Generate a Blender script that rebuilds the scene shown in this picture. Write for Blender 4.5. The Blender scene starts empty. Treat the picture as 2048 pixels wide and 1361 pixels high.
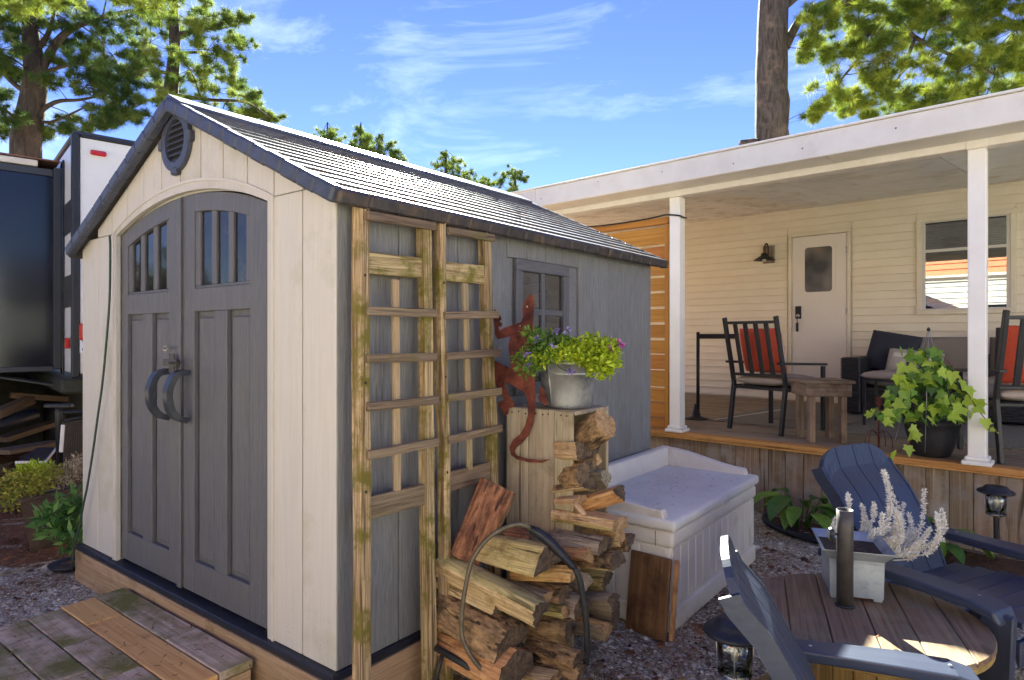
import bpy, bmesh, math, random
import numpy as np
from mathutils import Matrix, Vector
random.seed(7)
rng = np.random.default_rng(7)
R_ = math.radians
SC = bpy.context.scene
COL = SC.collection

# ------------------------------------------------------------------ camera, sky, sun, exposure
CAM_H, FPX, HOR, YAW = 1.47, 1285.0, 674.0, R_(37.6)
cd = bpy.data.cameras.new('camera')
cd.sensor_fit = 'HORIZONTAL'; cd.sensor_width = 36.0
cd.lens = 36.0 * FPX / 2048.0
cd.shift_y = (HOR - 680.5) / 2048.0
cd.clip_start = 0.05; cd.clip_end = 2000
cam = bpy.data.objects.new('camera', cd); COL.objects.link(cam)
cam.location = (0, 0, CAM_H); cam.rotation_euler = (R_(90), 0, YAW)
SC.camera = cam

SUN = Vector((-0.974, 1.04, 1.0)).normalized()
SUN_EL = math.asin(SUN.z); SUN_AZ = math.atan2(SUN.x, SUN.y)
world = bpy.data.worlds.new('World'); SC.world = world; world.use_nodes = True
wn = world.node_tree.nodes; wl = world.node_tree.links
for n in list(wn): wn.remove(n)
sky = wn.new('ShaderNodeTexSky'); sky.sky_type = 'NISHITA'; sky.sun_disc = False
sky.sun_elevation = SUN_EL; sky.sun_rotation = SUN_AZ
sky.air_density = 1.0; sky.dust_density = 0.0; sky.ozone_density = 4.0; sky.altitude = 1500
hs_ = wn.new('ShaderNodeHueSaturation'); hs_.inputs['Saturation'].default_value = 1.15; hs_.inputs['Hue'].default_value = 0.530
hs_.inputs['Value'].default_value = 0.76
tc = wn.new('ShaderNodeTexCoord')
mp = wn.new('ShaderNodeMapping'); mp.inputs['Rotation'].default_value = (0.25, 0.1, R_(20)); mp.inputs['Location'].default_value = (2.3, 4.1, 1.7); mp.inputs['Scale'].default_value = (1.2, 3.2, 7.5)
nz = wn.new('ShaderNodeTexNoise'); nz.inputs['Scale'].default_value = 1.3; nz.inputs['Detail'].default_value = 9; nz.inputs['Roughness'].default_value = 0.62; nz.inputs['Distortion'].default_value = 0.5
rp = wn.new('ShaderNodeValToRGB'); rp.color_ramp.elements[0].position = 0.53; rp.color_ramp.elements[1].position = 0.92
rp.color_ramp.elements[0].color = (0, 0, 0, 1); rp.color_ramp.elements[1].color = (0.42, 0.42, 0.42, 1)
mx = wn.new('ShaderNodeMix'); mx.data_type = 'RGBA'
mx.inputs[7].default_value = (7.2, 7.8, 8.8, 1)
bg = wn.new('ShaderNodeBackground'); bg.inputs['Strength'].default_value = 0.052
wo = wn.new('ShaderNodeOutputWorld')
wl.new(tc.outputs['Generated'], mp.inputs['Vector']); wl.new(mp.outputs[0], nz.inputs['Vector'])
wl.new(nz.outputs[0], rp.inputs[0]); wl.new(rp.outputs[0], mx.inputs[0])
wl.new(sky.outputs[0], hs_.inputs['Color']); wl.new(hs_.outputs[0], mx.inputs[6])
wl.new(mx.outputs[2], bg.inputs['Color']); wl.new(bg.outputs[0], wo.inputs[0])

sd = bpy.data.lights.new('sun', 'SUN'); sd.energy = 5.0; sd.angle = R_(0.53); sd.color = (1.0, 0.95, 0.88)
so = bpy.data.objects.new('sun', sd); COL.objects.link(so)
so.rotation_euler = SUN.to_track_quat('Z', 'Y').to_euler(); so.location = (0, 0, 20)

SC.view_settings.view_transform = 'Standard'; SC.view_settings.look = 'None'
SC.view_settings.gamma = 1.0; SC.view_settings.exposure = 2.85; SC.view_settings.use_curve_mapping = False
SC.view_settings.use_white_balance = True; SC.view_settings.white_balance_temperature = 6650; SC.view_settings.white_balance_tint = -2

# ------------------------------------------------------------------ measuring helpers (photo pixel -> place)
_F = (-math.sin(YAW), math.cos(YAW)); _R = (math.cos(YAW), math.sin(YAW))
def _ray(px, py):
    u = (px - 1024) / FPX; v = (HOR - py) / FPX
    return (_F[0] + u * _R[0], _F[1] + u * _R[1], v)
def at_z(px, py, z):
    d = _ray(px, py); t = (z - CAM_H) / d[2]; return Vector((d[0] * t, d[1] * t, z))
def at_y(px, py, Y):
    d = _ray(px, py); t = Y / d[1]; return Vector((d[0] * t, Y, CAM_H + d[2] * t))
def at_x(px, py, X):
    d = _ray(px, py); t = X / d[0]; return Vector((X, d[1] * t, CAM_H + d[2] * t))
def at_d(px, py, w):
    d = _ray(px, py); return Vector((d[0] * w, d[1] * w, CAM_H + d[2] * w))
HA = R_(-4.7); HO = (-2.644, 5.571)
def hw(s, n, z):
    return Vector((HO[0] + s * math.cos(HA) - n * math.sin(HA), HO[1] + s * math.sin(HA) + n * math.cos(HA), z))
def at_h(px, py, n):          # point of the house-parallel plane at depth n behind the deck edge
    d = _ray(px, py); q = (-math.sin(HA), math.cos(HA))
    t = (n + q[0] * HO[0] + q[1] * HO[1]) / (q[0] * d[0] + q[1] * d[1])
    return Vector((d[0] * t, d[1] * t, CAM_H + d[2] * t))
HS = Vector((math.cos(HA), math.sin(HA), 0)); HN = Vector((-math.sin(HA), math.cos(HA), 0)); UP = Vector((0, 0, 1))

# ------------------------------------------------------------------ materials
def lin(c):
    return tuple(((v / 255) / 12.92 if v / 255 <= .04045 else ((v / 255 + .055) / 1.055) ** 2.4) for v in c)
def mat(name, c1, c2=None, scale=8.0, stretch=(1, 1, 1), rough=0.6, bump=0.0, bstretch=None, metal=0.0, spec=0.4,
        rnd=0.0, detail=6.0, c3=None, s3=2.0, t3=0.58, w3=.1, trans=None, lo=.35, hi=.65, dist=0.0, rvar=0.0, coat=0.0, hue=0.0, bscale=None, crack=None):
    m = bpy.data.materials.new(name); m.use_nodes = True
    N = m.node_tree.nodes; L = m.node_tree.links
    b = N['Principled BSDF']
    b.inputs['Roughness'].default_value = rough; b.inputs['Metallic'].default_value = metal
    b.inputs['Specular IOR Level'].default_value = spec
    if coat: b.inputs['Coat Weight'].default_value = coat; b.inputs['Coat Roughness'].default_value = .12
    t = N.new('ShaderNodeTexCoord'); oi = N.new('ShaderNodeObjectInfo')
    mu = N.new('ShaderNodeVectorMath'); mu.operation = 'MULTIPLY_ADD'
    cb = N.new('ShaderNodeCombineXYZ')
    for k in range(3): L.new(oi.outputs['Random'], cb.inputs[k])
    mu.inputs[1].default_value = (37.7, 53.1, 19.3)
    L.new(cb.outputs[0], mu.inputs[0]); L.new(t.outputs['Object'], mu.inputs[2])
    mp = N.new('ShaderNodeMapping'); mp.inputs['Scale'].default_value = stretch
    L.new(mu.outputs[0], mp.inputs[0])
    nz = N.new('ShaderNodeTexNoise'); nz.inputs['Scale'].default_value = scale; nz.inputs['Detail'].default_value = detail
    nz.inputs['Roughness'].default_value = .62; nz.inputs['Distortion'].default_value = dist
    L.new(mp.outputs[0], nz.inputs['Vector'])
    rp = N.new('ShaderNodeValToRGB'); e = rp.color_ramp.elements
    e[0].position = lo; e[1].position = hi
    e[0].color = (*c1, 1); e[1].color = (*(c2 or c1), 1)
    L.new(nz.outputs[0], rp.inputs[0]); out = rp.outputs[0]
    if c3 is not None:
        n3 = N.new('ShaderNodeTexNoise'); n3.inputs['Scale'].default_value = s3; n3.inputs['Detail'].default_value = 7
        n3.inputs['Roughness'].default_value = .68
        L.new(mu.outputs[0], n3.inputs['Vector'])
        mr = N.new('ShaderNodeMapRange'); mr.inputs[1].default_value = t3 - w3; mr.inputs[2].default_value = t3 + w3
        L.new(n3.outputs[0], mr.inputs[0])
        mx = N.new('ShaderNodeMix'); mx.data_type = 'RGBA'; L.new(mr.outputs[0], mx.inputs[0])
        L.new(out, mx.inputs[6]); mx.inputs[7].default_value = (*c3, 1); out = mx.outputs[2]
    if crack is not None:
        cc, cs, ct = crack
        n6 = N.new('ShaderNodeTexNoise'); n6.inputs['Scale'].default_value = cs; n6.inputs['Detail'].default_value = 4; n6.inputs['Roughness'].default_value = .5; n6.inputs['Distortion'].default_value = .8
        L.new(mp.outputs[0], n6.inputs['Vector'])
        r6 = N.new('ShaderNodeMapRange'); r6.inputs[1].default_value = ct; r6.inputs[2].default_value = ct + .05; r6.inputs[4].default_value = .85
        L.new(n6.outputs[0], r6.inputs[0]); x6 = N.new('ShaderNodeMix'); x6.data_type = 'RGBA'; L.new(r6.outputs[0], x6.inputs[0])
        L.new(out, x6.inputs[6]); x6.inputs[7].default_value = (*cc, 1); out = x6.outputs[2]
    if rnd or hue:
        hv = N.new('ShaderNodeHueSaturation')
        if rnd:
            r2 = N.new('ShaderNodeMapRange'); r2.inputs[3].default_value = 1 - rnd; r2.inputs[4].default_value = 1 + rnd
            L.new(oi.outputs['Random'], r2.inputs[0]); L.new(r2.outputs[0], hv.inputs['Value'])
        if hue:
            m7 = N.new('ShaderNodeMath'); m7.operation = 'MULTIPLY'; m7.inputs[1].default_value = 7.31
            f7 = N.new('ShaderNodeMath'); f7.operation = 'FRACT'
            r3 = N.new('ShaderNodeMapRange'); r3.inputs[3].default_value = .5 - hue; r3.inputs[4].default_value = .5 + hue
            L.new(oi.outputs['Random'], m7.inputs[0]); L.new(m7.outputs[0], f7.inputs[0]); L.new(f7.outputs[0], r3.inputs[0]); L.new(r3.outputs[0], hv.inputs['Hue'])
        L.new(out, hv.inputs['Color']); out = hv.outputs[0]
    L.new(out, b.inputs['Base Color'])
    if rvar:
        r4 = N.new('ShaderNodeMapRange'); r4.inputs[3].default_value = rough - rvar; r4.inputs[4].default_value = rough + rvar
        n4 = N.new('ShaderNodeTexNoise'); n4.inputs['Scale'].default_value = scale * .4; n4.inputs['Detail'].default_value = 5
        L.new(mu.outputs[0], n4.inputs['Vector']); L.new(n4.outputs[0], r4.inputs[0]); L.new(r4.outputs[0], b.inputs['Roughness'])
    if bump:
        bp = N.new('ShaderNodeBump'); bp.inputs['Strength'].default_value = 1.0; bp.inputs['Distance'].default_value = bump
        src = nz.outputs[0]
        if bscale or bstretch:
            m5 = N.new('ShaderNodeMapping'); m5.inputs['Scale'].default_value = bstretch or stretch
            n5 = N.new('ShaderNodeTexNoise'); n5.inputs['Scale'].default_value = bscale or scale; n5.inputs['Detail'].default_value = 6
            L.new(mu.outputs[0], m5.inputs[0]); L.new(m5.outputs[0], n5.inputs['Vector']); src = n5.outputs[0]
        L.new(src, bp.inputs['Height']); L.new(bp.outputs[0], b.inputs['Normal'])
    if trans is not None:
        tr = N.new('ShaderNodeBsdfTranslucent'); L.new(out, tr.inputs[0])
        ms = N.new('ShaderNodeMixShader'); ms.inputs[0].default_value = trans
        L.new(b.outputs[0], ms.inputs[1]); L.new(tr.outputs[0], ms.inputs[2]); L.new(ms.outputs[0], N['Material Output'].inputs[0])
    return m
def wood(name, c1, c2, fine=34, rough=.75, bump=.0015, c3=None, rnd=.15, s3=3.0, t3=.56, w3=.1, hue=.008, spec=.25, lo=.32, hi=.68, crack=.66):
    return mat(name, c1, c2, scale=fine * 2.2, stretch=(.03, 1, 1), rough=rough, bump=bump, c3=c3, s3=s3, t3=t3, w3=w3, rnd=rnd, dist=1.2, hue=hue, spec=spec, lo=lo, hi=hi, crack=(tuple(v * .38 for v in c1), fine * 1.1, crack))
def glassmat(name, fac=.25, tint=(.75, .8, .8), rough=.01):
    m = bpy.data.materials.new(name); m.use_nodes = True
    N = m.node_tree.nodes; L = m.node_tree.links; N.remove(N['Principled BSDF'])
    a = N.new('ShaderNodeBsdfTransparent'); a.inputs[0].default_value = (*tint, 1)
    g = N.new('ShaderNodeBsdfGlossy'); g.inputs['Roughness'].default_value = rough; g.inputs[0].default_value = (1, 1, 1, 1)
    fr = N.new('ShaderNodeLayerWeight'); fr.inputs[0].default_value = .35
    mr = N.new('ShaderNodeMapRange'); mr.inputs[3].default_value = fac; mr.inputs[4].default_value = 1.0
    x = N.new('ShaderNodeMixShader'); L.new(fr.outputs['Fresnel'], mr.inputs[0]); L.new(mr.outputs[0], x.inputs[0])
    L.new(a.outputs[0], x.inputs[1]); L.new(g.outputs[0], x.inputs[2]); L.new(x.outputs[0], N['Material Output'].inputs[0])
    return m

# ------------------------------------------------------------------ object helpers
WM = {}
def put(o, parent=None, M=None):
    M = M if M is not None else Matrix.Identity(4)
    COL.objects.link(o)
    if parent is not None:
        o.parent = parent; o.matrix_basis = WM[parent.name].inverted() @ M
    else:
        o.matrix_basis = M
    WM[o.name] = M.copy()
    return o
def empty(name, loc, rz=0.0, label=None, cat=None, group=None):
    o = bpy.data.objects.new(name, None); o.empty_display_size = .1
    put(o, None, Matrix.Translation(Vector(loc)) @ Matrix.Rotation(rz, 4, 'Z'))
    if label: tag(o, label, cat, group)
    return o
def tag(o, label, cat, group=None):
    o['label'] = label; o['category'] = cat
    if group: o['group'] = group
    return o
def obj(name, me, m, parent=None, M=None, smooth=False):
    if m is not None and not me.materials:
        for q in (m if isinstance(m, (list, tuple)) else [m]): me.materials.append(q)
    if smooth:
        me.polygons.foreach_set('use_smooth', [True] * len(me.polygons))
    return put(bpy.data.objects.new(name, me), parent, M)
def mesh(name, v, f):
    me = bpy.data.meshes.new(name); me.from_pydata([tuple(p) for p in v], [], f); me.update(); return me
_bc = {}
def box_me(sx, sy, sz, bev=.004, m=None, key=''):
    k = (round(sx, 3), round(sy, 3), round(sz, 3), round(bev, 4), m.name if m else key)
    if k in _bc: return _bc[k]
    bm = bmesh.new(); bmesh.ops.create_cube(bm, size=1)
    for v in bm.verts: v.co = (v.co.x * sx, v.co.y * sy, v.co.z * sz)
    if bev > 0:
        bmesh.ops.bevel(bm, geom=list(bm.edges), offset=min(bev, .3 * min(sx, sy, sz)), segments=1, affect='EDGES', profile=.5)
    me = bpy.data.meshes.new('box'); bm.to_mesh(me); bm.free(); _bc[k] = me
    return me
def frame(x, nrm, o):
    x = Vector(x).normalized(); z = Vector(nrm); z = (z - x * z.dot(x)).normalized(); y = z.cross(x)
    M = Matrix.Identity(4)
    for i in range(3): M[i][0] = x[i]; M[i][1] = y[i]; M[i][2] = z[i]; M[i][3] = o[i]
    return M
def plank(name, m, parent, a, b, w, t, nrm=(0, 0, 1), bev=.003):
    a = Vector(a); b = Vector(b)
    return obj(name, box_me((b - a).length, w, t, bev, m), m, parent, frame(b - a, nrm, (a + b) / 2))
def block(name, m, parent, lo, hi, bev=.004, rz=0.0, long='x'):
    lo = Vector(lo); hi = Vector(hi); s = hi - lo; c = (lo + hi) / 2
    if long == 'z':
        return obj(name, box_me(s.z, s.y, s.x, bev, m), m, parent, frame((0, 0, 1), (-1, 0, 0), c))
    if long == 'y':
        return obj(name, box_me(s.y, s.x, s.z, bev, m), m, parent, frame((0, 1, 0), (0, 0, 1), c))
    return obj(name, box_me(s.x, s.y, s.z, bev, m), m, parent, Matrix.Translation(c))
def hblock(name, m, parent, s0, s1, n0, n1, z0, z1, bev=.004, long='x'):
    c = hw((s0 + s1) / 2, (n0 + n1) / 2, (z0 + z1) / 2)
    if long == 'z': return obj(name, box_me(z1 - z0, n1 - n0, s1 - s0, bev, m), m, parent, frame(UP, -HS, c))
    if long == 'y': return obj(name, box_me(n1 - n0, s1 - s0, z1 - z0, bev, m), m, parent, frame(HN, UP, c))
    return obj(name, box_me(s1 - s0, n1 - n0, z1 - z0, bev, m), m, parent, frame(HS, UP, c))
def extrude(name, m, parent, pts, M, t, smooth=False, bev=0):
    n = len(pts)
    v = [(x, y, 0) for x, y in pts] + [(x, y, t) for x, y in pts]
    f = [list(range(n))[::-1], list(range(n, 2 * n))] + [[i, (i + 1) % n, n + (i + 1) % n, n + i] for i in range(n)]
    me = mesh(name, v, f)
    if bev:
        bm = bmesh.new(); bm.from_mesh(me); bmesh.ops.bevel(bm, geom=[e for e in bm.edges], offset=bev, segments=1, affect='EDGES', profile=.5)
        bmesh.ops.recalc_face_normals(bm, faces=bm.faces); bm.to_mesh(me); bm.free()
    else:
        bm = bmesh.new(); bm.from_mesh(me); bmesh.ops.recalc_face_normals(bm, faces=bm.faces); bm.to_mesh(me); bm.free()
    return obj(name, me, m, parent, M, smooth)
def tube_data(path, rad, n=8, cap=True, close=False):
    path = [Vector(p) for p in path]; k = len(path)
    if not hasattr(rad, '__len__'): rad = [rad] * k
    V = []; Fc = []; ref = None
    for i, p in enumerate(path):
        if close: d = path[(i + 1) % k] - path[i - 1]
        else: d = path[min(i + 1, k - 1)] - path[max(i - 1, 0)]
        d = d.normalized() if d.length > 1e-9 else Vector((0, 0, 1))
        if ref is None: ref = d.orthogonal().normalized()
        ref = (ref - d * ref.dot(d))
        ref = ref.normalized() if ref.length > 1e-6 else d.orthogonal().normalized()
        s = d.cross(ref)
        for j in range(n):
            a = 2 * math.pi * j / n
            V.append(p + (ref * math.cos(a) + s * math.sin(a)) * rad[i])
    for i in range(k if close else k - 1):
        for j in range(n):
            a = i * n + j; b = i * n + (j + 1) % n; i2 = (i + 1) % k
            Fc.append([a, b, i2 * n + (j + 1) % n, i2 * n + j])
    if cap and not close:
        Fc.append(list(range(n))[::-1]); Fc.append([(k - 1) * n + j for j in range(n)])
    return V, Fc
def tube(name, m, parent, path, rad, n=8, smooth=True, close=False, org=None):
    o = Vector(org) if org is not None else Vector(path[0])
    V, Fc = tube_data([Vector(p) - o for p in path], rad, n, True, close)
    return obj(name, mesh(name, V, Fc), m, parent, Matrix.Translation(o), smooth)
def lathe(name, m, parent, prof, loc, n=28, smooth=True, M=None, close=False):
    V = []; Fc = []
    for r, z in prof:
        for j in range(n):
            a = 2 * math.pi * j / n; V.append((r * math.cos(a), r * math.sin(a), z))
    k = len(prof)
    for i in range(k - 1 if not close else k):
        for j in range(n):
            i2 = (i + 1) % k
            Fc.append([i * n + j, i * n + (j + 1) % n, i2 * n + (j + 1) % n, i2 * n + j])
    if not close:
        if prof[0][0] > 1e-5: Fc.append(list(range(n))[::-1])
        if prof[-1][0] > 1e-5: Fc.append([(k - 1) * n + j for j in range(n)])
    return obj(name, mesh(name, V, Fc), m, parent, M if M is not None else Matrix.Translation(Vector(loc)), smooth)
def np_mesh(name, V, Fc, tint=None):
    """V (n,3), Fc (m,k) arrays -> mesh"""
    me = bpy.data.meshes.new(name); V = np.asarray(V, np.float32); Fc = np.asarray(Fc, np.int32)
    k = Fc.shape[1]
    me.vertices.add(len(V)); me.vertices.foreach_set('co', V.ravel())
    me.loops.add(Fc.size); me.loops.foreach_set('vertex_index', Fc.ravel())
    me.polygons.add(len(Fc)); me.polygons.foreach_set('loop_start', np.arange(0, Fc.size, k, dtype=np.int32))
    me.polygons.foreach_set('loop_total', np.full(len(Fc), k, np.int32))
    if tint is not None:
        at = me.attributes.new('tint', 'FLOAT', 'POINT'); at.data.foreach_set('value', np.asarray(tint, np.float32))
    me.update(calc_edges=True); return me
def smoothstep_curve(pts, k=6):
    """Catmull-Rom through points"""
    P = [Vector(p) for p in pts]; P = [P[0] * 2 - P[1]] + P + [P[-1] * 2 - P[-2]]; out = []
    for i in range(1, len(P) - 2):
        for j in range(k):
            t = j / k
            out.append(.5 * ((2 * P[i]) + (P[i + 1] - P[i - 1]) * t + (2 * P[i - 1] - 5 * P[i] + 4 * P[i + 1] - P[i + 2]) * t * t + (3 * P[i] - P[i - 1] - 3 * P[i + 1] + P[i + 2]) * t ** 3))
    out.append(P[-2]); return out
def cushion_me(sx, sy, sz, n=10, p=3.5, puff=.0):
    V = []; Fc = []
    for side in (1, -1):
        for i in range(n + 1):
            for j in range(n + 1):
                a = -1 + 2 * i / n; b = -1 + 2 * j / n
                a = math.sin(a * math.pi / 2) ; b = math.sin(b * math.pi / 2)
                h = (max(0, 1 - abs(a) ** p) * max(0, 1 - abs(b) ** p)) ** .42
                V.append((a * sx / 2, b * sy / 2, side * h * sz / 2))
    q = (n + 1) ** 2
    for i in range(n):
        for j in range(n):
            a = i * (n + 1) + j
            Fc.append([a, a + n + 1, a + n + 2, a + 1]); Fc.append([q + a, q + a + 1, q + a + n + 2, q + a + n + 1])
    me = mesh('cushion', V, Fc)
    bm = bmesh.new(); bm.from_mesh(me); bmesh.ops.remove_doubles(bm, verts=bm.verts, dist=1e-4); bm.to_mesh(me); bm.free()
    return me
def copy_tree(o, parent=None):
    c = o.copy(); COL.objects.link(c); c.parent = parent
    for ch in list(o.children): copy_tree(ch, c)
    return c

# ------------------------------------------------------------------ palette
L_ = lin
M_beige = mat('shed_beige_resin', L_((192, 185, 174)), L_((202, 196, 186)), scale=70, stretch=(.05, 1, 1), rough=.55, bump=.0007, c3=L_((160, 156, 124)), s3=1.7, t3=.66, w3=.14, rnd=.04, lo=.25, hi=.75)
M_door = mat('shed_door_resin', L_((86, 86, 90)), L_((104, 103, 106)), scale=70, stretch=(.05, 1, 1), rough=.5, bump=.0026, rnd=.03, dist=2.2, c3=L_((104, 98, 90)), s3=2.2, t3=.68, w3=.12)
M_side = mat('shed_side_resin', L_((108, 108, 108)), L_((136, 136, 136)), scale=70, stretch=(.05, 1, 1), rough=.55, bump=.0032, rnd=.05, dist=2.6, c3=L_((112, 106, 98)), s3=1.4, t3=.66, w3=.12)
M_trimdark = mat('shed_trim_resin', L_((62, 66, 78)), L_((74, 78, 92)), scale=20, rough=.45, bump=.0005, rnd=.05, c3=L_((92, 80, 66)), s3=5, t3=.72, w3=.08)
M_shingle = mat('shed_shingle', L_((66, 66, 72)), L_((88, 88, 94)), scale=40, stretch=(1, .3, 1), rough=.34, bump=.0006, rnd=.10, spec=1.0, rvar=.05, c3=L_((92, 84, 74)), s3=7, t3=.68, w3=.1)
M_eave = mat('shed_eave_resin', L_((52, 48, 48)), L_((72, 66, 64)), scale=24, rough=.55, bump=.001, rnd=.1, c3=L_((104, 84, 64)), s3=9, t3=.62, w3=.1)
M_black = mat('black_plastic', L_((30, 32, 40)), L_((40, 42, 52)), scale=20, rough=.5)
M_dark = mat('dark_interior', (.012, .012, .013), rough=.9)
M_glass = glassmat('window_glass', .10)
M_glass_dark = glassmat('shed_glass', .07, (.55, .58, .6), .02)
M_glass_h = glassmat('house_glass', .30, (.6, .65, .65))
M_timber = wood('base_timber', L_((150, 118, 88)), L_((186, 158, 126)), c3=L_((120, 96, 62)), s3=4, t3=.6)
M_stepgrey = wood('step_board_grey', L_((160, 138, 118)), L_((202, 182, 162)), fine=18, c3=L_((112, 108, 58)), s3=3.4, t3=.51, w3=.10, rnd=.12)
M_stepnew = wood('step_board_fresh', L_((196, 142, 84)), L_((222, 176, 118)), fine=20, c3=L_((150, 106, 62)), s3=5, t3=.68, rnd=.04)
M_trellis = wood('trellis_mossy_wood', L_((96, 76, 50)), L_((196, 172, 128)), fine=34, bump=.004, c3=L_((112, 104, 44)), s3=7, t3=.54, w3=.07, rnd=.15, lo=.36, hi=.60)
M_trellis_grey = wood('trellis_slat_grey', L_((84, 70, 54)), L_((150, 130, 106)), fine=44, bump=.002, c3=L_((110, 104, 52)), s3=5, t3=.64, w3=.1)
M_trellis_tan = wood('trellis_slat_tan', L_((138, 116, 86)), L_((182, 160, 124)), fine=40, bump=.002, c3=L_((126, 116, 66)), s3=4, t3=.66, w3=.1)
M_crate = wood('crate_weathered_board', L_((150, 134, 108)), L_((190, 176, 150)), fine=30, bump=.001, c3=L_((116, 100, 74)), s3=3, t3=.63, w3=.09, rnd=.06)
M_rust = mat('rusted_steel', L_((100, 52, 42)), L_((140, 78, 62)), scale=26, rough=.75, bump=.0012, c3=L_((70, 34, 32)), s3=9, t3=.55, metal=.15)
M_galv = mat('galvanised_steel', L_((176, 178, 180)), L_((208, 210, 210)), scale=12, rough=.42, bump=.0004, metal=.75, rvar=.12, c3=L_((140, 142, 146)), s3=8, t3=.55)
M_galv2 = mat('galvanised_planter_steel', L_((150, 158, 168)), L_((186, 194, 202)), scale=14, rough=.5, metal=.55, rvar=.1, c3=L_((120, 128, 142)), s3=7, t3=.56)
M_white = mat('white_painted_metal', L_((220, 214, 204)), L_((230, 225, 216)), scale=5, rough=.45, rnd=.015, c3=L_((196, 190, 180)), s3=2.2, t3=.68)
M_vinylpost = mat('white_vinyl', L_((234, 231, 224)), L_((241, 238, 232)), scale=4, rough=.4, bump=.0008, bstretch=(.02, 1, 1), bscale=60)
M_siding = mat('cream_vinyl_siding', L_((230, 219, 197)), L_((236, 226, 206)), scale=3, rough=.5, rnd=.02, bump=.0006, bstretch=(.05, 1, 1), bscale=40)
M_creamtrim = mat('cream_trim', L_((216, 206, 184)), L_((226, 216, 196)), scale=4, rough=.5)
M_doorwhite = mat('house_door_paint', L_((222, 214, 204)), L_((230, 222, 214)), scale=90, rough=.42, bump=.0006)
M_ceil = mat('porch_ceiling_metal', L_((204, 208, 213)), L_((214, 218, 222)), scale=6, rough=.34, rnd=.05, rvar=.14, c3=L_((172, 164, 154)), s3=2, t3=.6)
M_deck = wood('deck_board', L_((122, 106, 86)), L_((162, 146, 124)), fine=24, c3=L_((110, 98, 80)), s3=3, t3=.6, rnd=.14)
M_deckedge = wood('deck_edge_board', L_((168, 118, 62)), L_((204, 152, 92)), fine=22, c3=L_((140, 96, 54)), s3=4, t3=.66, rnd=.06)
M_skirt = wood('deck_skirt_board', L_((98, 82, 66)), L_((162, 140, 116)), fine=14, c3=L_((150, 142, 132)), s3=4.5, t3=.54, w3=.10, rnd=.20, hue=.012)
M_cedar = wood('cedar_board', L_((166, 112, 52)), L_((198, 142, 76)), fine=18, c3=L_((130, 84, 40)), s3=6, t3=.70, w3=.05, rnd=.08)
M_resinbox = mat('deck_box_resin', L_((218, 210, 198)), L_((226, 219, 208)), scale=7, rough=.55, c3=L_((176, 160, 138)), s3=3.2, t3=.68, w3=.12, bump=.0005)
M_resinlid = mat('deck_box_lid_resin', L_((218, 214, 206)), L_((227, 223, 216)), scale=6, rough=.5, c3=L_((196, 190, 180)), s3=4, t3=.70, w3=.1)
M_navy = mat('navy_resin_lumber', L_((46, 53, 72)), L_((56, 63, 82)), scale=60, stretch=(.08, 1, 1), rough=.38, bump=.0006, spec=.5, rnd=.04, c3=L_((84, 90, 106)), s3=6, t3=.72)
M_spool = wood('spool_top_board', L_((92, 74, 56)), L_((140, 116, 90)), fine=20, rough=.55, c3=L_((134, 122, 98)), s3=4, t3=.56, w3=.1, rnd=.12)
M_spooledge = wood('spool_edge_board', L_((140, 112, 66)), L_((176, 148, 96)), fine=20, c3=L_((112, 100, 56)), s3=5, t3=.6)
M_pole = mat('painted_steel_pole', L_((66, 62, 60)), L_((84, 80, 78)), scale=16, rough=.5, c3=L_((110, 78, 60)), s3=10, t3=.70, metal=.3)
M_blackmetal = mat('black_powder_coat', L_((34, 35, 38)), L_((42, 43, 46)), scale=30, rough=.42, bump=.0003)
M_wicker = mat('black_wicker', L_((30, 30, 32)), L_((54, 54, 58)), scale=40, stretch=(1, 1, 1), rough=.5, bump=.002)
M_greycush = mat('grey_outdoor_fabric', L_((124, 116, 108)), L_((136, 128, 120)), scale=200, rough=.9, bump=.0004)
M_greycush2 = mat('taupe_outdoor_fabric', L_((156, 144, 134)), L_((168, 156, 146)), scale=200, rough=.9, bump=.0004)
M_navycush = mat('navy_pillow_fabric', L_((44, 46, 58)), L_((54, 56, 68)), scale=160, rough=.9, bump=.0004)
M_redcush = mat('red_pillow_fabric', L_((206, 82, 58)), L_((216, 94, 68)), scale=160, rough=.85, bump=.0004)
M_palepillow = mat('pale_pillow_fabric', L_((170, 162, 152)), L_((182, 174, 164)), scale=160, rough=.9)
M_piping = mat('white_piping', L_((220, 214, 204)), rough=.7)
M_rug = mat('woven_rug', L_((112, 108, 100)), L_((134, 130, 122)), scale=60, stretch=(1, .15, 1), rough=.95, bump=.001, c3=L_((120, 116, 108)), s3=12, t3=.5)
M_rug2 = mat('door_mat_fabric', L_((112, 106, 98)), L_((122, 116, 106)), scale=120, rough=.95, bump=.0008)
M_potblack = mat('black_pot_plastic', L_((38, 38, 42)), L_((48, 48, 52)), scale=30, rough=.6, bump=.0006)
M_soil = mat('potting_soil', L_((52, 40, 30)), L_((84, 64, 46)), scale=60, rough=.95, bump=.004)
M_hose = mat('black_rubber', L_((44, 46, 46)), L_((58, 58, 56)), scale=30, rough=.5)
M_cable = mat('green_cable', L_((44, 62, 52)), L_((54, 72, 60)), scale=30, rough=.5)
M_hoop = mat('hoop_steel', L_((92, 84, 68)), L_((120, 110, 90)), scale=20, rough=.5, metal=.4)
M_rvwhite = mat('trailer_white_skin', L_((222, 220, 212)), L_((230, 228, 221)), scale=3, rough=.4, c3=L_((196, 190, 172)), s3=1.6, t3=.66)
M_rvblack = mat('trailer_black_gloss', L_((12, 14, 24)), L_((16, 18, 30)), scale=2, rough=.16, spec=.5)
M_rvgrey = mat('trailer_grey_decal', L_((56, 58, 62)), rough=.4)
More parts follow.
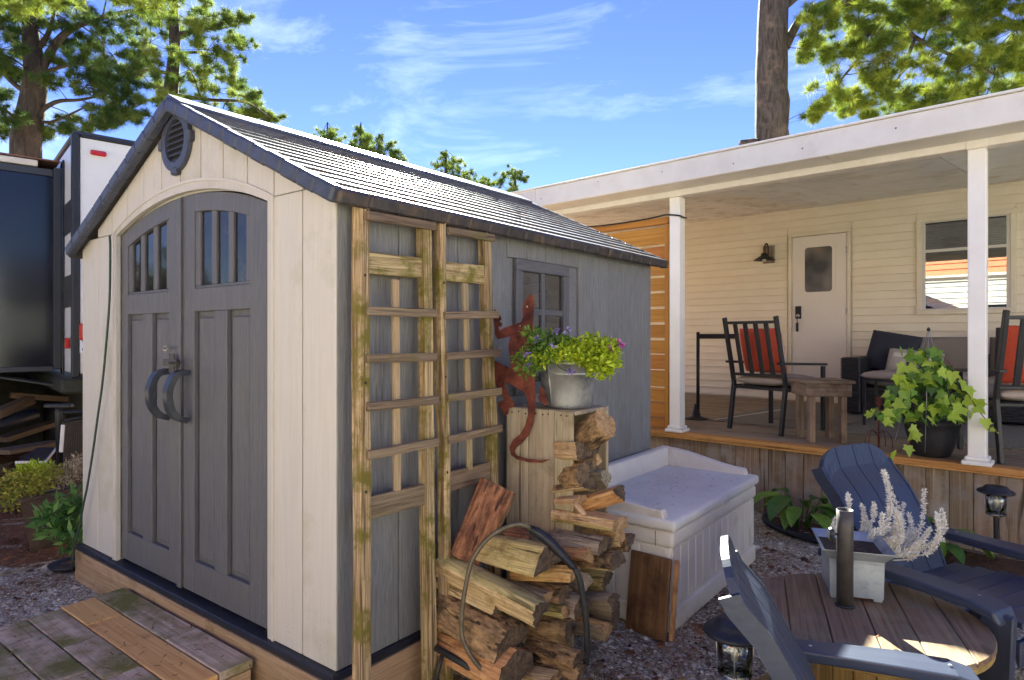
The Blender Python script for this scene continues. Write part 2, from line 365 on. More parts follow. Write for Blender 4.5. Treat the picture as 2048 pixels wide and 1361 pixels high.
M_red = mat('red_lens', L_((200, 28, 26)), L_((176, 20, 20)), scale=40, rough=.2, spec=.6)
M_plate = mat('plate_white', L_((230, 232, 234)), rough=.4)
M_blue = mat('plate_blue', L_((48, 84, 168)), rough=.5)
M_awning = mat('trailer_awning_fabric', L_((120, 84, 66)), L_((140, 102, 80)), scale=10, rough=.8)
M_under = mat('underbelly_plastic', L_((42, 44, 36)), L_((62, 62, 52)), scale=8, rough=.7, bump=.003)
M_bark = mat('pine_bark', L_((50, 42, 36)), L_((88, 74, 62)), scale=7, stretch=(1, 1, .25), rough=.9, bump=.03, dist=1.0, c3=L_((100, 84, 70)), s3=5, t3=.62)
M_screw = mat('screw_head', L_((70, 60, 52)), rough=.5, metal=.6)
M_bulb = mat('pale_plastic', L_((214, 200, 170)), rough=.4)

# ------------------------------------------------------------------ ground
def ground_mat():
    m = bpy.data.materials.new('gravel_ground'); m.use_nodes = True
    N = m.node_tree.nodes; L = m.node_tree.links; b = N['Principled BSDF']; b.inputs['Roughness'].default_value = .9
    b.inputs['Specular IOR Level'].default_value = .2
    t = N.new('ShaderNodeTexCoord')
    v = N.new('ShaderNodeTexVoronoi'); v.inputs['Scale'].default_value = 85
    L.new(t.outputs['Object'], v.inputs['Vector'])
    r = N.new('ShaderNodeValToRGB'); e = r.color_ramp.elements
    e[0].color = (*L_((122, 110, 92)), 1); e[1].color = (*L_((208, 200, 182)), 1)
    e.new(.5).color = (*L_((164, 152, 130)), 1)
    s = N.new('ShaderNodeSeparateColor'); L.new(v.outputs['Color'], s.inputs[0]); L.new(s.outputs[0], r.inputs[0])
    n = N.new('ShaderNodeTexNoise'); n.inputs['Scale'].default_value = 1.7; n.inputs['Detail'].default_value = 8; n.inputs['Roughness'].default_value = .7
    L.new(t.outputs['Object'], n.inputs['Vector'])
    mr = N.new('ShaderNodeMapRange'); mr.inputs[1].default_value = .50; mr.inputs[2].default_value = .72; mr.inputs[4].default_value = .8
    L.new(n.outputs[0], mr.inputs[0])
    mx = N.new('ShaderNodeMix'); mx.data_type = 'RGBA'; mx.inputs[7].default_value = (*L_((128, 92, 62)), 1)
    L.new(mr.outputs[0], mx.inputs[0]); L.new(r.outputs[0], mx.inputs[6]); L.new(mx.outputs[2], b.inputs['Base Color'])
    bp = N.new('ShaderNodeBump'); bp.inputs['Distance'].default_value = .008; L.new(v.outputs['Distance'], bp.inputs['Height']); bp.invert = True
    L.new(bp.outputs[0], b.inputs['Normal'])
    return m
gr = obj('ground', mesh('ground', [(-300, -300, 0), (300, -300, 0), (300, 300, 0), (-300, 300, 0)], [[0, 1, 2, 3]]), ground_mat()); gr['kind'] = 'structure'
M_litter = mat('pine_needle_soil', L_((98, 64, 44)), L_((150, 102, 68)), scale=22, rough=.95, bump=.02, c3=L_((74, 52, 38)), s3=5, t3=.55)
# pine needle floor to the left of the shed: uneven sheet
def sheet(name, m, outline, z, n=60, amp=.02, step=None):
    xs = [p[0] for p in outline]; ys = [p[1] for p in outline]
    bm = bmesh.new(); bm.faces.new([bm.verts.new((x, y, z)) for x, y in outline])
    bmesh.ops.triangulate(bm, faces=bm.faces)
    bmesh.ops.subdivide_edges(bm, edges=bm.edges, cuts=n, use_grid_fill=True)
    me = bpy.data.meshes.new(name)
    for v in bm.verts:
        if not v.is_boundary:
            v.co.z += amp * (math.sin(v.co.x * 7.1 + 1.3 * math.sin(v.co.y * 5)) * math.sin(v.co.y * 6.3 + math.sin(v.co.x * 4)) * .5 + random.uniform(-.3, .5))
    bm.to_mesh(me); bm.free()
    o = obj(name, me, m, smooth=True); o['kind'] = 'structure'; return o
sheet('pine_needle_floor', M_litter, [(-4.50, 1.62), (-4.75, 1.50), (-5.0, 1.31), (-5.6, 1.0), (-7.5, .2), (-14, -2), (-16, 8), (-9, 9), (-4.50, 8), (-4.5, 4.0)], .006, n=24, amp=.03)
M_mulch = mat('bark_mulch_soil', L_((62, 44, 34)), L_((104, 76, 56)), scale=40, rough=.95, bump=.02)
sheet('garden_bed', M_mulch, [(-1.55, 5.44), (-1.50, 5.22), (-1.30, 5.0), (-1.05, 4.90), (-.75, 4.86), (-.5, 4.80), (-.2, 4.70), (.3, 4.66), (1.2, 4.7), (1.2, 5.24), (-.1, 5.34)], .012, n=14, amp=.02)
# plastic edging of the bed
ed = tube('bed_edging', M_black, None, smoothstep_curve([(-1.55, 5.42, .02), (-1.50, 5.22, .03), (-1.30, 5.0, .035), (-1.05, 4.90, .035), (-.75, 4.86, .03), (-.5, 4.80, .035), (-.2, 4.70, .035), (.3, 4.66, .035), (1.2, 4.7, .03)]), .028, 6)
tag(ed, 'black plastic edging curving round the garden bed below the deck', 'edging')

def in_poly(x, y, P):
    c = False; j = len(P) - 1
    for i in range(len(P)):
        if (P[i][1] > y) != (P[j][1] > y) and x < (P[j][0] - P[i][0]) * (y - P[i][1]) / (P[j][1] - P[i][1]) + P[i][0]: c = not c
        j = i
    return c
def pebbles(name, n, regions, smin, smax, m, dens=None):
    c = []
    for (x0, x1, y0, y1, k) in regions:
        p = np.column_stack([rng.uniform(x0, x1, k), rng.uniform(y0, y1, k)]); c.append(p)
    c = np.concatenate(c); k = len(c)
    base = np.array([[1, 0, 0], [0, 1, 0], [-1, 0, 0], [0, -1, 0], [.7, .7, 0], [-.7, -.7, 0], [0, 0, 1], [0, 0, -1]], float)
    octv = np.array([[1, 0, 0], [.3, .95, 0], [-.8, .6, .1], [-.8, -.6, 0], [.3, -.95, .1], [0.1, 0, 1]], float)
    s = rng.uniform(smin, smax, (k, 1)) * np.exp(rng.normal(0, .42, (k, 1)))
    a = rng.uniform(0, 6.28, k); ca, sa = np.cos(a), np.sin(a)
    V = octv[None] * (1 + rng.normal(0, .15, (k, 6, 3))) * s[:, :, None] * np.array([1, .8, .55])
    X = V[..., 0] * ca[:, None] - V[..., 1] * sa[:, None]; Y = V[..., 0] * sa[:, None] + V[..., 1] * ca[:, None]
    V = np.stack([X + c[:, :1], Y + c[:, 1:2], V[..., 2] + .002], -1).reshape(-1, 3)
    f = np.array([[0, 1, 5], [1, 2, 5], [2, 3, 5], [3, 4, 5], [4, 0, 5]])
    Fc = (f[None] + (np.arange(k) * 6)[:, None, None]).reshape(-1, 3)
    t = np.repeat(rng.uniform(0, 1, k), 6)
    o = obj(name, np_mesh(name, V, Fc, t), m); o['kind'] = 'stuff'; return o
def tintmat(name, cols, rough=.85, trans=None, spec=.25):
    m = bpy.data.materials.new(name); m.use_nodes = True
    N = m.node_tree.nodes; L = m.node_tree.links; b = N['Principled BSDF']; b.inputs['Roughness'].default_value = rough
    b.inputs['Specular IOR Level'].default_value = spec
    a = N.new('ShaderNodeAttribute'); a.attribute_name = 'tint'
    r = N.new('ShaderNodeValToRGB'); e = r.color_ramp.elements
    e[0].color = (*cols[0], 1); e[1].color = (*cols[-1], 1)
    for i, c in enumerate(cols[1:-1]): e.new((i + 1) / (len(cols) - 1)).color = (*c, 1)
    L.new(a.outputs['Fac'], r.inputs[0]); L.new(r.outputs[0], b.inputs['Base Color'])
    if trans:
        t = N.new('ShaderNodeBsdfTranslucent'); L.new(r.outputs[0], t.inputs[0]); x = N.new('ShaderNodeMixShader'); x.inputs[0].default_value = trans
        L.new(b.outputs[0], x.inputs[1]); L.new(t.outputs[0], x.inputs[2]); L.new(x.outputs[0], N['Material Output'].inputs[0])
    return m
M_peb = tintmat('gravel_stones', [L_((112, 102, 86)), L_((160, 150, 132)), L_((190, 182, 164)), L_((220, 216, 204)), L_((146, 122, 94))])
pb = pebbles('gravel', 0, [(-2.0, .6, 1.3, 3.0, 9000), (-1.5, .6, 3.0, 5.2, 9500), (-6.2, -3.7, .5, 1.5, 4200), (-4.5, -2.0, 4.3, 5.5, 800)], .005, .010, M_peb)
tag(pb, 'loose grey gravel covering the yard', 'gravel')
def needles(name, regions, lmin, lmax, w, m, zmax=.02, label='', cat='needles'):
    c = np.concatenate([np.column_stack([rng.uniform(a, b, k), rng.uniform(c0, d, k)]) for a, b, c0, d, k in regions]); k = len(c)
    a = rng.uniform(0, 6.28, k); l = rng.uniform(lmin, lmax, k) / 2; z = rng.uniform(.004, zmax, k); tz = rng.normal(0, .006, k)
    dx, dy = np.cos(a) * l, np.sin(a) * l; px, py = -np.sin(a) * w / 2, np.cos(a) * w / 2
    V = np.stack([np.stack([c[:, 0] - dx - px, c[:, 1] - dy - py, z - tz], -1), np.stack([c[:, 0] - dx + px, c[:, 1] - dy + py, z - tz], -1),
                  np.stack([c[:, 0] + dx + px, c[:, 1] + dy + py, z + tz], -1), np.stack([c[:, 0] + dx - px, c[:, 1] + dy - py, z + tz], -1)], 1).reshape(-1, 3)
    V[:, 2] = np.maximum(V[:, 2], .003)
    o = obj(name, np_mesh(name, V, np.arange(4 * k).reshape(-1, 4), np.repeat(rng.uniform(0, 1, k), 4)), m); o['kind'] = 'stuff'
    return tag(o, label, cat)
M_ndl = tintmat('fallen_needles', [L_((72, 48, 34)), L_((120, 78, 50)), L_((166, 116, 74)), L_((96, 66, 46))])
needles('fallen_pine_needles', [(-2.0, -1.2, 1.5, 2.5, 2200), (-1.35, -1.1, 2.6, 4.6, 600), (-1.6, .5, 1.5, 5, 900), (-4.7, -4.4, 1.0, 1.7, 400), (-1.5, .8, 4.8, 5.3, 900)], .03, .09, .0022, M_ndl, label='rust brown pine needles scattered on gravel', cat='needles')
chips = pebbles('bark_chips', 0, [(-2.0, .4, 1.6, 5.0, 420), (-1.45, -1.0, 2.3, 4.6, 260), (-4.9, -4.2, .8, 1.6, 90)], .007, .014, tintmat('bark_chip', [L_((70, 48, 34)), L_((112, 78, 52)), L_((150, 112, 76))])); tag(chips, 'brown bark chips and cone scales lying on the gravel', 'bark chips')
needles('pine_needle_litter', [(-9.5, -4.5, 1.7, 4.5, 6000), (-7, -4.9, 1.3, 2.2, 2600), (-9, -6.5, .5, 1.8, 1200)], .05, .12, .004, M_ndl, zmax=.06, label='thick brown pine needle litter beside the shed', cat='needles')

# ------------------------------------------------------------------ shed
SX0, SX1, SY0, SY1 = -4.45, -1.985, 1.50, 4.18
WB, SEAM, CX = .217, 2.05, -3.205
RZ, SL = 2.575, .475          # roof underside at the ridge and slope
def roof_z(x): return RZ - SL * abs(x - CX)
shed = empty('garden_shed', ((SX0 + SX1) / 2, (SY0 + SY1) / 2, 0), 0, 'beige and grey resin garden shed with arched double doors and shingled roof', 'shed')
FM = lambda: frame(UP, (0, -1, 0), (0, SY0 + .02, 0))      # local x = up, y = -X, z toward the viewer
def fpoly(name, m, parent, pts, y=0, t=.02, bev=.003):
    """pts in (X, Z) on the front wall; y = distance in front of the wall plane"""
    cxm = sum(p[0] for p in pts) / len(pts)
    M = frame(UP, (0, -1, 0), (cxm, SY0 + .02 - y, 0))
    return extrude(name, m, parent, [(z, -(x - cxm)) for x, z in pts], M, t, bev=bev)
def arc(xc, hwid, zend, zpeak, n=24):
    h = zpeak - zend; r = (hwid * hwid + h * h) / (2 * h); zc = zpeak - r
    return [(xc + hwid * (-1 + 2 * i / n), zc + math.sqrt(max(0, r * r - (hwid * (-1 + 2 * i / n)) ** 2))) for i in range(n + 1)]
DXL, DXR = -3.945, -2.435; DC = (DXL + DXR) / 2; DH = (DXR - DXL) / 2
OXL, OXR = -3.975, -2.402; OC = (OXL + OXR) / 2; OH = (OXR - OXL) / 2
def arcz(x, xc, hwid, zend, zpeak):
    h = zpeak - zend; r = (hwid * hwid + h * h) / (2 * h); return zpeak - r + math.sqrt(max(0, r * r - (x - xc) ** 2))
fw = fpoly('front_wall', M_beige, shed, [(SX0 + .03, WB), (SX0 + .03, roof_z(SX0 + .03) - .03), (CX, RZ - .03), (SX1 - .03, roof_z(SX1) - .03), (SX1 - .03, WB), (DXR + .01, WB)] + [(x, z) for x, z in arc(DC, DH + .01, 2.04, 2.165)][::-1] + [(DXL - .01, WB)], y=-.02, t=.012, bev=0)
# lower boards
g = .008
for a, b in ((SX0, -4.21), (-4.21, OXL - .002), (OXR + .002, -2.198), (-2.198, SX1)):
    fpoly('front_board', M_beige, fw, [(a + g / 2, WB), (b - g / 2, WB), (b - g / 2, SEAM - .003), (a + g / 2, SEAM - .003)])
# gable boards
xs = [SX0] + [CX + .2025 * k for k in range(-5, 6)] + [SX1]
xs = [x for x in xs if SX0 <= x <= SX1]
for a, b in zip(xs[:-1], xs[1:]):
    a2, b2 = a + g / 2, b - g / 2
    bot = []
    for x in (a2, (a2 * 2 + b2) / 3, (a2 + 2 * b2) / 3, b2):
        bot.append((x, arcz(x, OC, OH, SEAM, 2.212) if OXL < x < OXR else SEAM))
    top = [(b2, roof_z(b2)), (a2, roof_z(a2))]
    if a2 < CX < b2: top = [(b2, roof_z(b2)), (CX, RZ), (a2, roof_z(a2))]
    if min(top[0][1], top[-1][1]) - max(p[1] for p in bot) < .004: continue
    fpoly('gable_board', M_beige, fw, bot + top, bev=.002)
# arched door surround
fpoly('door_surround', M_beige, fw, [(OXL, WB)] + arc(OC, OH, SEAM, 2.210) + [(OXR, WB), (DXR, WB)] + arc(DC, DH, 2.035, 2.172)[::-1] + [(DXL, WB)], y=.002, t=.022, bev=0)
fpoly('door_surround_bead', M_beige, fw, [(OXL - .012, WB)] + arc(OC, OH + .012, SEAM, 2.224) + [(OXR + .012, WB), (OXR, WB)] + arc(OC, OH, SEAM, 2.210)[::-1] + [(OXL, WB)], y=.004, t=.024, bev=0)
# corner trims (rounded)
# ---- doors
def door_leaf(xa, xb, left):
    yb = -.012
    root = fpoly('door', M_door, shed, [(xa, WB + .012)] + [(xa + (xb - xa) * i / 10, arcz(xa + (xb - xa) * i / 10, DC, DH, 2.028, 2.165)) for i in range(11)] + [(xb, WB + .012)], y=yb - .02, t=.004, bev=0)
    tag_part = root
    th = .026
    wl, wr = (-3.868, -3.372) if left else (-3.112, -2.616)
    def bar(nm, pts, t=th, par=root): return fpoly(nm, M_door, par, pts, y=yb - .016, t=t, bev=.003)
    # stiles
    bar('stile', [(xa + .002, WB + .014), (wl, WB + .014), (wl, arcz(wl, DC, DH, 2.028, 2.163)), (xa + .002, arcz(xa + .002, DC, DH, 2.028, 2.163))])
    bar('stile', [(wr, WB + .014), (xb - .002, WB + .014), (xb - .002, arcz(xb, DC, DH, 2.028, 2.163)), (wr, arcz(wr, DC, DH, 2.028, 2.163))])
    # arched head rail
    ptop = [(wl + (wr - wl) * i / 8, arcz(wl + (wr - wl) * i / 8, DC, DH, 2.028, 2.163)) for i in range(9)]
    pbot = [(wl + (wr - wl) * i / 8, arcz(wl + (wr - wl) * i / 8, DC, DH, 2.028, 2.163) - .088) for i in range(9)]
    bar('head_rail', pbot + ptop[::-1])
    bar('lock_rail', [(wl, 1.592), (wr, 1.592), (wr, 1.702), (wl, 1.702)])
    bar('bottom_rail', [(wl, WB + .014), (wr, WB + .014), (wr, .385), (wl, .385)])
    mid = (wl + wr) / 2
    bar('mullion', [(mid - .055, .385), (mid + .055, .385), (mid + .055, 1.592), (mid - .055, 1.592)])
    for a, b in ((wl, mid - .055), (mid + .055, wr)):
        fpoly('panel', M_door, root, [(a + .022, .41), (b - .022, .41), (b - .022, 1.565), (a + .022, 1.565)], y=yb - .016, t=.012, bev=.008)
    # window bars and panes
    pw = .108; gp = (wr - wl - 3 * pw) / 4
    bar('window_frame', [(wl, 1.702), (wr, 1.702), (wr, 1.716), (wl, 1.716)], t=.018)
    xs_ = [wl]
    for k in range(4):
        a = wl + k * (pw + gp); b = a + gp
        bar('glazing_bar', [(a, 1.716), (b, 1.716), (b, arcz(b, DC, DH, 2.028, 2.163) - .082), (a, arcz(a, DC, DH, 2.028, 2.163) - .082)], t=.018)
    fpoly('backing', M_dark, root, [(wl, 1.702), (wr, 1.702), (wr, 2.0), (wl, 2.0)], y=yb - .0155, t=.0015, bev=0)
    for k in range(3):
        a = wl + gp + k * (pw + gp); b = a + pw
        fpoly('pane', M_glassdoor, root, [(a, 1.716), (b, 1.716), (b, arcz(b, DC, DH, 2.028, 2.163) - .086), (a, arcz(a, DC, DH, 2.028, 2.163) - .086)], y=yb - .012, t=.002, bev=0)
    # dark inner reveal of every window
    return root
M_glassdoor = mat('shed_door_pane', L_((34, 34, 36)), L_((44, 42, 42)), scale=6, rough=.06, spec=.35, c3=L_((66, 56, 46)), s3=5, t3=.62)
dl = door_leaf(DXL + .004, -3.222, True); dr = door_leaf(-3.218, DXR - .004, False)
# astragal on the left leaf
fpoly('astragal', M_door, dl, [(-3.262, WB + .014), (-3.224, WB + .014), (-3.224, 2.155), (-3.262, 2.15)], y=.000, t=.012, bev=.003)
M_handle = mat('handle_plastic', L_((44, 47, 56)), L_((54, 57, 66)), scale=20, rough=.35)
def handle(x, parent):
    pts = smoothstep_curve([(x, SY0 + .004, 1.30), (x - .006, SY0 - .045, 1.285), (x - .012, SY0 - .072, 1.23), (x - .012, SY0 - .078, 1.18), (x - .010, SY0 - .066, 1.12), (x - .004, SY0 - .036, 1.08), (x, SY0 + .004, 1.062)], 5)
    n = len(pts); V = []; Fc = []
    for i, p in enumerate(pts):
        d = (pts[min(i + 1, n - 1)] - pts[max(i - 1, 0)]).normalized(); sd_ = Vector((1, 0, 0)); nn = d.cross(sd_).normalized()
        for a, b in ((-.026, -.015), (.026, -.015), (.022, .013), (-.022, .013)):
            V.append(p + sd_ * a + nn * b - Vector((x, SY0, 1.18)))
    for i in range(n - 1):
        for j in range(4): Fc.append([i * 4 + j, i * 4 + (j + 1) % 4, i * 4 + 4 + (j + 1) % 4, i * 4 + 4 + j])
    Fc += [[3, 2, 1, 0], [n * 4 - 4, n * 4 - 3, n * 4 - 2, n * 4 - 1]]
    me = mesh('handle', V, Fc)
    return obj('handle', me, M_handle, parent, Matrix.Translation((x, SY0, 1.18)))
handle(-3.345, dl); handle(-3.155, dr)
lt = block('latch', M_pole, dl, (-3.335, SY0 - .024, 1.325), (-3.20, SY0 - .008, 1.358), .003)
block('latch_strap', M_pole, lt, (-3.285, SY0 - .020, 1.29), (-3.235, SY0 - .009, 1.385), .004)
tube('latch_bolt', M_screw, lt, [(-3.25, SY0 - .03, 1.342), (-3.15, SY0 - .03, 1.342)], .006, 8)
lathe('badge', mat('badge_silver', L_((176, 160, 150)), rough=.35, metal=.7), dl, [(.0, 0), (.028, 0), (.028, .004), (.0, .005)], (0, 0, 0), 16, False, Matrix.Translation((-3.34, SY0 - .008, 1.412)) @ Matrix.Rotation(R_(90), 4, 'X') @ Matrix.Diagonal((1, .45, 1, 1)))
lathe('badge_centre', M_trimdark, dl, [(.0, 0), (.020, 0), (.020, .0055), (.0, .006)], (0, 0, 0), 16, False, Matrix.Translation((-3.34, SY0 - .0085, 1.412)) @ Matrix.Rotation(R_(90), 4, 'X') @ Matrix.Diagonal((1, .35, 1, 1)))
# hinge bars left and right edges of the doors
# ---- gable vent
VC = Vector((-3.215, SY0 - .002, 2.425))
def ell(rx, rz, n=40): return [(rx * math.cos(2 * math.pi * i / n), rz * math.sin(2 * math.pi * i / n)) for i in range(n)]
def ring(name, m, parent, o, i, M, t):
    n = len(o); V = [(x, y, 0) for x, y in o] + [(x, y, 0) for x, y in i] + [(x, y, t) for x, y in o] + [(x, y, t) for x, y in i]; Fc = []
    for k in range(n):
        q = (k + 1) % n
        Fc += [[2 * n + k, 2 * n + q, 3 * n + q, 3 * n + k], [k, q, 2 * n + q, 2 * n + k], [n + q, n + k, 3 * n + k, 3 * n + q]]
    return obj(name, mesh(name, V, Fc), m, parent, M)
VM = frame((1, 0, 0), (0, -1, 0), VC)   # local x = X, y = Z
vent = ring('gable_vent', M_trimdark, shed, ell(.142, .148), ell(.098, .104), VM, .022)
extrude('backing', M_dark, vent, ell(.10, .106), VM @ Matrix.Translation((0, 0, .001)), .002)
for k in range(7):
    z = -.088 + k * .029; hwid = .098 * math.sqrt(max(0, 1 - (z / .104) ** 2)) - .002
    if hwid > .02: obj('louvre', box_me(2 * hwid, .021, .004, .001, M_trimdark), M_trimdark, vent, VM @ Matrix.Translation((0, z, .010)) @ Matrix.Rotation(R_(-38), 4, 'X'))
for dx, dz, sx, sz in ((0, .148, .052, .036), (0, -.148, .052, .036), (-.145, 0, .030, .055), (.145, 0, .030, .055)):
    obj('keystone', box_me(sx, sz, .032, .006, M_trimdark), M_trimdark, vent, VM @ Matrix.Translation((dx, dz, .014)))
# ---- side and rear walls
sw = block('side_wall', M_side, shed, (SX1 - .03, SY0 + .03, WB), (SX1 - .018, SY1, 2.02), .002)
yl = [SY0 + .004, 1.645, 1.815, 1.995, 2.175, 2.365, 2.538, 2.707, 2.88, 3.05, 3.22, 3.39, 3.56, 3.725, 3.89, 4.05, SY1]
WY0, WY1, WZ0, WZ1 = 2.60, 3.10, 1.17, 1.872
for a, b in zip(yl[:-1], yl[1:]):
    segs = [(WB, 2.018)] if b <= WY0 + .01 or a >= WY1 - .01 else [(WB, WZ0 - .0), (WZ1, 2.018)]
    for z0, z1 in segs:
        obj('side_board', box_me(z1 - z0, b - a - .005, .018, .003, M_side), M_side, sw, frame(UP, (1, 0, 0), (SX1 - .009, (a + b) / 2, (z0 + z1) / 2)))
block('left_wall', M_side, shed, (SX0, SY0 + .03, WB), (SX0 + .02, SY1, 2.02), .002)
extrude('rear_wall', M_beige, shed, [(WB, -SX0 - .01), (2.0, -SX0 - .01), (RZ - .02, -CX), (2.0, -SX1 + .02), (WB, -SX1 + .02)], frame(UP, (0, -1, 0), (0, SY1, 0)), .02)
# ---- side window
win = block('side_window', M_door, shed, (SX1 - .014, WY0 + .002, WZ1 - .062), (SX1 + .014, WY1 - .002, WZ1 - .002), .004, long='y')
block('frame_rail', M_door, win, (SX1 - .014, WY0 + .002, WZ0 + .002), (SX1 + .014, WY1 - .002, WZ0 + .062), .004, long='y')
for a in (WY0 + .002, WY1 - .058): block('frame_stile', M_door, win, (SX1 - .014, a, WZ0 + .062), (SX1 + .013, a + .056, WZ1 - .062), .004, long='z')
wm = (WY0 + WY1) / 2; zm = (WZ0 + WZ1) / 2 + .08
block('glazing_bar', M_door, win, (SX1 - .012, wm - .016, WZ0 + .062), (SX1 + .006, wm + .016, WZ1 - .062), .003, long='z')
block('glazing_bar', M_door, win, (SX1 - .012, WY0 + .058, zm - .016), (SX1 + .005, wm - .016, zm + .016), .003, long='y')
block('glazing_bar', M_door, win, (SX1 - .012, wm + .016, zm - .016), (SX1 + .005, WY1 - .058, zm + .016), .003, long='y')
M_pane = mat('shed_side_pane', L_((40, 38, 38)), L_((60, 58, 56)), scale=3, stretch=(1, 1, 3), rough=.05, spec=.9, dist=3, c3=L_((150, 148, 144)), s3=2.6, t3=.70, w3=.05)
for a, b in ((WY0 + .058, wm - .016), (wm + .016, WY1 - .058)):
    for z0, z1 in ((WZ0 + .062, zm - .016), (zm + .016, WZ1 - .062)):
        block('pane', M_pane, win, (SX1 - .010, a, z0), (SX1 - .006, b, z1), 0)
# ---- floor and timber base
fl = block('floor_base', M_black, shed, (SX0 - .012, SY0 - .028, .182), (SX1 + .014, SY1 + .02, WB - .001), .005)
for a, b in ((SX0 - .02, -2.9), (-2.896, SX1 + .022)):
    plank('base_timber', M_timber, shed, (a, SY0 - .012, .088), (b, SY0 - .012, .088), .184, .04, (0, -1, 0))
plank('base_timber', M_timber, shed, (SX1 + .002, SY0 + .01, .088), (SX1 + .002, SY1, .088), .184, .04, (1, 0, 0))
plank('base_timber', M_timber, shed, (SX0, SY0 + .01, .088), (SX0, SY1, .088), .184, .04, (-1, 0, 0))
# ---- roof
RY0, RY1 = 1.445, 4.26; EX = 1.285; ang = math.atan(SL); slen = EX / math.cos(ang)
roof = None
for sgn in (1, -1):
    dirv = Vector((sgn * math.cos(ang), 0, -math.sin(ang))); nv = Vector((sgn * math.sin(ang), 0, math.cos(ang)))
    rid = Vector((CX, (RY0 + RY1) / 2, RZ + .004))
    M = frame((0, sgn * 1.0, 0), nv, rid + dirv * (slen / 2) + nv * .012)
    deckr = obj('roof' if sgn > 0 else 'roof_slope', box_me(RY1 - RY0 - .02, slen - .02, .016, .002, M_eave), M_eave, shed if sgn > 0 else roof, M)
    if roof is None: roof = deckr
    rows = 14; rl = slen / rows
    for k in range(rows):
        c0 = rid + dirv * (rl * (k + .55)) + nv * (.033)
        d2 = (dirv * math.cos(.075) + nv * math.sin(.075) * 1.0)
        n2 = (nv * math.cos(.11) - dirv * math.sin(.11))
        cuts_ = [RY0 + .018, 2.38, 3.33, RY1 - .004]
        if sgn > 0:
            st0 = RY0 + .018 + (.12 if k % 2 else .24); cuts_ = [RY0 + .018]
            while st0 < RY1 - .1: cuts_.append(st0); st0 += .24
            cuts_.append(RY1 - .004)
        for (ya, yb) in zip(cuts_[:-1], [c_ - .0008 for c_ in cuts_[1:]]):
            ja = random.uniform(-.0007, .0007)
            obj('shingle', box_me(yb - ya, rl * 1.10, .015, .002, M_shingle), M_shingle, roof, frame((0, sgn, 0), n2, c0 + n2 * ja + Vector((0, (ya + yb) / 2 - c0.y, 0))))
    # rake (gable edge) tiles
    nt = 12
    for k in range(nt):
        c0 = rid + dirv * (slen * (k + .5) / nt) + nv * .012; c0.y = RY0 + .004
        obj('rake_tile', box_me(slen / nt + .004, .05, .064, .010, M_trimdark), M_trimdark, roof, frame(dirv, nv, c0 + nv * random.uniform(-.001, .003)))
        c0.y = RY1 - .004
        obj('rake_tile', box_me(slen / nt + .004, .05, .064, .010, M_trimdark), M_trimdark, roof, frame(dirv, nv, c0))
    # eave pieces
    ne = 20
    for k in range(ne):
        y0 = RY0 + (RY1 - RY0) * k / ne; y1 = RY0 + (RY1 - RY0) * (k + 1) / ne
        e0 = rid + dirv * (slen + .004) + nv * .014; e0.y = (y0 + y1) / 2
        obj('eave_tile', box_me(y1 - y0 + .001, .044, .056, .010, M_eave), M_eave, roof, frame((0, 1, 0), (nv * .6 + UP * .4), e0 + Vector((sgn * random.uniform(-.001, .001), 0, random.uniform(-.0015, .0015)))))
nr = 14
for k in range(nr):
    y0 = RY0 + (RY1 - RY0) * k / nr; y1 = RY0 + (RY1 - RY0) * (k + 1) / nr
    zt = RZ + .052
    prof = [(-.13, -.13 * SL - .003), (0, 0), (.13, -.13 * SL - .003), (.13, -.13 * SL + .012), (0, .016), (-.13, -.13 * SL + .012)]
    extrude('ridge_cap', M_shingle if k else M_trimdark, roof, prof, frame((1, 0, 0), (0, -1, 0), (CX, y1 + .004, zt + random.uniform(-.002, .002))), y1 - y0 + .008)
# needles and twigs lying on the roof
k = 520
u = np.concatenate([rng.uniform(.2, .98, 240), np.clip(rng.normal(.66, .05, 280), .05, .98)]); yy = np.concatenate([rng.uniform(RY0 + .1, RY1 - .1, 240), np.clip(rng.choice([2.0, 2.35, 2.6, 3.1, 3.5], 280) + rng.normal(0, .12, 280), RY0 + .1, RY1 - .1)])
lx = CX + u * EX; lz = RZ + .047 - u * EX * SL
a = rng.uniform(0, 6.28, k); l = rng.uniform(.01, .035, k); wv = .0018
dx, dy = np.cos(a) * l, np.sin(a) * l
V = np.stack([np.stack([lx - dx, yy - dy, lz + dx * SL], -1), np.stack([lx - dx - np.sin(a) * wv, yy - dy + np.cos(a) * wv, lz + dx * SL + .003], -1),
              np.stack([lx + dx - np.sin(a) * wv, yy + dy + np.cos(a) * wv, lz - dx * SL + .003], -1), np.stack([lx + dx, yy + dy, lz - dx * SL], -1)], 1).reshape(-1, 3)
rn = obj('roof_needles', np_mesh('roof_needles', V, np.arange(4 * k).reshape(-1, 4), np.repeat(rng.uniform(0, 1, k), 4)), M_ndl); rn['kind'] = 'stuff'
tag(rn, 'dry pine needles lying on the shed roof', 'needles')
# green cable hanging down the front left corner
cb_ = tube('power_cable', M_cable, None, smoothstep_curve([(-3.945, 1.463, 2.03), (-3.935, 1.462, 1.95), (-3.95, 1.464, 1.68), (-3.99, 1.462, 1.43), (-4.05, 1.464, 1.20), (-4.11, 1.463, 1.02), (-4.17, 1.462, .83), (-4.26, 1.462, .60), (-4.31, 1.46, .49), (-4.37, 1.455, .33), (-4.40, 1.44, .22), (-4.43, 1.44, .10), (-4.6, 1.5, .02)], 5), .0065, 6)
tag(cb_, 'thin dark green cable hanging down the left front of the shed', 'cable')

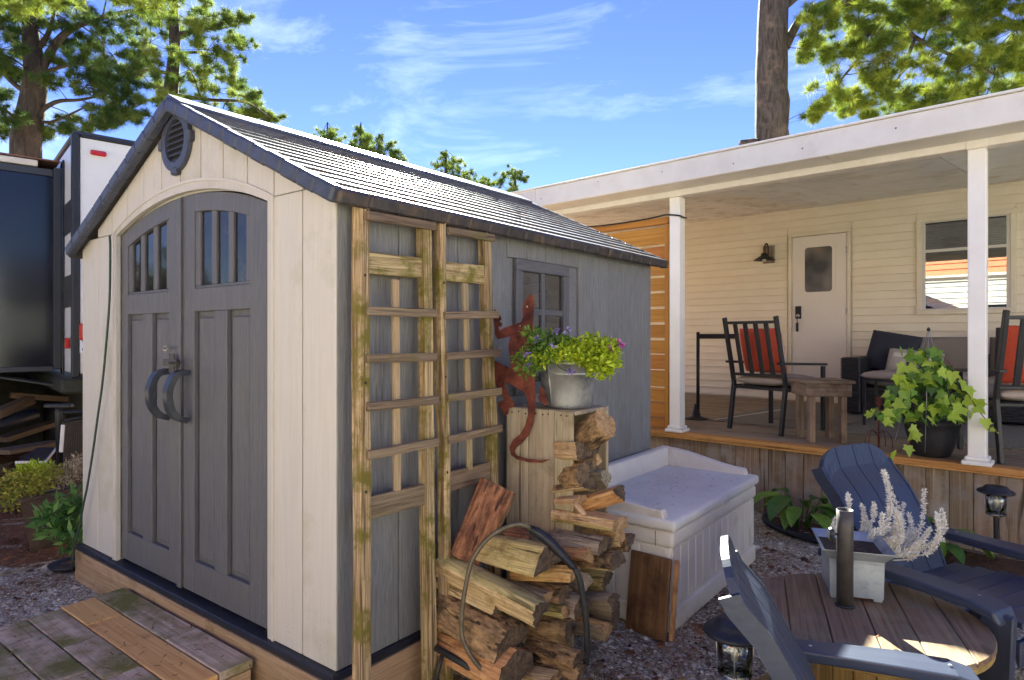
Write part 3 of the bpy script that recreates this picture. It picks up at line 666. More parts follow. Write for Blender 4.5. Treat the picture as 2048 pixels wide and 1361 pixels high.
# mud flecks splashed on the lower doors and boards
k = 420; fx_ = rng.uniform(SX0 + .03, SX1 - .03, k); fz_ = WB + .02 + rng.exponential(.16, k); fr = rng.uniform(.0006, .0022, k); a = rng.uniform(0, 6.28, k)
fy_ = np.where((fx_ > DXL + .02) & (fx_ < DXR - .02), SY0 - .0005 + .0, SY0 - .0012)
V = np.stack([np.stack([fx_ + np.cos(a + q) * fr * (1.5 if i % 2 else .8), fy_ - .002, fz_ + np.sin(a + q) * fr * (1.5 if i % 2 else .8)], -1) for i, q in enumerate((0, 1.57, 3.14, 4.71))], 1).reshape(-1, 3) - np.array([(SX0 + SX1) / 2, SY0, 0])
mf = obj('mud_flecks', np_mesh('mud_flecks', V, np.arange(4 * k).reshape(-1, 4), np.repeat(rng.uniform(0, 1, k), 4)), tintmat('dry_mud', [L_((88, 72, 56)), L_((150, 136, 116)), L_((196, 186, 168))]), shed, Matrix.Translation(((SX0 + SX1) / 2, SY0, 0))); mf['kind'] = 'stuff'

# ------------------------------------------------------------------ wooden step in front of the doors
step = empty('wooden_step', (-3.1, 1.1, 0), 0, 'low weathered plank step below the shed doors', 'step')
ZT = .14; rows = [(1.448, 1.306), (1.300, 1.150), (1.144, 1.006), (1.000, .862), (.856, .72), (.714, .58), (.574, .44)]
cuts = [(-3.715, -2.93, -2.46), (-3.69, -3.36, -2.46), (-3.67, -3.20, -2.78, -2.46), (-3.66, -3.42, -2.90, -2.45), (-3.64, -3.1, -2.46), (-3.62, -2.9, -2.46), (-3.6, -2.46)]
for i, ((y1, y0), cs) in enumerate(zip(rows, cuts)):
    for a, b in zip(cs[:-1], cs[1:]):
        dz = random.uniform(-.002, .002)
        block('step_board', M_stepnew if i == 1 else M_stepgrey, step, (a + .0015, y0, ZT - .036 + dz), (b - .0015, y1, ZT + dz), .004)
block('step_frame', M_timber, step, (-2.50, .46, .004), (-2.464, 1.44, ZT - .039), .003, long='y')
block('step_frame', M_timber, step, (-3.68, .46, .004), (-3.645, 1.44, ZT - .039), .003, long='y')
block('step_frame', M_timber, step, (-3.60, .46, .004), (-2.51, .50, ZT - .039), .003)
# fallen flakes on the step
k = 260; px_ = rng.uniform(-3.6, -2.5, k); py_ = rng.uniform(.6, 1.44, k); a = rng.uniform(0, 6.28, k); l = rng.uniform(.002, .02, k); wv = rng.uniform(.001, .003, k)
V = np.stack([np.stack([px_ + sx * np.cos(a) * l - sy * np.sin(a) * wv, py_ + sx * np.sin(a) * l + sy * np.cos(a) * wv, np.full(k, ZT + .0035)], -1) for sx, sy in ((-1, -1), (1, -1), (1, 1), (-1, 1))], 1).reshape(-1, 3)
sn = obj('step_litter', np_mesh('step_litter', V, np.arange(4 * k).reshape(-1, 4), np.repeat(rng.uniform(0, 1, k), 4)), M_ndl); sn['kind'] = 'stuff'
tag(sn, 'bits of needle and bark fallen on the plank step', 'litter')

# ------------------------------------------------------------------ trellises leaning on the shed side
def trellis(label, pl_top, pl_bot, pr_top, pr_bot, wl_, wr_, rails, slat, crooked):
    t = empty('wooden_trellis', ((pl_bot[0] + pr_bot[0]) / 2, (pl_bot[1] + pr_bot[1]) / 2, 0), 0, label, 'trellis', 'trellises against the shed')
    A, B, C, D = [Vector(p) for p in (pl_top, pl_bot, pr_top, pr_bot)]
    def L(z): return B + (A - B) * ((z - B.z) / (A.z - B.z))
    def Rr(z): return D + (C - D) * ((z - D.z) / (C.z - D.z))
    for top, bot, w in ((A, B, wl_), (C, D, wr_)):
        # slightly wavy post
        n = 9; V = []; Fc = []
        ax = (top - bot).normalized(); zl = (top - bot).length
        seed = random.uniform(0, 9)
        for i in range(n):
            h = i / (n - 1) * zl; wob = crooked * (math.sin(seed + i * 1.3) + .5 * math.sin(seed * 2 + i * 2.7))
            for a, b in ((-1, -1), (1, -1), (1, 1), (-1, 1)):
                V.append((h - zl / 2, a * w / 2 + wob + random.uniform(-.002, .002), b * .025 + random.uniform(-.0015, .0015)))
        for i in range(n - 1):
            for j in range(4): Fc.append([i * 4 + j, i * 4 + (j + 1) % 4, i * 4 + 4 + (j + 1) % 4, i * 4 + 4 + j])
        Fc += [[3, 2, 1, 0], [n * 4 - 4, n * 4 - 3, n * 4 - 2, n * 4 - 1]]
        me = mesh('post', V, Fc)
        bm = bmesh.new(); bm.from_mesh(me); bmesh.ops.bevel(bm, geom=[e for e in bm.edges if abs((e.verts[0].co - e.verts[1].co).normalized().x) > .9], offset=.004, segments=1, affect='EDGES', profile=.5); bm.to_mesh(me); bm.free()
        obj('post', me, M_trellis, t, frame(ax, (1, 0, 0), (top + bot) / 2))
    for kind, zl_, zr_, o0, o1 in rails:
        a = L(zl_); b = Rr(zr_); d = (b - a).normalized()
        if kind == 'thin': plank('rail', M_trellis_grey, t, a + d * o0 + Vector((.034, 0, 0)), b + d * o1 + Vector((.034, 0, 0)), .034, .018, (1, 0, 0), .003)
        else: plank('cross_board', M_trellis if zl_ > 1.6 else M_trellis_grey, t, a + d * .02, b - d * .02, .085, .022, (1, 0, 0), .003)
    za, zb = slat; a = (L(za) + Rr(za)) / 2; b = (L(zb) + Rr(zb)) / 2
    plank('slat', M_trellis_tan, t, a + Vector((.006, 0, 0)), b + Vector((.006, 0, 0)), .033, .016, (1, 0, 0), .003)
    for z in (1.70, 1.3, .9):
        lathe('screw', M_screw, t, [(0, 0), (.006, 0), (.005, .002), (0, .003)], (0, 0, 0), 8, False, frame((0, 1, 0), (1, 0, 0), L(z) + Vector((.0255, 0, 0))))
    return t
XT, XB = -1.935, -1.85
def zx(px, py, z):   # trellis plane: X depends on height
    X = XB + (XT - XB) * z / 2.0
    return at_x(px, py, X)
def tz(px, py):
    X = -1.9
    for _ in range(6):
        p = at_x(px, py, X); X = XB + (XT - XB) * p.z / 2.0
    return p
def tcol(px, py): return tz(px, py)
def extend(p_top, p_low, z):   # extend line through two points to height z
    d = p_low - p_top; return p_top + d * ((z - p_top.z) / d.z)
a1, a2 = tz(721, 396), tz(724, 1300); b1, b2 = tz(847, 430), tz(857, 1240)
c1_, c2_ = tz(877, 433), tz(888, 1050); d1, d2_ = tz(968, 455), tz(983, 930)
def zp(px, py): return tz(px, py).z
trellis('left trellis leaning on the shed, nearest the shed corner', a1, extend(a1, a2, .0), b1, extend(b1, b2, .0), .050, .048,
        [('thin', zp(735, 436), zp(850, 454), -.0, .035), ('wide', zp(740, 527), zp(845, 537), 0, 0), ('thin', zp(730, 623), zp(855, 627), -.0, .03), ('thin', zp(735, 717), zp(857, 714), -.0, .03),
         ('thin', zp(735, 812), zp(857, 800), 0, .035), ('thin', zp(737, 907), zp(860, 883), 0, .03), ('wide', zp(742, 1015), zp(850, 988), 0, 0)], (zp(795, 560), zp(798, 980)), .0015)
trellis('right trellis leaning on the shed, beside the rusty lizard', c1_, extend(c1_, c2_, .0), d1, extend(d1, d2_, .0), .036, .044,
        [('thin', zp(880, 463), zp(975, 478), .02, .03), ('wide', zp(884, 543), zp(965, 550), 0, 0), ('thin', zp(886, 632), zp(980, 630), -.01, .04), ('thin', zp(886, 713), zp(980, 706), .0, .045),
         ('thin', zp(888, 795), zp(983, 783), 0, .045), ('thin', zp(890, 878), zp(985, 857), 0, .04), ('wide', zp(890, 965), zp(980, 942), 0, 0)], (zp(922, 566), zp(935, 940)), .004)

# ------------------------------------------------------------------ crate standing on end
CY0, CY1, CX0, CX1, CZ = 2.45, 2.765, -1.915, -1.54, 1.135
crate = empty('wooden_crate', ((CX0 + CX1) / 2, (CY0 + CY1) / 2, 0), 0, 'tall weathered board crate holding split firewood beside the shed', 'crate')
for a, b in ((CX0, -1.785), (-1.782, -1.64), (-1.637, CX1)):
    block('front_board', M_crate, crate, (a, CY0 - .009, .02), (b, CY0 + .009, CZ - .002 + random.uniform(-.004, .002)), .003, long='z')
    block('rear_board', M_crate, crate, (a, CY1 - .009, .02), (b, CY1 + .009, CZ - .002), .003, long='z')
for a, b in ((CY0 + .011, CY0 + .105), (CY0 + .108, CY0 + .205), (CY0 + .208, CY1 - .011)):
    block('top_board', M_crate, crate, (CX0 + .004, a, CZ - .020), (CX1 + .005, b, CZ - .002), .003)
block('top_cleat', M_crate, crate, (CX1 - .045, CY1 - .05, CZ - .055), (CX1 - .004, CY1 - .011, CZ - .021), .003)
for a, b in ((.04, .38), (.385, .74), (.745, CZ - .023)):
    block('back_board', M_crate, crate, (CX0 - .006, CY0 + .011, a), (CX0 + .010, CY1 - .011, b), .003, long='y')
for x in (-1.88, -1.84, -1.80, -1.74, -1.70, -1.67, -1.60, -1.57):
    lathe('nail', M_screw, crate, [(0, 0), (.0045, 0), (.003, .0015), (0, .002)], (0, 0, 0), 8, False, frame((1, 0, 0), (0, -1, 0), (x, CY0 - .0091, CZ - .018 - random.uniform(0, .01))))

# ------------------------------------------------------------------ galvanised bucket with flowers
BC = Vector((-1.665, 2.60, CZ))
bk = empty('flower_bucket', BC, 0, 'galvanised bucket of lime green foliage and purple flowers on the crate', 'potted plant')
lathe('bucket', M_galv, bk, [(.0, .004), (.108, .002), (.112, .008), (.116, .02), (.142, .205), (.150, .208), (.150, .222), (.144, .224), (.138, .215), (.13, .19), (.0, .19)], BC, 40)
lathe('hoop', M_galv, bk, [(.1335, .158), (.139, .160), (.140, .166), (.1355, .170)], BC, 40, close=True)
tube('seam', M_galv, bk, [BC + Vector((.117 * math.cos(-1.7), .117 * math.sin(-1.7), .02)), BC + Vector((.1425 * math.cos(-1.7), .1425 * math.sin(-1.7), .20))], .004, 6)
lathe('soil', M_soil, bk, [(0, .197), (.136, .195)], BC, 24)
def leafcloud(C, n, rad, size, up=.4, droop=0.0, flat=.0, asp=2.2):
    """n leaf quads (diamond folded) around centre points -> V, F, tint"""
    C = np.asarray(C, float); k = len(C)
    idx = rng.integers(0, k, n); off = rng.normal(0, 1, (n, 3)); off /= np.linalg.norm(off, axis=1)[:, None]
    off *= (rng.uniform(0, 1, (n, 1)) ** .45) * np.asarray(rad if np.ndim(rad) else [rad] * 3)
    P = C[idx] + off
    d = rng.normal(0, 1, (n, 3)); d += off / (np.linalg.norm(off, axis=1)[:, None] + 1e-6) * .8; d[:, 2] += up; d[:, 2] -= droop
    d /= np.linalg.norm(d, axis=1)[:, None]
    s = np.cross(d, rng.normal(0, 1, (n, 3))); s /= np.linalg.norm(s, axis=1)[:, None]
    nn = np.cross(d, s)
    l = size * rng.uniform(.6, 1.3, (n, 1)); w = l / asp
    V = np.stack([P, P + d * l * .45 + s * w * .5 + nn * w * .12, P + d * l, P + d * l * .45 - s * w * .5 + nn * w * .12], 1).reshape(-1, 3)
    return V, np.arange(4 * n).reshape(-1, 4), np.repeat(rng.uniform(0, 1, n), 4)
def leafobj(name, m, parent, C, n, rad, size, org, stuff=True, **kw):
    V, Fc, t = leafcloud(C, n, rad, size, **kw); V = V - np.array(org)
    o = obj(name, np_mesh(name, V, Fc, t), m, parent, Matrix.Translation(Vector(org)))
    if stuff: o['kind'] = 'stuff'
    return o
M_lime = tintmat('lime_foliage', [L_((142, 164, 40)), L_((176, 196, 48)), L_((206, 220, 74))], .5, .35)
M_green = tintmat('green_foliage', [L_((72, 104, 40)), L_((104, 136, 54)), L_((140, 166, 70))], .5, .35)
M_purple = tintmat('purple_petals', [L_((106, 88, 168)), L_((142, 122, 200)), L_((176, 160, 214))], .6, .3)
M_magenta = tintmat('magenta_petals', [L_((120, 40, 100)), L_((160, 56, 140)), L_((190, 140, 180))], .6, .3)
def bp(px, py, w=2.88): return at_d(px, py, w)
lf = leafobj('trailing_foliage', M_lime, bk, [bp(1170, 708, 2.85), bp(1195, 720, 2.83), bp(1212, 700, 2.85), bp(1200, 735, 2.8), bp(1185, 690, 2.9), bp(1215, 725, 2.83), bp(1150, 700, 2.92)], 2600, (.062, .062, .05), .026, BC, up=-.05)
leafobj('green_foliage', M_green, bk, [bp(1090, 705, 2.82), bp(1075, 690, 2.83), bp(1065, 672, 2.85), bp(1110, 700, 2.86), bp(1085, 715, 2.8), bp(1055, 735, 2.78), bp(1125, 690, 2.92), bp(1150, 695, 2.95), bp(1100, 680, 2.95), bp(1050, 715, 2.8)], 1500, (.055, .055, .042), .024, BC, up=.5)
leafobj('mixed_foliage', M_lime, bk, [bp(1120, 706, 2.83), bp(1140, 712, 2.82), bp(1105, 712, 2.82), bp(1075, 722, 2.79), bp(1130, 700, 2.9)], 900, (.05, .05, .035), .022, BC, up=.5)
for px, py, n in ((1055, 712, 18), (1057, 733, 30), (1142, 744, 26), (1112, 663, 16), (1135, 663, 10), (1075, 680, 12), (1105, 692, 10)):
    p = bp(px, py, 2.76); leafobj('flower', M_purple, bk, [p], n, .014, .014, p, stuff=False, asp=1.5)
for px, py in ((1239, 688), (1224, 708), (1222, 702)):
    p = bp(px, py, 2.84); leafobj('flower', M_magenta, bk, [p], 22, .012, .022, p, stuff=False, asp=1.4)
for pts in ([(1210, 705), (1225, 695), (1238, 690)], [(1120, 695), (1114, 680), (1113, 665)], [(1125, 690), (1132, 675), (1138, 662)], [(1085, 705), (1072, 685), (1062, 664)], [(1090, 700), (1080, 680), (1078, 668)], [(1112, 722), (1118, 735), (1130, 742), (1142, 744)]):
    tube('stem', M_green, bk, [bp(x, y, 2.84) for x, y in pts], .0022, 5)

# ------------------------------------------------------------------ rusty lizard, cut from sheet steel
LZY = 2.425
liz_px = [(1068, 588), (1069, 610), (1067, 635), (1066, 650), (1068, 680), (1069, 710), (1068, 740), (1070, 765), (1071, 790), (1071, 810),
          (1070, 830), (1066, 850), (1058, 870), (1045, 885), (1033, 895), (1029, 903), (1033, 911), (1050, 917), (1080, 921), (1101, 919),
          (1085, 926), (1060, 925), (1035, 919), (1023, 910), (1020, 894), (1027, 880), (1042, 868), (1052, 850), (1057, 830), (1056, 800),
          (1051, 787), (1035, 775), (1012, 765), (1011, 772), (1018, 790), (1028, 805), (1031, 813), (1018, 817), (1017, 829), (1009, 831), (1006, 820), (998, 815), (997, 806), (1004, 803), (1010, 800),
          (1000, 785), (990, 765), (984, 740), (983, 725), (990, 722), (1005, 729), (1021, 738), (1022, 725), (1020, 710), (1018, 690), (1023, 673),
          (1010, 676), (996, 679), (992, 670), (990, 648), (987, 625), (991, 619), (996, 628), (1002, 634), (1003, 640), (999, 643), (1005, 648), (1003, 654), (997, 653), (1000, 662),
          (1010, 656), (1030, 649), (1043, 645), (1047, 635), (1046, 615), (1050, 604), (1060, 592)]
lp = [at_y(x, y, LZY) for x, y in liz_px]
lc = Vector((-1.78, LZY, 1.2))
liz = empty('lizard_ornament', (lc.x, LZY, .82), 0, 'rusted flat steel lizard climbing the crate and shed wall', 'garden ornament')
LMf = frame((1, 0, 0), (0, -1, 0), lc)
bd = extrude('body', M_rust, liz, [(p.x - lc.x, p.z - lc.z) for p in lp], LMf, .005)
def blob(pts): return [(at_y(x, y, LZY).x - lc.x, at_y(x, y, LZY).z - lc.z) for x, y in pts]
extrude('hind_foot', M_rust, liz, blob([(1074, 795), (1078, 788), (1077, 778), (1082, 774), (1086, 779), (1085, 787), (1091, 790), (1090, 798), (1094, 806), (1088, 812), (1083, 806), (1077, 805)]), LMf @ Matrix.Translation((0, 0, -.012)), .005)
lathe('eye', M_galv, liz, [(0, 0), (.006, 0), (.004, .003), (0, .004)], (0, 0, 0), 10, True, frame((1, 0, 0), (0, -1, 0), at_y(1054, 614, LZY - .006)))
lathe('rivet', M_galv, liz, [(0, 0), (.004, 0), (.003, .002), (0, .003)], (0, 0, 0), 8, True, frame((1, 0, 0), (0, -1, 0), at_y(1040, 652, LZY - .006)))

# ------------------------------------------------------------------ firewood
def logmat(name, a, b, c, **k): return mat(name, L_(a), L_(b), scale=80, stretch=(.06, 1, 1), rough=.85, bump=.010, c3=L_(c), s3=12, t3=.60, rnd=.12, dist=1.5, hue=.012, crack=(tuple(v * .3 for v in L_(a)), 46, .60), **k)
M_split = logmat('split_wood', (184, 150, 104), (228, 202, 158), (146, 112, 74))
M_splito = logmat('split_wood_orange', (184, 132, 80), (226, 180, 122), (146, 98, 58))
M_splitg = logmat('split_wood_grey', (134, 120, 102), (184, 168, 146), (104, 92, 76))
M_splity = logmat('split_wood_mossy', (168, 146, 88), (216, 196, 138), (128, 112, 60))
M_barkr = mat('log_bark_red', L_((96, 60, 44)), L_((178, 122, 86)), scale=44, stretch=(.22, 1, 1), rough=.9, bump=.010, c3=L_((76, 52, 42)), s3=14, t3=.58, rnd=.1, crack=(L_((40, 28, 22)), 30, .58))
M_barkb = mat('log_bark_brown', L_((96, 76, 54)), L_((180, 146, 104)), scale=44, stretch=(.32, 1, 1), rough=.9, bump=.012, c3=L_((74, 60, 46)), s3=16, t3=.60, rnd=.12, crack=(L_((44, 34, 26)), 30, .58))
def endmat(name, a, b, c):
    m = mat(name, L_(a), L_(b), scale=60, rough=.9, bump=.003, c3=L_(c), s3=16, t3=.56, rnd=.15)
    N = m.node_tree.nodes; L = m.node_tree.links; bs = N['Principled BSDF']; src = bs.inputs['Base Color'].links[0].from_socket
    t = N.new('ShaderNodeTexCoord'); w = N.new('ShaderNodeTexWave'); w.wave_type = 'RINGS'; w.rings_direction = 'X'; w.inputs['Scale'].default_value = 42; w.inputs['Distortion'].default_value = 3.0; w.inputs['Detail'].default_value = 3; w.inputs['Detail Scale'].default_value = 2.5
    L.new(t.outputs['Object'], w.inputs['Vector']); mr = N.new('ShaderNodeMapRange'); mr.inputs[3].default_value = .62; mr.inputs[4].default_value = 1.1; L.new(w.outputs['Fac'], mr.inputs[0])
    mx = N.new('ShaderNodeVectorMath'); mx.operation = 'SCALE'; L.new(src, mx.inputs[0]); L.new(mr.outputs[0], mx.inputs['Scale']); L.new(mx.outputs[0], bs.inputs['Base Color']); return m
M_endd = endmat('log_end_dark', (84, 70, 56), (124, 104, 82), (60, 50, 42))
M_endl = endmat('log_end_light', (160, 126, 88), (198, 164, 120), (120, 94, 66))
WOODS = {'s': M_split, 'o': M_splito, 'g': M_splitg, 'y': M_splity, 'r': M_barkr, 'b': M_barkb}
def fire_log(label, a, b, r, shape, m1, m2, mend, roll=0.0):
    """log from a (hidden end) to b (seen end). shape: round, half, quarter, slab"""
    a = Vector(a); b = Vector(b); L = (b - a).length; n = 13
    if shape == 'round': pr = [(math.cos(t), math.sin(t), 0) for t in [2 * math.pi * i / 12 for i in range(12)]]
    elif shape == 'half': pr = [(math.cos(t), math.sin(t) - .35, 0) for t in [math.pi * i / 7 for i in range(8)]] + [(-.55, -.36, 1), (0, -.40, 1), (.5, -.37, 1)]
    elif shape == 'quarter': pr = [(1.25 * math.cos(t) - .55, 1.25 * math.sin(t) - .55, 0) for t in [math.pi / 2 * i / 5 for i in range(6)]] + [(-.55, .3, 1), (-.62, -.2, 1), (-.58, -.58, 1), (-.1, -.62, 1), (.35, -.58, 1)]
    else: pr = [(1.1, .35, 1), (.5, .48, 1), (-.3, .45, 1), (-1.05, .36, 1), (-1.15, -.1, 0), (-1.0, -.42, 0), (-.3, -.5, 0), (.4, -.46, 0), (1.05, -.4, 0), (1.18, 0, 0)]
    # resample the outline and give it ridges that run along the grain
    jit0 = [random.uniform(-.12, .12) for _ in pr]; pr = [(u * (1 + e), v * (1 + e), q) for (u, v, q), e in zip(pr, jit0)]
    K = 30; per = [math.dist(pr[j][:2], pr[(j + 1) % len(pr)][:2]) for j in range(len(pr))]; tot = sum(per); out = []
    for s_ in range(K):
        d_ = tot * s_ / K; j = 0
        while d_ > per[j] and j < len(per) - 1: d_ -= per[j]; j += 1
        a_, b_ = pr[j], pr[(j + 1) % len(pr)]; f_ = d_ / per[j]
        out.append((a_[0] + (b_[0] - a_[0]) * f_, a_[1] + (b_[1] - a_[1]) * f_, max(a_[2], b_[2])))
    pr = out; k = K; V = []; Fc = []; mi = []; n = 24
    ph = [random.uniform(0, 6) for _ in range(4)]; cr, sr = math.cos(roll), math.sin(roll)
    ra = [random.gauss(0, .024) for _ in range(k)]; rb = [random.gauss(0, .018) for _ in range(k)]; rc = [random.uniform(0, 6) for _ in range(k)]; ea = [random.gauss(0, .003) for _ in range(k)]; eb = [random.gauss(0, .003) for _ in range(k)]
    for i in range(n):
        t = i / (n - 1); x = t * L; bend = .04 * r * math.sin(t * 3 + ph[0]); tp = 1 + .07 * math.sin(t * 2.2 + ph[1])
        for j, (u, v, q) in enumerate(pr):
            bark = (q == 0 and m1 in 'br') or (q == 1 and m2 in 'br')
            e = 1 + ra[j] + rb[j] * math.sin(t * 5 + rc[j]) + random.gauss(0, .020 if bark else .005) + (.015 * math.sin(t * 23 + rc[j] * 2) if bark else 0)
            uu, vv = u * r * tp * e, v * r * tp * e
            xx = x + (ea[j] if i == 0 else eb[j] if i == n - 1 else 0)
            V.append((xx - L / 2, uu * cr - vv * sr + bend, uu * sr + vv * cr + bend * .5))
    for i in range(n - 1):
        for j in range(k):
            q = (j + 1) % k; Fc.append([i * k + j, i * k + q, (i + 1) * k + q, (i + 1) * k + j]); mi.append(1 if (pr[j][2] or pr[q][2]) else 0)
    c0 = len(V); V.append((-L / 2 - .002, 0, 0)); V.append((L / 2 + .002, 0, 0))
    for j in range(k):
        q = (j + 1) % k; Fc.append([q, j, c0]); Fc.append([(n - 1) * k + j, (n - 1) * k + q, c0 + 1]); mi += [2, 2]
    me = mesh('firewood_log', V, Fc); 
    for q in (WOODS[m1], WOODS[m2], mend): me.materials.append(q)
    me.polygons.foreach_set('material_index', mi)
    bm = bmesh.new(); bm.from_mesh(me); bmesh.ops.recalc_face_normals(bm, faces=bm.faces); bm.to_mesh(me); bm.free()
    up = Vector((0, 0, 1)); d = (b - a).normalized()
    if abs(d.z) > .85: up = Vector((1, 0, 0))
    o = obj('firewood_log', me, None, None, frame(d, up, (a + b) / 2), smooth=False)
    return tag(o, label, 'log', 'stacked firewood')
def fl_(label, pa, wa, pb, wb, rpx, shape, m1, m2, mend, roll=0.0):
    a = at_d(*pa, wa); b = at_d(*pb, wb); return fire_log(label, a, b, rpx * (wa + wb) / 2 / FPX, shape, m1, m2, mend, roll)
FIRE = [
 # logs inside the crate, from the top
 ('rough barked log poking up highest out of the crate', (1135, 895), 3.05, (1212, 846), 2.90, 27, 'round', 'b', 'b', M_endl, .3),
 ('short yellow split log below the topmost crate log', (1120, 898), 2.95, (1165, 900), 2.82, 26, 'quarter', 'y', 's', M_endd, .2),
 ('grey log end set back behind the yellow split log', (1150, 905), 3.05, (1192, 905), 2.98, 22, 'half', 'g', 'g', M_endd, 1.0),
 ('small pale wedge below the topmost crate log', (1160, 925), 3.02, (1196, 920), 2.95, 15, 'quarter', 's', 's', M_endl, 2.0),
 ('dark barked log in the middle of the crate', (1120, 945), 2.98, (1172, 945), 2.84, 30, 'half', 'b', 's', M_endd, .6),
 ('grey block at the back of the crate beside the deck box', (1170, 950), 3.1, (1212, 955), 3.02, 26, 'quarter', 'g', 'g', M_splitg, .4),
 ('brown knotty log under the dark barked log', (1120, 978), 2.96, (1180, 972), 2.84, 24, 'half', 'b', 's', M_endd, -.3),
 ('small square stick below the knotty log at the crate edge', (1120, 1000), 2.92, (1162, 1000), 2.82, 15, 'slab', 's', 's', M_endl, .1),
 ('long orange split log sticking out over the deck box', (1130, 1015), 2.98, (1240, 982), 2.80, 27, 'quarter', 'o', 'o', M_endd, .9),
 ('wide pale twisted log below the orange split log', (1120, 1028), 2.96, (1242, 1048), 2.78, 30, 'slab', 'y', 's', M_endl, -.1),
 ('pale splinter lying across the twisted log', (1148, 1005), 2.80, (1168, 1030), 2.78, 5, 'slab', 's', 's', M_endl, .4),
 ('pale wedge log tucked under the wide twisted log', (1170, 1075), 3.0, (1240, 1072), 2.82, 24, 'quarter', 's', 's', M_endl, 2.4),
 ('grey weathered log right of the crate board', (1115, 1075), 2.92, (1210, 1092), 2.76, 28, 'half', 'g', 'g', M_endd, .2),
 ('reddish log with torn end low in the crate', (1110, 1100), 2.88, (1180, 1108), 2.74, 24, 'quarter', 'o', 'o', M_endl, 1.2),
 ('dark stub touching the deck box end', (1225, 1085), 3.0, (1262, 1082), 2.94, 20, 'half', 'b', 'g', M_endd, .5),
 ('broad barked log below the grey weathered log', (1130, 1118), 2.92, (1236, 1122), 2.74, 30, 'half', 'b', 'y', M_endd, .1),
 # lower pile between crate and deck box
 ('pale grey block under the hoop cover', (1120, 1150), 2.85, (1170, 1160), 2.75, 32, 'quarter', 'g', 'g', M_splitg, .3),
 ('mossy log deep under the crate', (1150, 1155), 3.0, (1215, 1160), 2.9, 26, 'half', 'y', 'g', M_endd, .4),
 ('grey brown log lying against the leaning board', (1145, 1195), 2.92, (1228, 1200), 2.78, 30, 'quarter', 'g', 'g', M_endd, .7),
 ('reddish split log at the foot of the crate', (1120, 1235), 2.90, (1215, 1258), 2.74, 28, 'quarter', 'o', 'g', M_endl, .5),
 ('grey log upright in shade right of the hoop', (1180, 1225), 2.95, (1232, 1232), 2.86, 26, 'half', 'g', 'g', M_endd, 1.1),
 ('log with dark end right of the hoop foot', (1090, 1195), 2.80, (1165, 1215), 2.66, 30, 'half', 'g', 'g', M_endd, .2),
 # front heap
 ('tall red brown log leaning upright on the heap', (926, 1118), 2.72, (990, 968), 2.80, 38, 'half', 'r', 'r', M_endd, 2.9),
 ('dark narrow log leaning behind the tall red log', (975, 1095), 2.86, (1022, 988), 2.92, 18, 'quarter', 'r', 'b', M_endd, 1.8),
 ('rough bark piece behind the foot of the tall red log', (900, 1130), 2.82, (925, 1065), 2.84, 16, 'slab', 'b', 'y', M_endd, .6),
 ('olive barked log with dark end on top of the heap', (975, 1090), 2.80, (1096, 1122), 2.58, 40, 'half', 'y', 'y', M_endd, .1),
 ('red bark chunk behind the olive log', (1010, 1065), 2.86, (1062, 1072), 2.80, 18, 'half', 'r', 'o', M_endd, .5),
 ('smooth orange log under the olive log', (1030, 1145), 2.78, (1150, 1148), 2.60, 22, 'half', 'o', 'g', M_endl, .2),
 ('long pale split log lying across the heap front', (890, 1125), 2.74, (1080, 1225), 2.48, 44, 'quarter', 'y', 's', M_endd, .55),
 ('cream wavy grained log just under the long pale log', (885, 1165), 2.76, (1000, 1220), 2.58, 24, 'half', 's', 's', M_endd, -.2),
 ('curved grey slab end behind the long pale log', (1010, 1180), 2.74, (1092, 1205), 2.60, 30, 'half', 'g', 'g', M_endl, .6),
 ('knotty log with swirling grain in the heap middle', (1040, 1175), 2.80, (1130, 1190), 2.64, 26, 'half', 'b', 'g', M_endd, .3),
 ('small mossy yellow split log in the heap middle', (1070, 1212), 2.74, (1132, 1222), 2.62, 19, 'quarter', 'y', 'y', M_endl, .2),
 ('dark shaded log under the mossy yellow one', (1050, 1250), 2.74, (1140, 1262), 2.60, 28, 'half', 'b', 'g', M_endd, .8),
 ('thick log with plated brown bark in the heap front', (888, 1205), 2.72, (1022, 1285), 2.50, 48, 'half', 'b', 'b', M_endd, .15),
 ('big orange barked log at the bottom front', (882, 1275), 2.74, (1030, 1345), 2.46, 52, 'half', 'o', 'o', M_endd, .2),
 ('low bark log right of the big bottom log', (1060, 1285), 2.70, (1160, 1318), 2.52, 22, 'half', 'b', 'y', M_endd, .1),
 ('lowest bark log on the gravel', (1065, 1318), 2.68, (1165, 1345), 2.52, 21, 'half', 'b', 'b', M_endd, .3),
 ('pale wedge on the ground at the heap front', (1030, 1342), 2.62, (1110, 1358), 2.50, 18, 'slab', 'o', 's', M_endl, .2),
 ('shaded wedge beneath the big bottom log', (895, 1325), 2.84, (970, 1345), 2.72, 20, 'quarter', 'b', 'g', M_endd, .2),
]
for q in FIRE: fl_(*q)
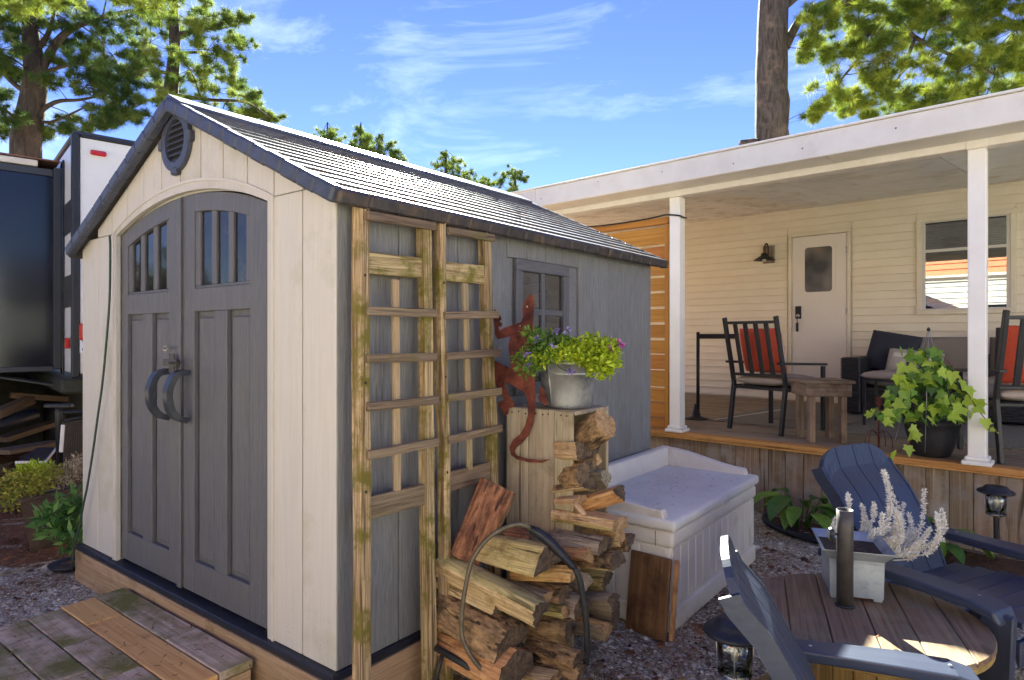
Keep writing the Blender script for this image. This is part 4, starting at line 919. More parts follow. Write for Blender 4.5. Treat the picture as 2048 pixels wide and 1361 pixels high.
# metal hoop over the heap
hp_px = [(926, 1280), (924, 1230), (930, 1180), (945, 1120), (975, 1078), (1010, 1056), (1040, 1049), (1065, 1058)]
ho = empty('log_hoop', at_z(1010, 1340, 0), 0, 'thin steel hoop with a black cover arching over the firewood heap', 'log rack')
tube('hoop', M_hoop, ho, smoothstep_curve([at_d(1040, 1380, 2.44), at_d(1000, 1362, 2.45), at_d(955, 1330, 2.47)] + [at_d(x, y, 2.49 + .016 * i) for i, (x, y) in enumerate(hp_px)], 5)[:-1], .0095, 8)
tube('base_rail', M_hose, ho, [at_d(872, 1296, 2.60), at_d(930, 1330, 2.52), at_d(985, 1366, 2.45)], .013, 8); tube('foot', M_hose, ho, [at_d(884, 1312, 2.58), at_d(868, 1372, 2.56)], .009, 6)
tube('rear_hoop', M_hose, ho, smoothstep_curve([at_d(x, y, 2.60) for x, y in ((1138, 1128), (1156, 1150), (1165, 1190), (1172, 1240), (1174, 1290), (1172, 1330))], 5), .013, 8)
cv = smoothstep_curve([at_d(1058, 1056, 2.62), at_d(1085, 1072, 2.60), at_d(1115, 1100, 2.58), at_d(1150, 1138, 2.56)], 6)
n = len(cv); V = []; Fc = []
for i, p in enumerate(cv):
    wv = .007 + .012 * math.sin(math.pi * min(1, i / (n - 1) * .9 + .1)); d = (cv[min(i + 1, n - 1)] - cv[max(i - 1, 0)]).normalized(); sdv = d.cross(Vector((_F[0], _F[1], 0))).normalized(); nn = sdv.cross(d)
    for j in range(5):
        u_ = -1 + j * .5; V.append(p + sdv * wv * u_ - nn * (.012 * (1 - u_ * u_)) - cv[0])
for i in range(n - 1):
    for j in range(4): Fc.append([i * 5 + j, i * 5 + j + 1, i * 5 + 6 + j, i * 5 + 5 + j])
co = obj('cover', mesh('cover', V, Fc), mat('cover_vinyl', L_((30, 32, 38)), L_((42, 44, 50)), scale=30, rough=.45, bump=.001), ho, Matrix.Translation(cv[0]), True)
sm = co.modifiers.new('solid', 'SOLIDIFY'); sm.thickness = .004

# ------------------------------------------------------------------ white deck box
BX0, BX1, BY0, BY1 = -1.96, -1.315, 3.0, 4.30
dbx = empty('storage_box', ((BX0 + BX1) / 2, (BY0 + BY1) / 2, 0), 0, 'white plastic storage box with bench style lid beside the shed', 'storage box')
def rbox(name, m, parent, lo, hi, r=.02, seg=3, taper=0.0):
    lo = Vector(lo); hi = Vector(hi); bm = bmesh.new(); bmesh.ops.create_cube(bm, size=1); s = hi - lo
    for v in bm.verts:
        tp = 1 - taper if v.co.z < 0 else 1
        v.co = (v.co.x * s.x * tp, v.co.y * s.y * tp, v.co.z * s.z)
    bmesh.ops.bevel(bm, geom=list(bm.edges), offset=r, segments=seg, affect='EDGES', profile=.5)
    me = bpy.data.meshes.new(name); bm.to_mesh(me); bm.free()
    return obj(name, me, m, parent, Matrix.Translation((lo + hi) / 2), True)
rbox('body', M_resinbox, dbx, (BX0 + .01, BY0, .10), (BX1, BY1, .43), .018)
rbox('base', M_resinbox, dbx, (BX0, BY0 - .012, .0), (BX1 + .014, BY1 + .012, .115), .02)
bnd = rbox('upper_band', M_resinbox, dbx, (BX0, BY0 - .014, .42), (BX1 + .016, BY1 + .014, .505), .022)
for k in range(13):
    y = BY0 + .05 + k * (BY1 - BY0 - .1) / 12
    block('rib', M_resinbox, dbx, (BX1 - .004, y - .042, .125), (BX1 + .005, y + .042, .415), .004, long='z')
for k in range(4):
    x = BX0 + .045 + k * .146
    block('rib', M_resinbox, dbx, (x, BY0 - .005, .125), (x + .136, BY0 + .004, .415), .004, long='z')
lid = rbox('lid', M_resinlid, dbx, (BX0 - .005, BY0 - .034, .508), (BX1 + .034, BY1 + .02, .568), .022)
rbox('lid_rim', M_resinbox, lid, (BX0, BY0 - .02, .56), (BX0 + .075, BY1 + .01, .695), .018)
def rimside(y0, y1, h0):
    pts = [(BX0 + .06, .56), (BX1 - .03, .56), (BX1 - .045, .605)] + [(BX0 + .06 + (BX1 - .05 - BX0 - .06) * (1 - t), .607 + (h0 - .607) * (t ** 2 * (3 - 2 * t)) if t > .2 else .607 + .01 * t) for t in [i / 8 for i in range(1, 9)]]
    M = frame((1, 0, 0), (0, -1, 0), (0, y1, 0))
    return extrude('lid_rim', M_resinbox, lid, [(x, z) for x, z in pts], M, y1 - y0, bev=.006)
rimside(BY1 - .055, BY1 + .005, .69); rimside(BY0 - .018, BY0 + .042, .66)
block('latch_tab', M_resinbox, dbx, (BX1 + .030, 3.62, .512), (BX1 + .042, 3.69, .545), .004)
block('seam', mat('seam_shadow', L_((120, 108, 92)), rough=.8), bnd, (BX1 - .08, BY0 - .0155, .425), (BX1 - .077, BY0 - .013, .50), 0)
# stain specks on lid
k = 90; V = []
cx_ = rng.uniform(BX0 + .12, BX1 - .02, k); cy_ = rng.uniform(BY0 + .05, BY1 - .1, k); rr = rng.uniform(.0012, .005, k); a = rng.uniform(0, 3.1, k)
V = np.stack([np.stack([cx_ + np.cos(a + q) * rr * (1 if i % 2 else 2.2), cy_ + np.sin(a + q) * rr * (1 if i % 2 else 2.2), np.full(k, .5695)], -1) for i, q in enumerate((0, 1.57, 3.14, 4.71))], 1).reshape(-1, 3)
sp = obj('lid_debris', np_mesh('lid_debris', V, np.arange(4 * k).reshape(-1, 4), np.repeat(rng.uniform(0, .4, k), 4)), M_ndl); sp['kind'] = 'stuff'
tag(sp, 'dark specks of debris on the white box lid', 'debris')
# board leaning on the box end
M_oldboard = wood('old_knotty_board', L_((96, 70, 46)), L_((142, 108, 72)), fine=14, c3=L_((70, 50, 34)), s3=4, t3=.56, rnd=.02, bump=.001)
lb = empty('leaning_board', (-1.42, 2.93, 0), 0, 'short dark knotty board leaning on the white storage box', 'board')
pa, pb_ = Vector((-1.53, 2.885, .0)), Vector((-1.29, 2.925, .0)); dlean = Vector((.0, .07, .38))
plank('board', M_oldboard, lb, (pa + pb_) / 2 + dlean.normalized() * .002, (pa + pb_) / 2 + dlean, .232, .018, (-.15, -1, .18))
plank('edge_batten', M_splito, lb, pb_ + Vector((.008, 0, 0)) + dlean.normalized() * .002, pb_ + Vector((.008, 0, 0)) + dlean * .98, .020, .022, (-.15, -1, .18))

# ------------------------------------------------------------------ deck
DZ = .60
deck = empty('porch_deck', hw(1.4, 1.8, 0), HA, 'weathered wooden porch deck with vertical skirt boards', 'deck')
nb = 27; nw = 3.78 / nb
for k in range(nb):
    n0 = -.02 + k * nw
    if k == 0: segs = [(-1.7, 1.62), (1.623, 4.6)]; mm = M_deckedge
    else:
        o = random.uniform(.2, 2.6); segs = [(-1.7, o), (o + .003, 4.6)]; mm = M_deck
    for a, b in segs: hblock('deck_board', mm, deck, a, b, n0 + .002, n0 + nw - .004, DZ - .036 + random.uniform(-.0015, 0), DZ, .003)
s = -1.7; k = 0
while s < 4.6:
    w = .139
    hblock('skirt_board', M_skirt, deck, s + .0025, s + w - .0025, .028 + random.uniform(-.002, .002), .046, .012, DZ - .054, .002, 'z'); s += w
hblock('edge_board', M_deckedge, deck, -1.7, 1.62, -.026, .022, DZ - .052, DZ - .0385, .003)
hblock('edge_board', M_deckedge, deck, 1.623, 4.6, -.026, .022, DZ - .052, DZ - .0385, .003)
hblock('joist', M_timber, deck, -1.7, 4.6, .05, .09, .05, DZ - .04, .003)
hblock('joist', M_timber, deck, -1.7, -1.66, .1, 3.7, .05, DZ - .04, .003, 'y')

# ------------------------------------------------------------------ house (mobile home) with siding
HNW = 3.78
house = empty('mobile_home', hw(1.4, 5.2, 0), HA, 'cream sided mobile home with a white door and a window behind the porch', 'house')
hblock('wall', M_siding, house, -4.0, 5.6, HNW + .02, HNW + .14, 0.3, 3.30, 0)
hblock('end_wall', M_siding, house, -4.0, -3.9, HNW + .14, 7.2, .3, 3.3, 0)
hblock('rear_wall', M_siding, house, -4.0, 5.6, 7.2, 7.3, .3, 3.3, 0)
wall = [o for o in house.children if o.name.startswith('wall')][0]
DS0, DS1, DZ0, DZ1 = -.045, .735, .76, 2.88       # door opening with trim
WS0, WS1, WZ0_, WZ1_ = 1.47, 2.43, 1.735, 2.91    # window with trim
pitch = .102; z = .62; rowi = 0
while z < 3.25:
    z1 = min(z + pitch, 3.26)
    segs = [(-4.0, 5.6)]
    def cut(segs, a, b):
        out = []
        for p, q in segs:
            if q <= a or p >= b: out.append((p, q)); continue
            if p < a: out.append((p, a))
            if q > b: out.append((b, q))
        return out
    if z < DZ1 - .01 and z1 > DZ0: segs = cut(segs, DS0 - .02, DS1 + .02)
    if z < WZ1_ - .01 and z1 > WZ0_ + .02: segs = cut(segs, WS0, WS1)
    jn = [-.05, 1.20, -2.2, 1.05, -1.3, 2.9][rowi % 6]
    for p, q in segs:
        pcs = [(p, q)] if not (p + .3 < jn < q - .3) else [(p, jn), (jn + .001, q)]
        for a, b in pcs:
            for (u0, u1) in ((z, z + (z1 - z) / 2), (z + (z1 - z) / 2, z1)):
                c = hw((a + b) / 2, HNW + .010, (u0 + u1) / 2); tilt = Vector(-HN) + UP * .24
                if u0 > z: continue
                obj('siding_board', box_me(b - a, z1 - z + .004, .010, .001, M_siding), M_siding, wall, frame(HS, tilt, hw((a + b) / 2, HNW + .004, (z + z1) / 2)))
    z += pitch; rowi += 1
# ---- door
dr_ = hblock('door', M_doorwhite, house, .005, .69, HNW - .018, HNW + .015, .80, 2.822, .004, 'z')
for a, b, z0, z1 in ((DS0, .0, DZ0, 2.83), (.695, DS1, DZ0, 2.83)): hblock('door_trim', M_creamtrim, house, a, b, HNW - .03, HNW + .018, z0, z1, .004, 'z')
hblock('door_trim', M_creamtrim, house, DS0, DS1, HNW - .031, HNW + .018, 2.832, 2.885, .004)
hblock('sill', M_creamtrim, house, DS0, DS1, HNW - .05, HNW + .02, .745, .79, .004)
def rrect(w, h, r, n=5):
    out = []
    for cx_, cy_, a0 in ((w / 2 - r, h / 2 - r, 0), (-w / 2 + r, h / 2 - r, 90), (-w / 2 + r, -h / 2 + r, 180), (w / 2 - r, -h / 2 + r, 270)):
        for i in range(n + 1): a = R_(a0 + 90 * i / n); out.append((cx_ + r * math.cos(a), cy_ + r * math.sin(a)))
    return out
DM = lambda s_, z_, o=0: frame(HS, -HN, hw(s_, HNW - .018 - o, z_))
ring('door_window_frame', M_doorwhite, dr_, rrect(.42, .68, .06), rrect(.345, .60, .04), DM(.345, 2.37), .012)
M_frost = mat('frosted_pane', L_((120, 118, 114)), L_((66, 66, 70)), scale=3.2, rough=.25, spec=.6, detail=1, c3=L_((150, 112, 92)), s3=4.5, t3=.66, w3=.08)
extrude('pane', M_frost, dr_, rrect(.345, .60, .04), DM(.345, 2.37), .004)
lk = obj('lock', box_me(.075, .17, .022, .005, M_blackmetal), M_blackmetal, dr_, DM(.09, 1.80, .012))
lathe('lock_cylinder', M_galv, lk, [(0, 0), (.024, 0), (.022, .02), (0, .024)], (0, 0, 0), 16, True, DM(.09, 1.755, .022))
tube('key_chain', M_blackmetal, lk, [hw(.09, HNW - .06, 1.75), hw(.085, HNW - .062, 1.70), hw(.088, HNW - .06, 1.66)], .006, 6)
obj('key_fob', box_me(.035, .12, .012, .004, M_blackmetal), M_blackmetal, lk, DM(.085, 1.60, .04))
for z in (1.0, 1.8, 2.6): obj('hinge', box_me(.018, .09, .012, .002, M_galv), M_galv, dr_, DM(.692, z, .012))
# ---- window
win2 = hblock('window', M_creamtrim, house, WS0, WS1, HNW - .03, HNW + .012, WZ1_ - .055, WZ1_, .004)
hblock('sill', M_creamtrim, win2, WS0, WS1, HNW - .04, HNW + .012, WZ0_, WZ0_ + .055, .004)
for a in (WS0, WS1 - .055): hblock('side_trim', M_creamtrim, win2, a, a + .055, HNW - .03, HNW + .012, WZ0_ + .055, WZ1_ - .055, .004, 'z')
M_sash = mat('sash_grey', L_((206, 202, 194)), rough=.45)
i0, i1, j0, j1 = WS0 + .055, WS1 - .055, WZ0_ + .055, WZ1_ - .055
for a in (i0, i1 - .035): hblock('sash_stile', M_sash, win2, a, a + .035, HNW - .02, HNW + .01, j0, j1, .003, 'z')
zz = [j0, 2.155, 2.50, j1]
for z in zz: hblock('sash_rail', M_sash, win2, i0 + .035, i1 - .035, HNW - .019, HNW + .008, max(j0, z - .018), min(j1, z + .018), .003)
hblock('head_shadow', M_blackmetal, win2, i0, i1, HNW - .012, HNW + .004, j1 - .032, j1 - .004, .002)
for z0, z1 in zip(zz[:-1], zz[1:]):
    hblock('pane', M_glass_h, win2, i0 + .035, i1 - .035, HNW - .004, HNW, z0 + .018, z1 - .018, 0)
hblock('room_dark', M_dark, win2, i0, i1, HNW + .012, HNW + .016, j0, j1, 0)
M_blind = mat('blind_slat', L_((190, 186, 176)), rough=.6)
for k in range(11):
    hblock('blind_slat', M_blind, win2, i0 + .04, i1 - .04, HNW + .002, HNW + .009, 2.53 + k * .026, 2.53 + k * .026 + .017, 0)
# ---- barn lamp beside the door
lm = empty('barn_lamp', hw(-.30, HNW - .08, 2.5), HA, 'black gooseneck barn lamp on a wooden block left of the door', 'wall lamp')
hblock('backplate', M_skirt, lm, -.385, -.235, HNW - .045, HNW - .006, 2.50, 2.745, .003, 'z')
tube('arm', M_blackmetal, lm, smoothstep_curve([hw(-.31, HNW - .04, 2.60), hw(-.31, HNW - .05, 2.72), hw(-.315, HNW - .09, 2.77), hw(-.32, HNW - .13, 2.74), hw(-.32, HNW - .14, 2.63)], 5), .011, 8)
lathe('shade', M_blackmetal, lm, [(.02, .10), (.04, .095), (.05, .06), (.10, .03), (.145, 0), (.14, -.004), (.095, .022), (.03, .05)], hw(-.32, HNW - .16, 2.535), 28)
lathe('bulb', mat('bulb_glass', L_((200, 196, 186)), rough=.2), lm, [(0, -.03), (.022, -.02), (.028, 0), (.018, .03), (0, .04)], hw(-.32, HNW - .16, 2.535), 14)

# ------------------------------------------------------------------ porch roof
pr = empty('porch_roof', hw(1.2, 1.7, 2.9), HA, 'white metal porch roof with fascia, beam and soffit panels', 'porch roof')
def rp_(s0, s1, n0, z0, n1, z1, t, m, name, par=pr):
    a = hw((s0 + s1) / 2, n0, z0); b = hw((s0 + s1) / 2, n1, z1); d = b - a; nrm = Vector((0, 0, 1))
    return obj(name, box_me(d.length, s1 - s0, t, .002, m), m, par, frame(d, nrm, (a + b) / 2))
fas = hblock('fascia', M_white, pr, -4.2, -1.15, -.32, -.295, 2.80, 2.985, .004)
hblock('fascia', M_white, pr, -1.147, 4.7, -.32, -.295, 2.795, 2.975, .004)
hblock('fascia_drip', M_white, pr, -4.2, 4.7, -.335, -.29, 2.978, 2.992, .003)
hblock('soffit', M_white, pr, -4.2, .62, -.29, -.03, 2.796, 2.806, .002)
hblock('soffit', M_white, pr, .624, 1.62, -.29, -.03, 2.796, 2.806, .002)
hblock('soffit', M_white, pr, 1.624, 4.7, -.29, -.03, 2.796, 2.806, .002)
hblock('beam', M_white, pr, -4.2, 4.7, -.028, .08, 2.745, 2.885, .005)
rp_(-4.2, 4.7, -.30, 2.99, 3.9, 3.34, .03, M_white, 'roof_sheet')
M_ceilt = mat('porch_ceiling_board', L_((212, 208, 202)), L_((222, 218, 212)), scale=8, rough=.45, rnd=.06, c3=L_((160, 140, 118)), s3=3, t3=.6)
s = -4.16
while s < 4.6:
    w = .195 if s < .9 else (.40 if s < 1.2 else .86)
    rp_(s + .003, min(4.65, s + w) - .003, .085, 2.835, HNW + .02, 3.215, .012, M_ceilt if s < .2 else M_ceil, 'ceiling_panel'); s += w
hblock('end_fascia', M_white, pr, -4.2, -4.17, -.29, 3.8, 2.81, 2.97, .004, 'y')
for lab, s0 in (('left white square porch post with moulded base', .245), ('right white square porch post beside the ivy pot', 2.492)):
    pp = empty('porch_post', hw(s0, .045, DZ), HA, lab, 'post', 'porch posts')
    hblock('shaft', M_vinylpost, pp, s0 - .052, s0 + .052, -.007, .097, DZ + .05, 2.742, .005, 'z')
    hblock('base_trim', M_vinylpost, pp, s0 - .085, s0 + .085, -.018 - .022, .13, DZ + .001, DZ + .030, .006)
    hblock('base_trim', M_vinylpost, pp, s0 - .068, s0 + .068, -.018 - .005, .113, DZ + .031, DZ + .058, .008)
    if s0 > 1: hblock('top_wrap', M_white, pp, s0 - .058, s0 + .058, -.031, .03, 2.742, 2.886, .003, 'z')
    else: hblock('top_wrap', M_white, pp, s0 - .052, s0 + .06, -.030, .03, 2.742, 2.886, .003, 'z')
for k in range(9):
    s_ = -1.0 + k * .62 + random.uniform(-.08, .08)
    lathe('screw', M_screw, pr, [(0, 0), (.006, 0), (.004, .002), (0, .003)], (0, 0, 0), 8, False, frame(HS, -HN, hw(s_, -.3201, 2.90 + random.uniform(-.05, .05))))
    lathe('screw', M_screw, pr, [(0, 0), (.006, 0), (.004, .002), (0, .003)], (0, 0, 0), 8, False, frame(HS, -HN, hw(s_ + .25, -.0281, 2.865)))
# cable running along the soffit and round the left post
pc = tube('porch_cable', M_blackmetal, None, smoothstep_curve([hw(-1.3, .03, 2.62), hw(-.9, .04, 2.60), hw(-.5, .05, 2.585), hw(-.1, .05, 2.59), hw(.15, -.015, 2.59), hw(.20, -.02, 2.585), hw(.30, -.02, 2.565), hw(.315, .02, 2.555), hw(.31, .10, 2.56)], 5), .008, 6)
tag(pc, 'black cable sagging along the porch and looped round the left post', 'cable')

# ------------------------------------------------------------------ cedar privacy screen between shed and porch
ps = empty('privacy_screen', hw(-.6, .16, DZ), HA, 'orange cedar slat privacy screen behind the shed corner', 'privacy screen')
zs = [.70, .845, .99, 1.155, 1.305, 1.455, 1.605, 1.755, 1.905, 2.052, 2.20, 2.35, 2.535]
for i, (a, b) in enumerate(zip(zs[:-1], zs[1:])):
    hblock('slat', M_cedar, ps, -1.62, .070, .150, .168, a + .004, b - (.020 if i > 3 else .006), .002)
hblock('cap_rail', M_cedar, ps, -1.65, .105, .12, .20, 2.54, 2.60, .004)
hblock('end_post', M_cedar, ps, .068, .112, .13, .215, DZ + .002, 2.535, .004, 'z')
hblock('end_post', M_cedar, ps, -1.66, -1.62, .13, .215, DZ + .002, 2.535, .004, 'z')
hblock('bottom_rail', M_cedar, ps, -1.6, .066, .13, .20, DZ + .002, .69, .004)

# ------------------------------------------------------------------ porch furniture
rug = hblock('outdoor_rug', M_rug, None, .12, 4.2, .95, 3.2, DZ + .002, DZ + .009, .002); tag(rug, 'grey woven rug on the porch deck', 'rug')
rl_ = plank('stripe', M_piping, rug, hw(.16, 1.0, DZ + .0112), hw(.35, 2.4, DZ + .0112), .022, .003)
dm = plank('door_mat', M_rug2, None, hw(.55, 1.75, DZ + .014), hw(1.30, 1.70, DZ + .014), .55, .008); tag(dm, 'plain brown mat on the rug before the door', 'mat')
M_arm = M_blackmetal
def porch_chair(label, s0, n0, rot):
    o = hw(s0, n0, DZ); rz = HA + rot
    t = empty('patio_chair', o, rz, label, 'chair', 'porch chairs')
    M0 = WM[t.name]
    P = lambda x, y, z: M0 @ Vector((x, y, z))     # local: +y faces forward, back at -y
    X = (M0.to_3x3() @ Vector((1, 0, 0)))
    def bar(nm, a, b, w, th, nr=None): return plank(nm, M_arm, t, P(*a), P(*b), w, th, nr if nr is not None else X, .004)
    W2 = .28
    for sx in (-1, 1):
        x = sx * W2
        bar('rear_leg', (x, -.30, 0), (x, -.235, .44), .045, .030)
        bar('back_post', (x, -.235, .43), (x, -.37, 1.05), .042, .030)
        bar('front_leg', (x, .30, 0), (x, .30, .60), .040, .030)
        bar('arm', (x, -.33, .635), (x, .335, .615), .050, .022, UP)
        bar('seat_rail', (x, -.24, .40), (x, .30, .40), .04, .026)
    bar('seat_bar', (-W2, .30, .40), (W2, .30, .40), .04, .026, UP); bar('seat_bar', (-W2, -.235, .40), (W2, -.235, .40), .04, .026, UP)
    yb = lambda z: -.235 - (z - .43) * .135 / .62
    bar('top_rail', (-W2, yb(1.0), 1.0), (W2, yb(1.0), 1.0), .05, .026, P(0, 0, 1) - P(0, 0, 0)); bar('lower_rail', (-W2, yb(.52), .52), (W2, yb(.52), .52), .045, .026, UP)
    for k in range(4):
        x = -W2 + .56 * (k + 1) / 5
        bar('back_slat', (x, yb(.53), .53), (x, yb(.99), .99), .018, .045, X)
    for k in range(4): bar('seat_slat', (-W2, -.15 + k * .13, .405), (W2, -.15 + k * .13, .405), .06, .012, UP)
    c1 = obj('seat_cushion', cushion_me(.52, .56, .11), M_greycush2, None, M0 @ Matrix.Translation((0, .03, .468)), True); tag(c1, 'grey seat cushion on the ' + ('left' if s0 < 2 else 'right') + ' porch chair', 'cushion', 'chair cushions')
    M1 = frame(X, M0.to_3x3() @ Vector((0, 1, .25)), P(0, -.185, .745))
    c2 = obj('throw_pillow', cushion_me(.44, .42, .13), M_redcush, None, M1, True); tag(c2, 'red pillow with white piping on the ' + ('left' if s0 < 2 else 'right') + ' porch chair', 'pillow', 'red chair pillows')
    e = [(.22 * math.copysign(abs(math.cos(a)) ** .35, math.cos(a)), .21 * math.copysign(abs(math.sin(a)) ** .35, math.sin(a)), 0) for a in [2 * math.pi * i / 40 for i in range(40)]]
    tube('piping', M_piping, c2, [M1 @ Vector(p) for p in e], .006, 6, close=True)
    return t
porch_chair('black metal patio chair left of the rustic side table', .87, .77, R_(-17))
porch_chair('black metal patio chair at the right edge behind the right post', 2.70, .57, R_(30))
# rustic side table
tb = empty('side_table', hw(1.37, .46, DZ), HA, 'small rustic wooden side table beside the left porch chair', 'table')
M_rust_wood = wood('rustic_grey_wood', L_((112, 92, 74)), L_((162, 140, 116)), fine=26, c3=L_((92, 74, 58)), s3=4, t3=.6, rnd=.1)
TM = Matrix.Translation(hw(1.37, .42, 0)) @ Matrix.Rotation(HA + R_(38), 4, 'Z')
for k in range(3):
    obj('top_board', box_me(.40, .128, .026, .003, M_rust_wood), M_rust_wood, tb, TM @ Matrix.Translation((0, -.131 + k * .131, DZ + .50)))
for sx, sy, ln in ((0, -1, .34), (0, 1, .34)): obj('apron', box_me(.36, .024, .105, .003, M_rust_wood), M_rust_wood, tb, TM @ Matrix.Translation((0, sy * .165, DZ + .432)))
for sx in (-1, 1): obj('apron', box_me(.30, .024, .105, .003, M_rust_wood), M_rust_wood, tb, TM @ Matrix.Translation((sx * .165, 0, DZ + .432)) @ Matrix.Rotation(R_(90), 4, 'Z'))
for sx in (-1, 1):
    for sy in (-1, 1):
        c = TM @ Vector((sx * .125, sy * .125, 0)); plank('leg', M_rust_wood, tb, (c.x, c.y, DZ + .001), (c.x, c.y, DZ + .378), .075, .045, TM.to_3x3() @ Vector((1, 0, 0)))
# black stand at the left end of the deck
us = empty('black_stand', hw(-.06, 1.02, DZ), HA, 'black metal stand with a cross arm behind the left post', 'stand')
tube('pole', M_blackmetal, us, [hw(-.02, 1.0, DZ + .03), hw(-.02, 1.0, 1.52)], .018, 10)
lathe('foot', M_blackmetal, us, [(0, 0), (.13, 0), (.13, .012), (.05, .03), (.03, .10), (.018, .16), (0, .16)], hw(-.04, 1.0, DZ + .002), 24)
hblock('arm', M_blackmetal, us, -.03, .42, .985, 1.015, 1.45, 1.50, .004)
# low wicker sofa
sf = empty('wicker_sofa', hw(2.0, 2.95, DZ), HA, 'black wicker sofa with grey cushions under the window', 'sofa')
def wicker(nm, s0, s1, n0, n1, z0, z1, par=sf):
    o = hblock(nm, M_wicker, par, s0, s1, n0, n1, z0, z1, .012)
    k = 0; st = .026
    # woven strands proud of the panel, joined as one part
    V = []; Fc = []
    z = z0 + .02; cc = WM[o.name].inverted()
    while z < z1 - .01:
        for seg in ('f', 'l'):
            if seg == 'f': a, b = hw(s0 + .01, n0 - .004, z), hw(s1 - .01, n0 - .004, z + .0)
            else: a, b = hw(s0 - .004, n0 + .01, z), hw(s0 - .004, n1 - .01, z)
            v, f_ = tube_data([cc @ a, cc @ b], .008, 5); q = len(V); V += v; Fc += [[i + q for i in f] for f in f_]
        z += st
    w_ = obj('weave', mesh('weave', V, Fc), M_wicker, o, WM[o.name]); w_['kind'] = 'stuff'
    return o
wicker('arm', .98, 1.17, 2.45, 3.30, DZ + .03, 1.24); wicker('base', 1.172, 3.3, 2.52, 3.30, DZ + .03, .92); wicker('back', 1.172, 3.3, 3.302, 3.45, DZ + .1, 1.28); wicker('arm', 3.302, 3.5, 2.45, 3.30, DZ + .03, 1.24)
for a, b in ((1.19, 2.22), (2.24, 3.28)):
    o = obj('seat_cushion', cushion_me(b - a, .76, .17, p=8), M_greycush, sf, frame(HS, UP, hw((a + b) / 2, 2.90, 1.00)), True)
    o = obj('back_cushion', cushion_me(b - a, .46, .20, p=8), M_greycush, sf, frame(HS, -HN + UP * .2, hw((a + b) / 2, 3.22, 1.24)), True)
pm = frame(HS + UP * -.18, -HN + UP * .35 - HS * .3, hw(1.37, 3.0, 1.29)); p1_ = obj('throw_pillow', cushion_me(.50, .46, .16), M_navycush, None, pm, True); tag(p1_, 'dark navy square pillow in the sofa corner', 'pillow')
pm = frame(HS + UP * -.10, -HN + UP * .5, hw(1.62, 2.80, 1.19)); p2_ = obj('throw_pillow', cushion_me(.52, .28, .13), M_palepillow, None, pm, True); tag(p2_, 'pale lumbar pillow with printed stripe on the sofa', 'pillow')
for dz, cc_, hh in ((.0, L_((196, 188, 176)), .05), (.0, L_((70, 74, 84)), .012)):
    pass
M_print = mat('pillow_print', L_((206, 200, 190)), rough=.9); M_printd = mat('pillow_print_dark', L_((66, 70, 82)), rough=.9)
st = plank('printed_stripe', M_print, p2_, pm @ Vector((-.20, .045, .0605)), pm @ Vector((.20, .045, .0605)), .05, .006, pm.to_3x3() @ Vector((0, 0, 1)))
for i, x in enumerate((-.02, .005, .025, .045, .07, .095, .115, .14)):
    plank('printed_mark', M_printd, st, pm @ Vector((x, .035, .0645)), pm @ Vector((x, .058, .0645)), .012 if i % 2 else .007, .002, pm.to_3x3() @ Vector((0, 0, 1)))
dk = obj('throw_pillow', cushion_me(.62, .55, .22), mat('charcoal_fabric', L_((58, 58, 62)), L_((70, 70, 74)), scale=100, rough=.9), None, frame(HS, -HN + UP * .25, hw(2.62, 3.0, 1.30)), True); tag(dk, 'large charcoal cushion at the right end of the sofa', 'pillow')
# bench table in front of sofa
bt = empty('low_table', hw(1.8, 1.85, DZ), HA, 'low black metal table with padded grey top before the sofa', 'table')
obj('pad', cushion_me(.95, .52, .08, p=10), M_greycush2, bt, frame(HS, UP, hw(1.86, 1.84, 1.095)), True)
hblock('frame', M_blackmetal, bt, 1.40, 2.32, 1.60, 2.08, 1.035, 1.06, .003)
for a in (1.415, 2.305):
    for b in (1.615, 2.065): hblock('leg', M_blackmetal, bt, a - .013, a + .013, b - .013, b + .013, DZ + .01, 1.034, .003, 'z')
# wire plant hook and rusty garden stake on the deck
gs = empty('garden_stake', hw(1.83, .30, DZ), HA, 'thin rusty wire garden stake left of the ivy pot', 'garden ornament')
tube('stem', M_rust, gs, [hw(1.83, .30, DZ), hw(1.835, .30, .94)], .006, 6)
extrude('finial', M_rust, gs, [(-.03, 0), (-.012, .015), (-.02, .04), (0, .06), (.02, .04), (.012, .015), (.03, 0), (0, -.02)], frame(HS, -HN, hw(1.835, .30, .95)), .006)
for k in range(5):
    a = k * 1.257; tube('scroll', M_rust, gs, smoothstep_curve([hw(1.83, .30, .70), hw(1.83 + .05 * math.cos(a), .30 + .05 * math.sin(a), .74), hw(1.83 + .09 * math.cos(a), .30 + .09 * math.sin(a), .69), hw(1.83 + .10 * math.cos(a), .30 + .10 * math.sin(a), .605)], 4), .003, 5)

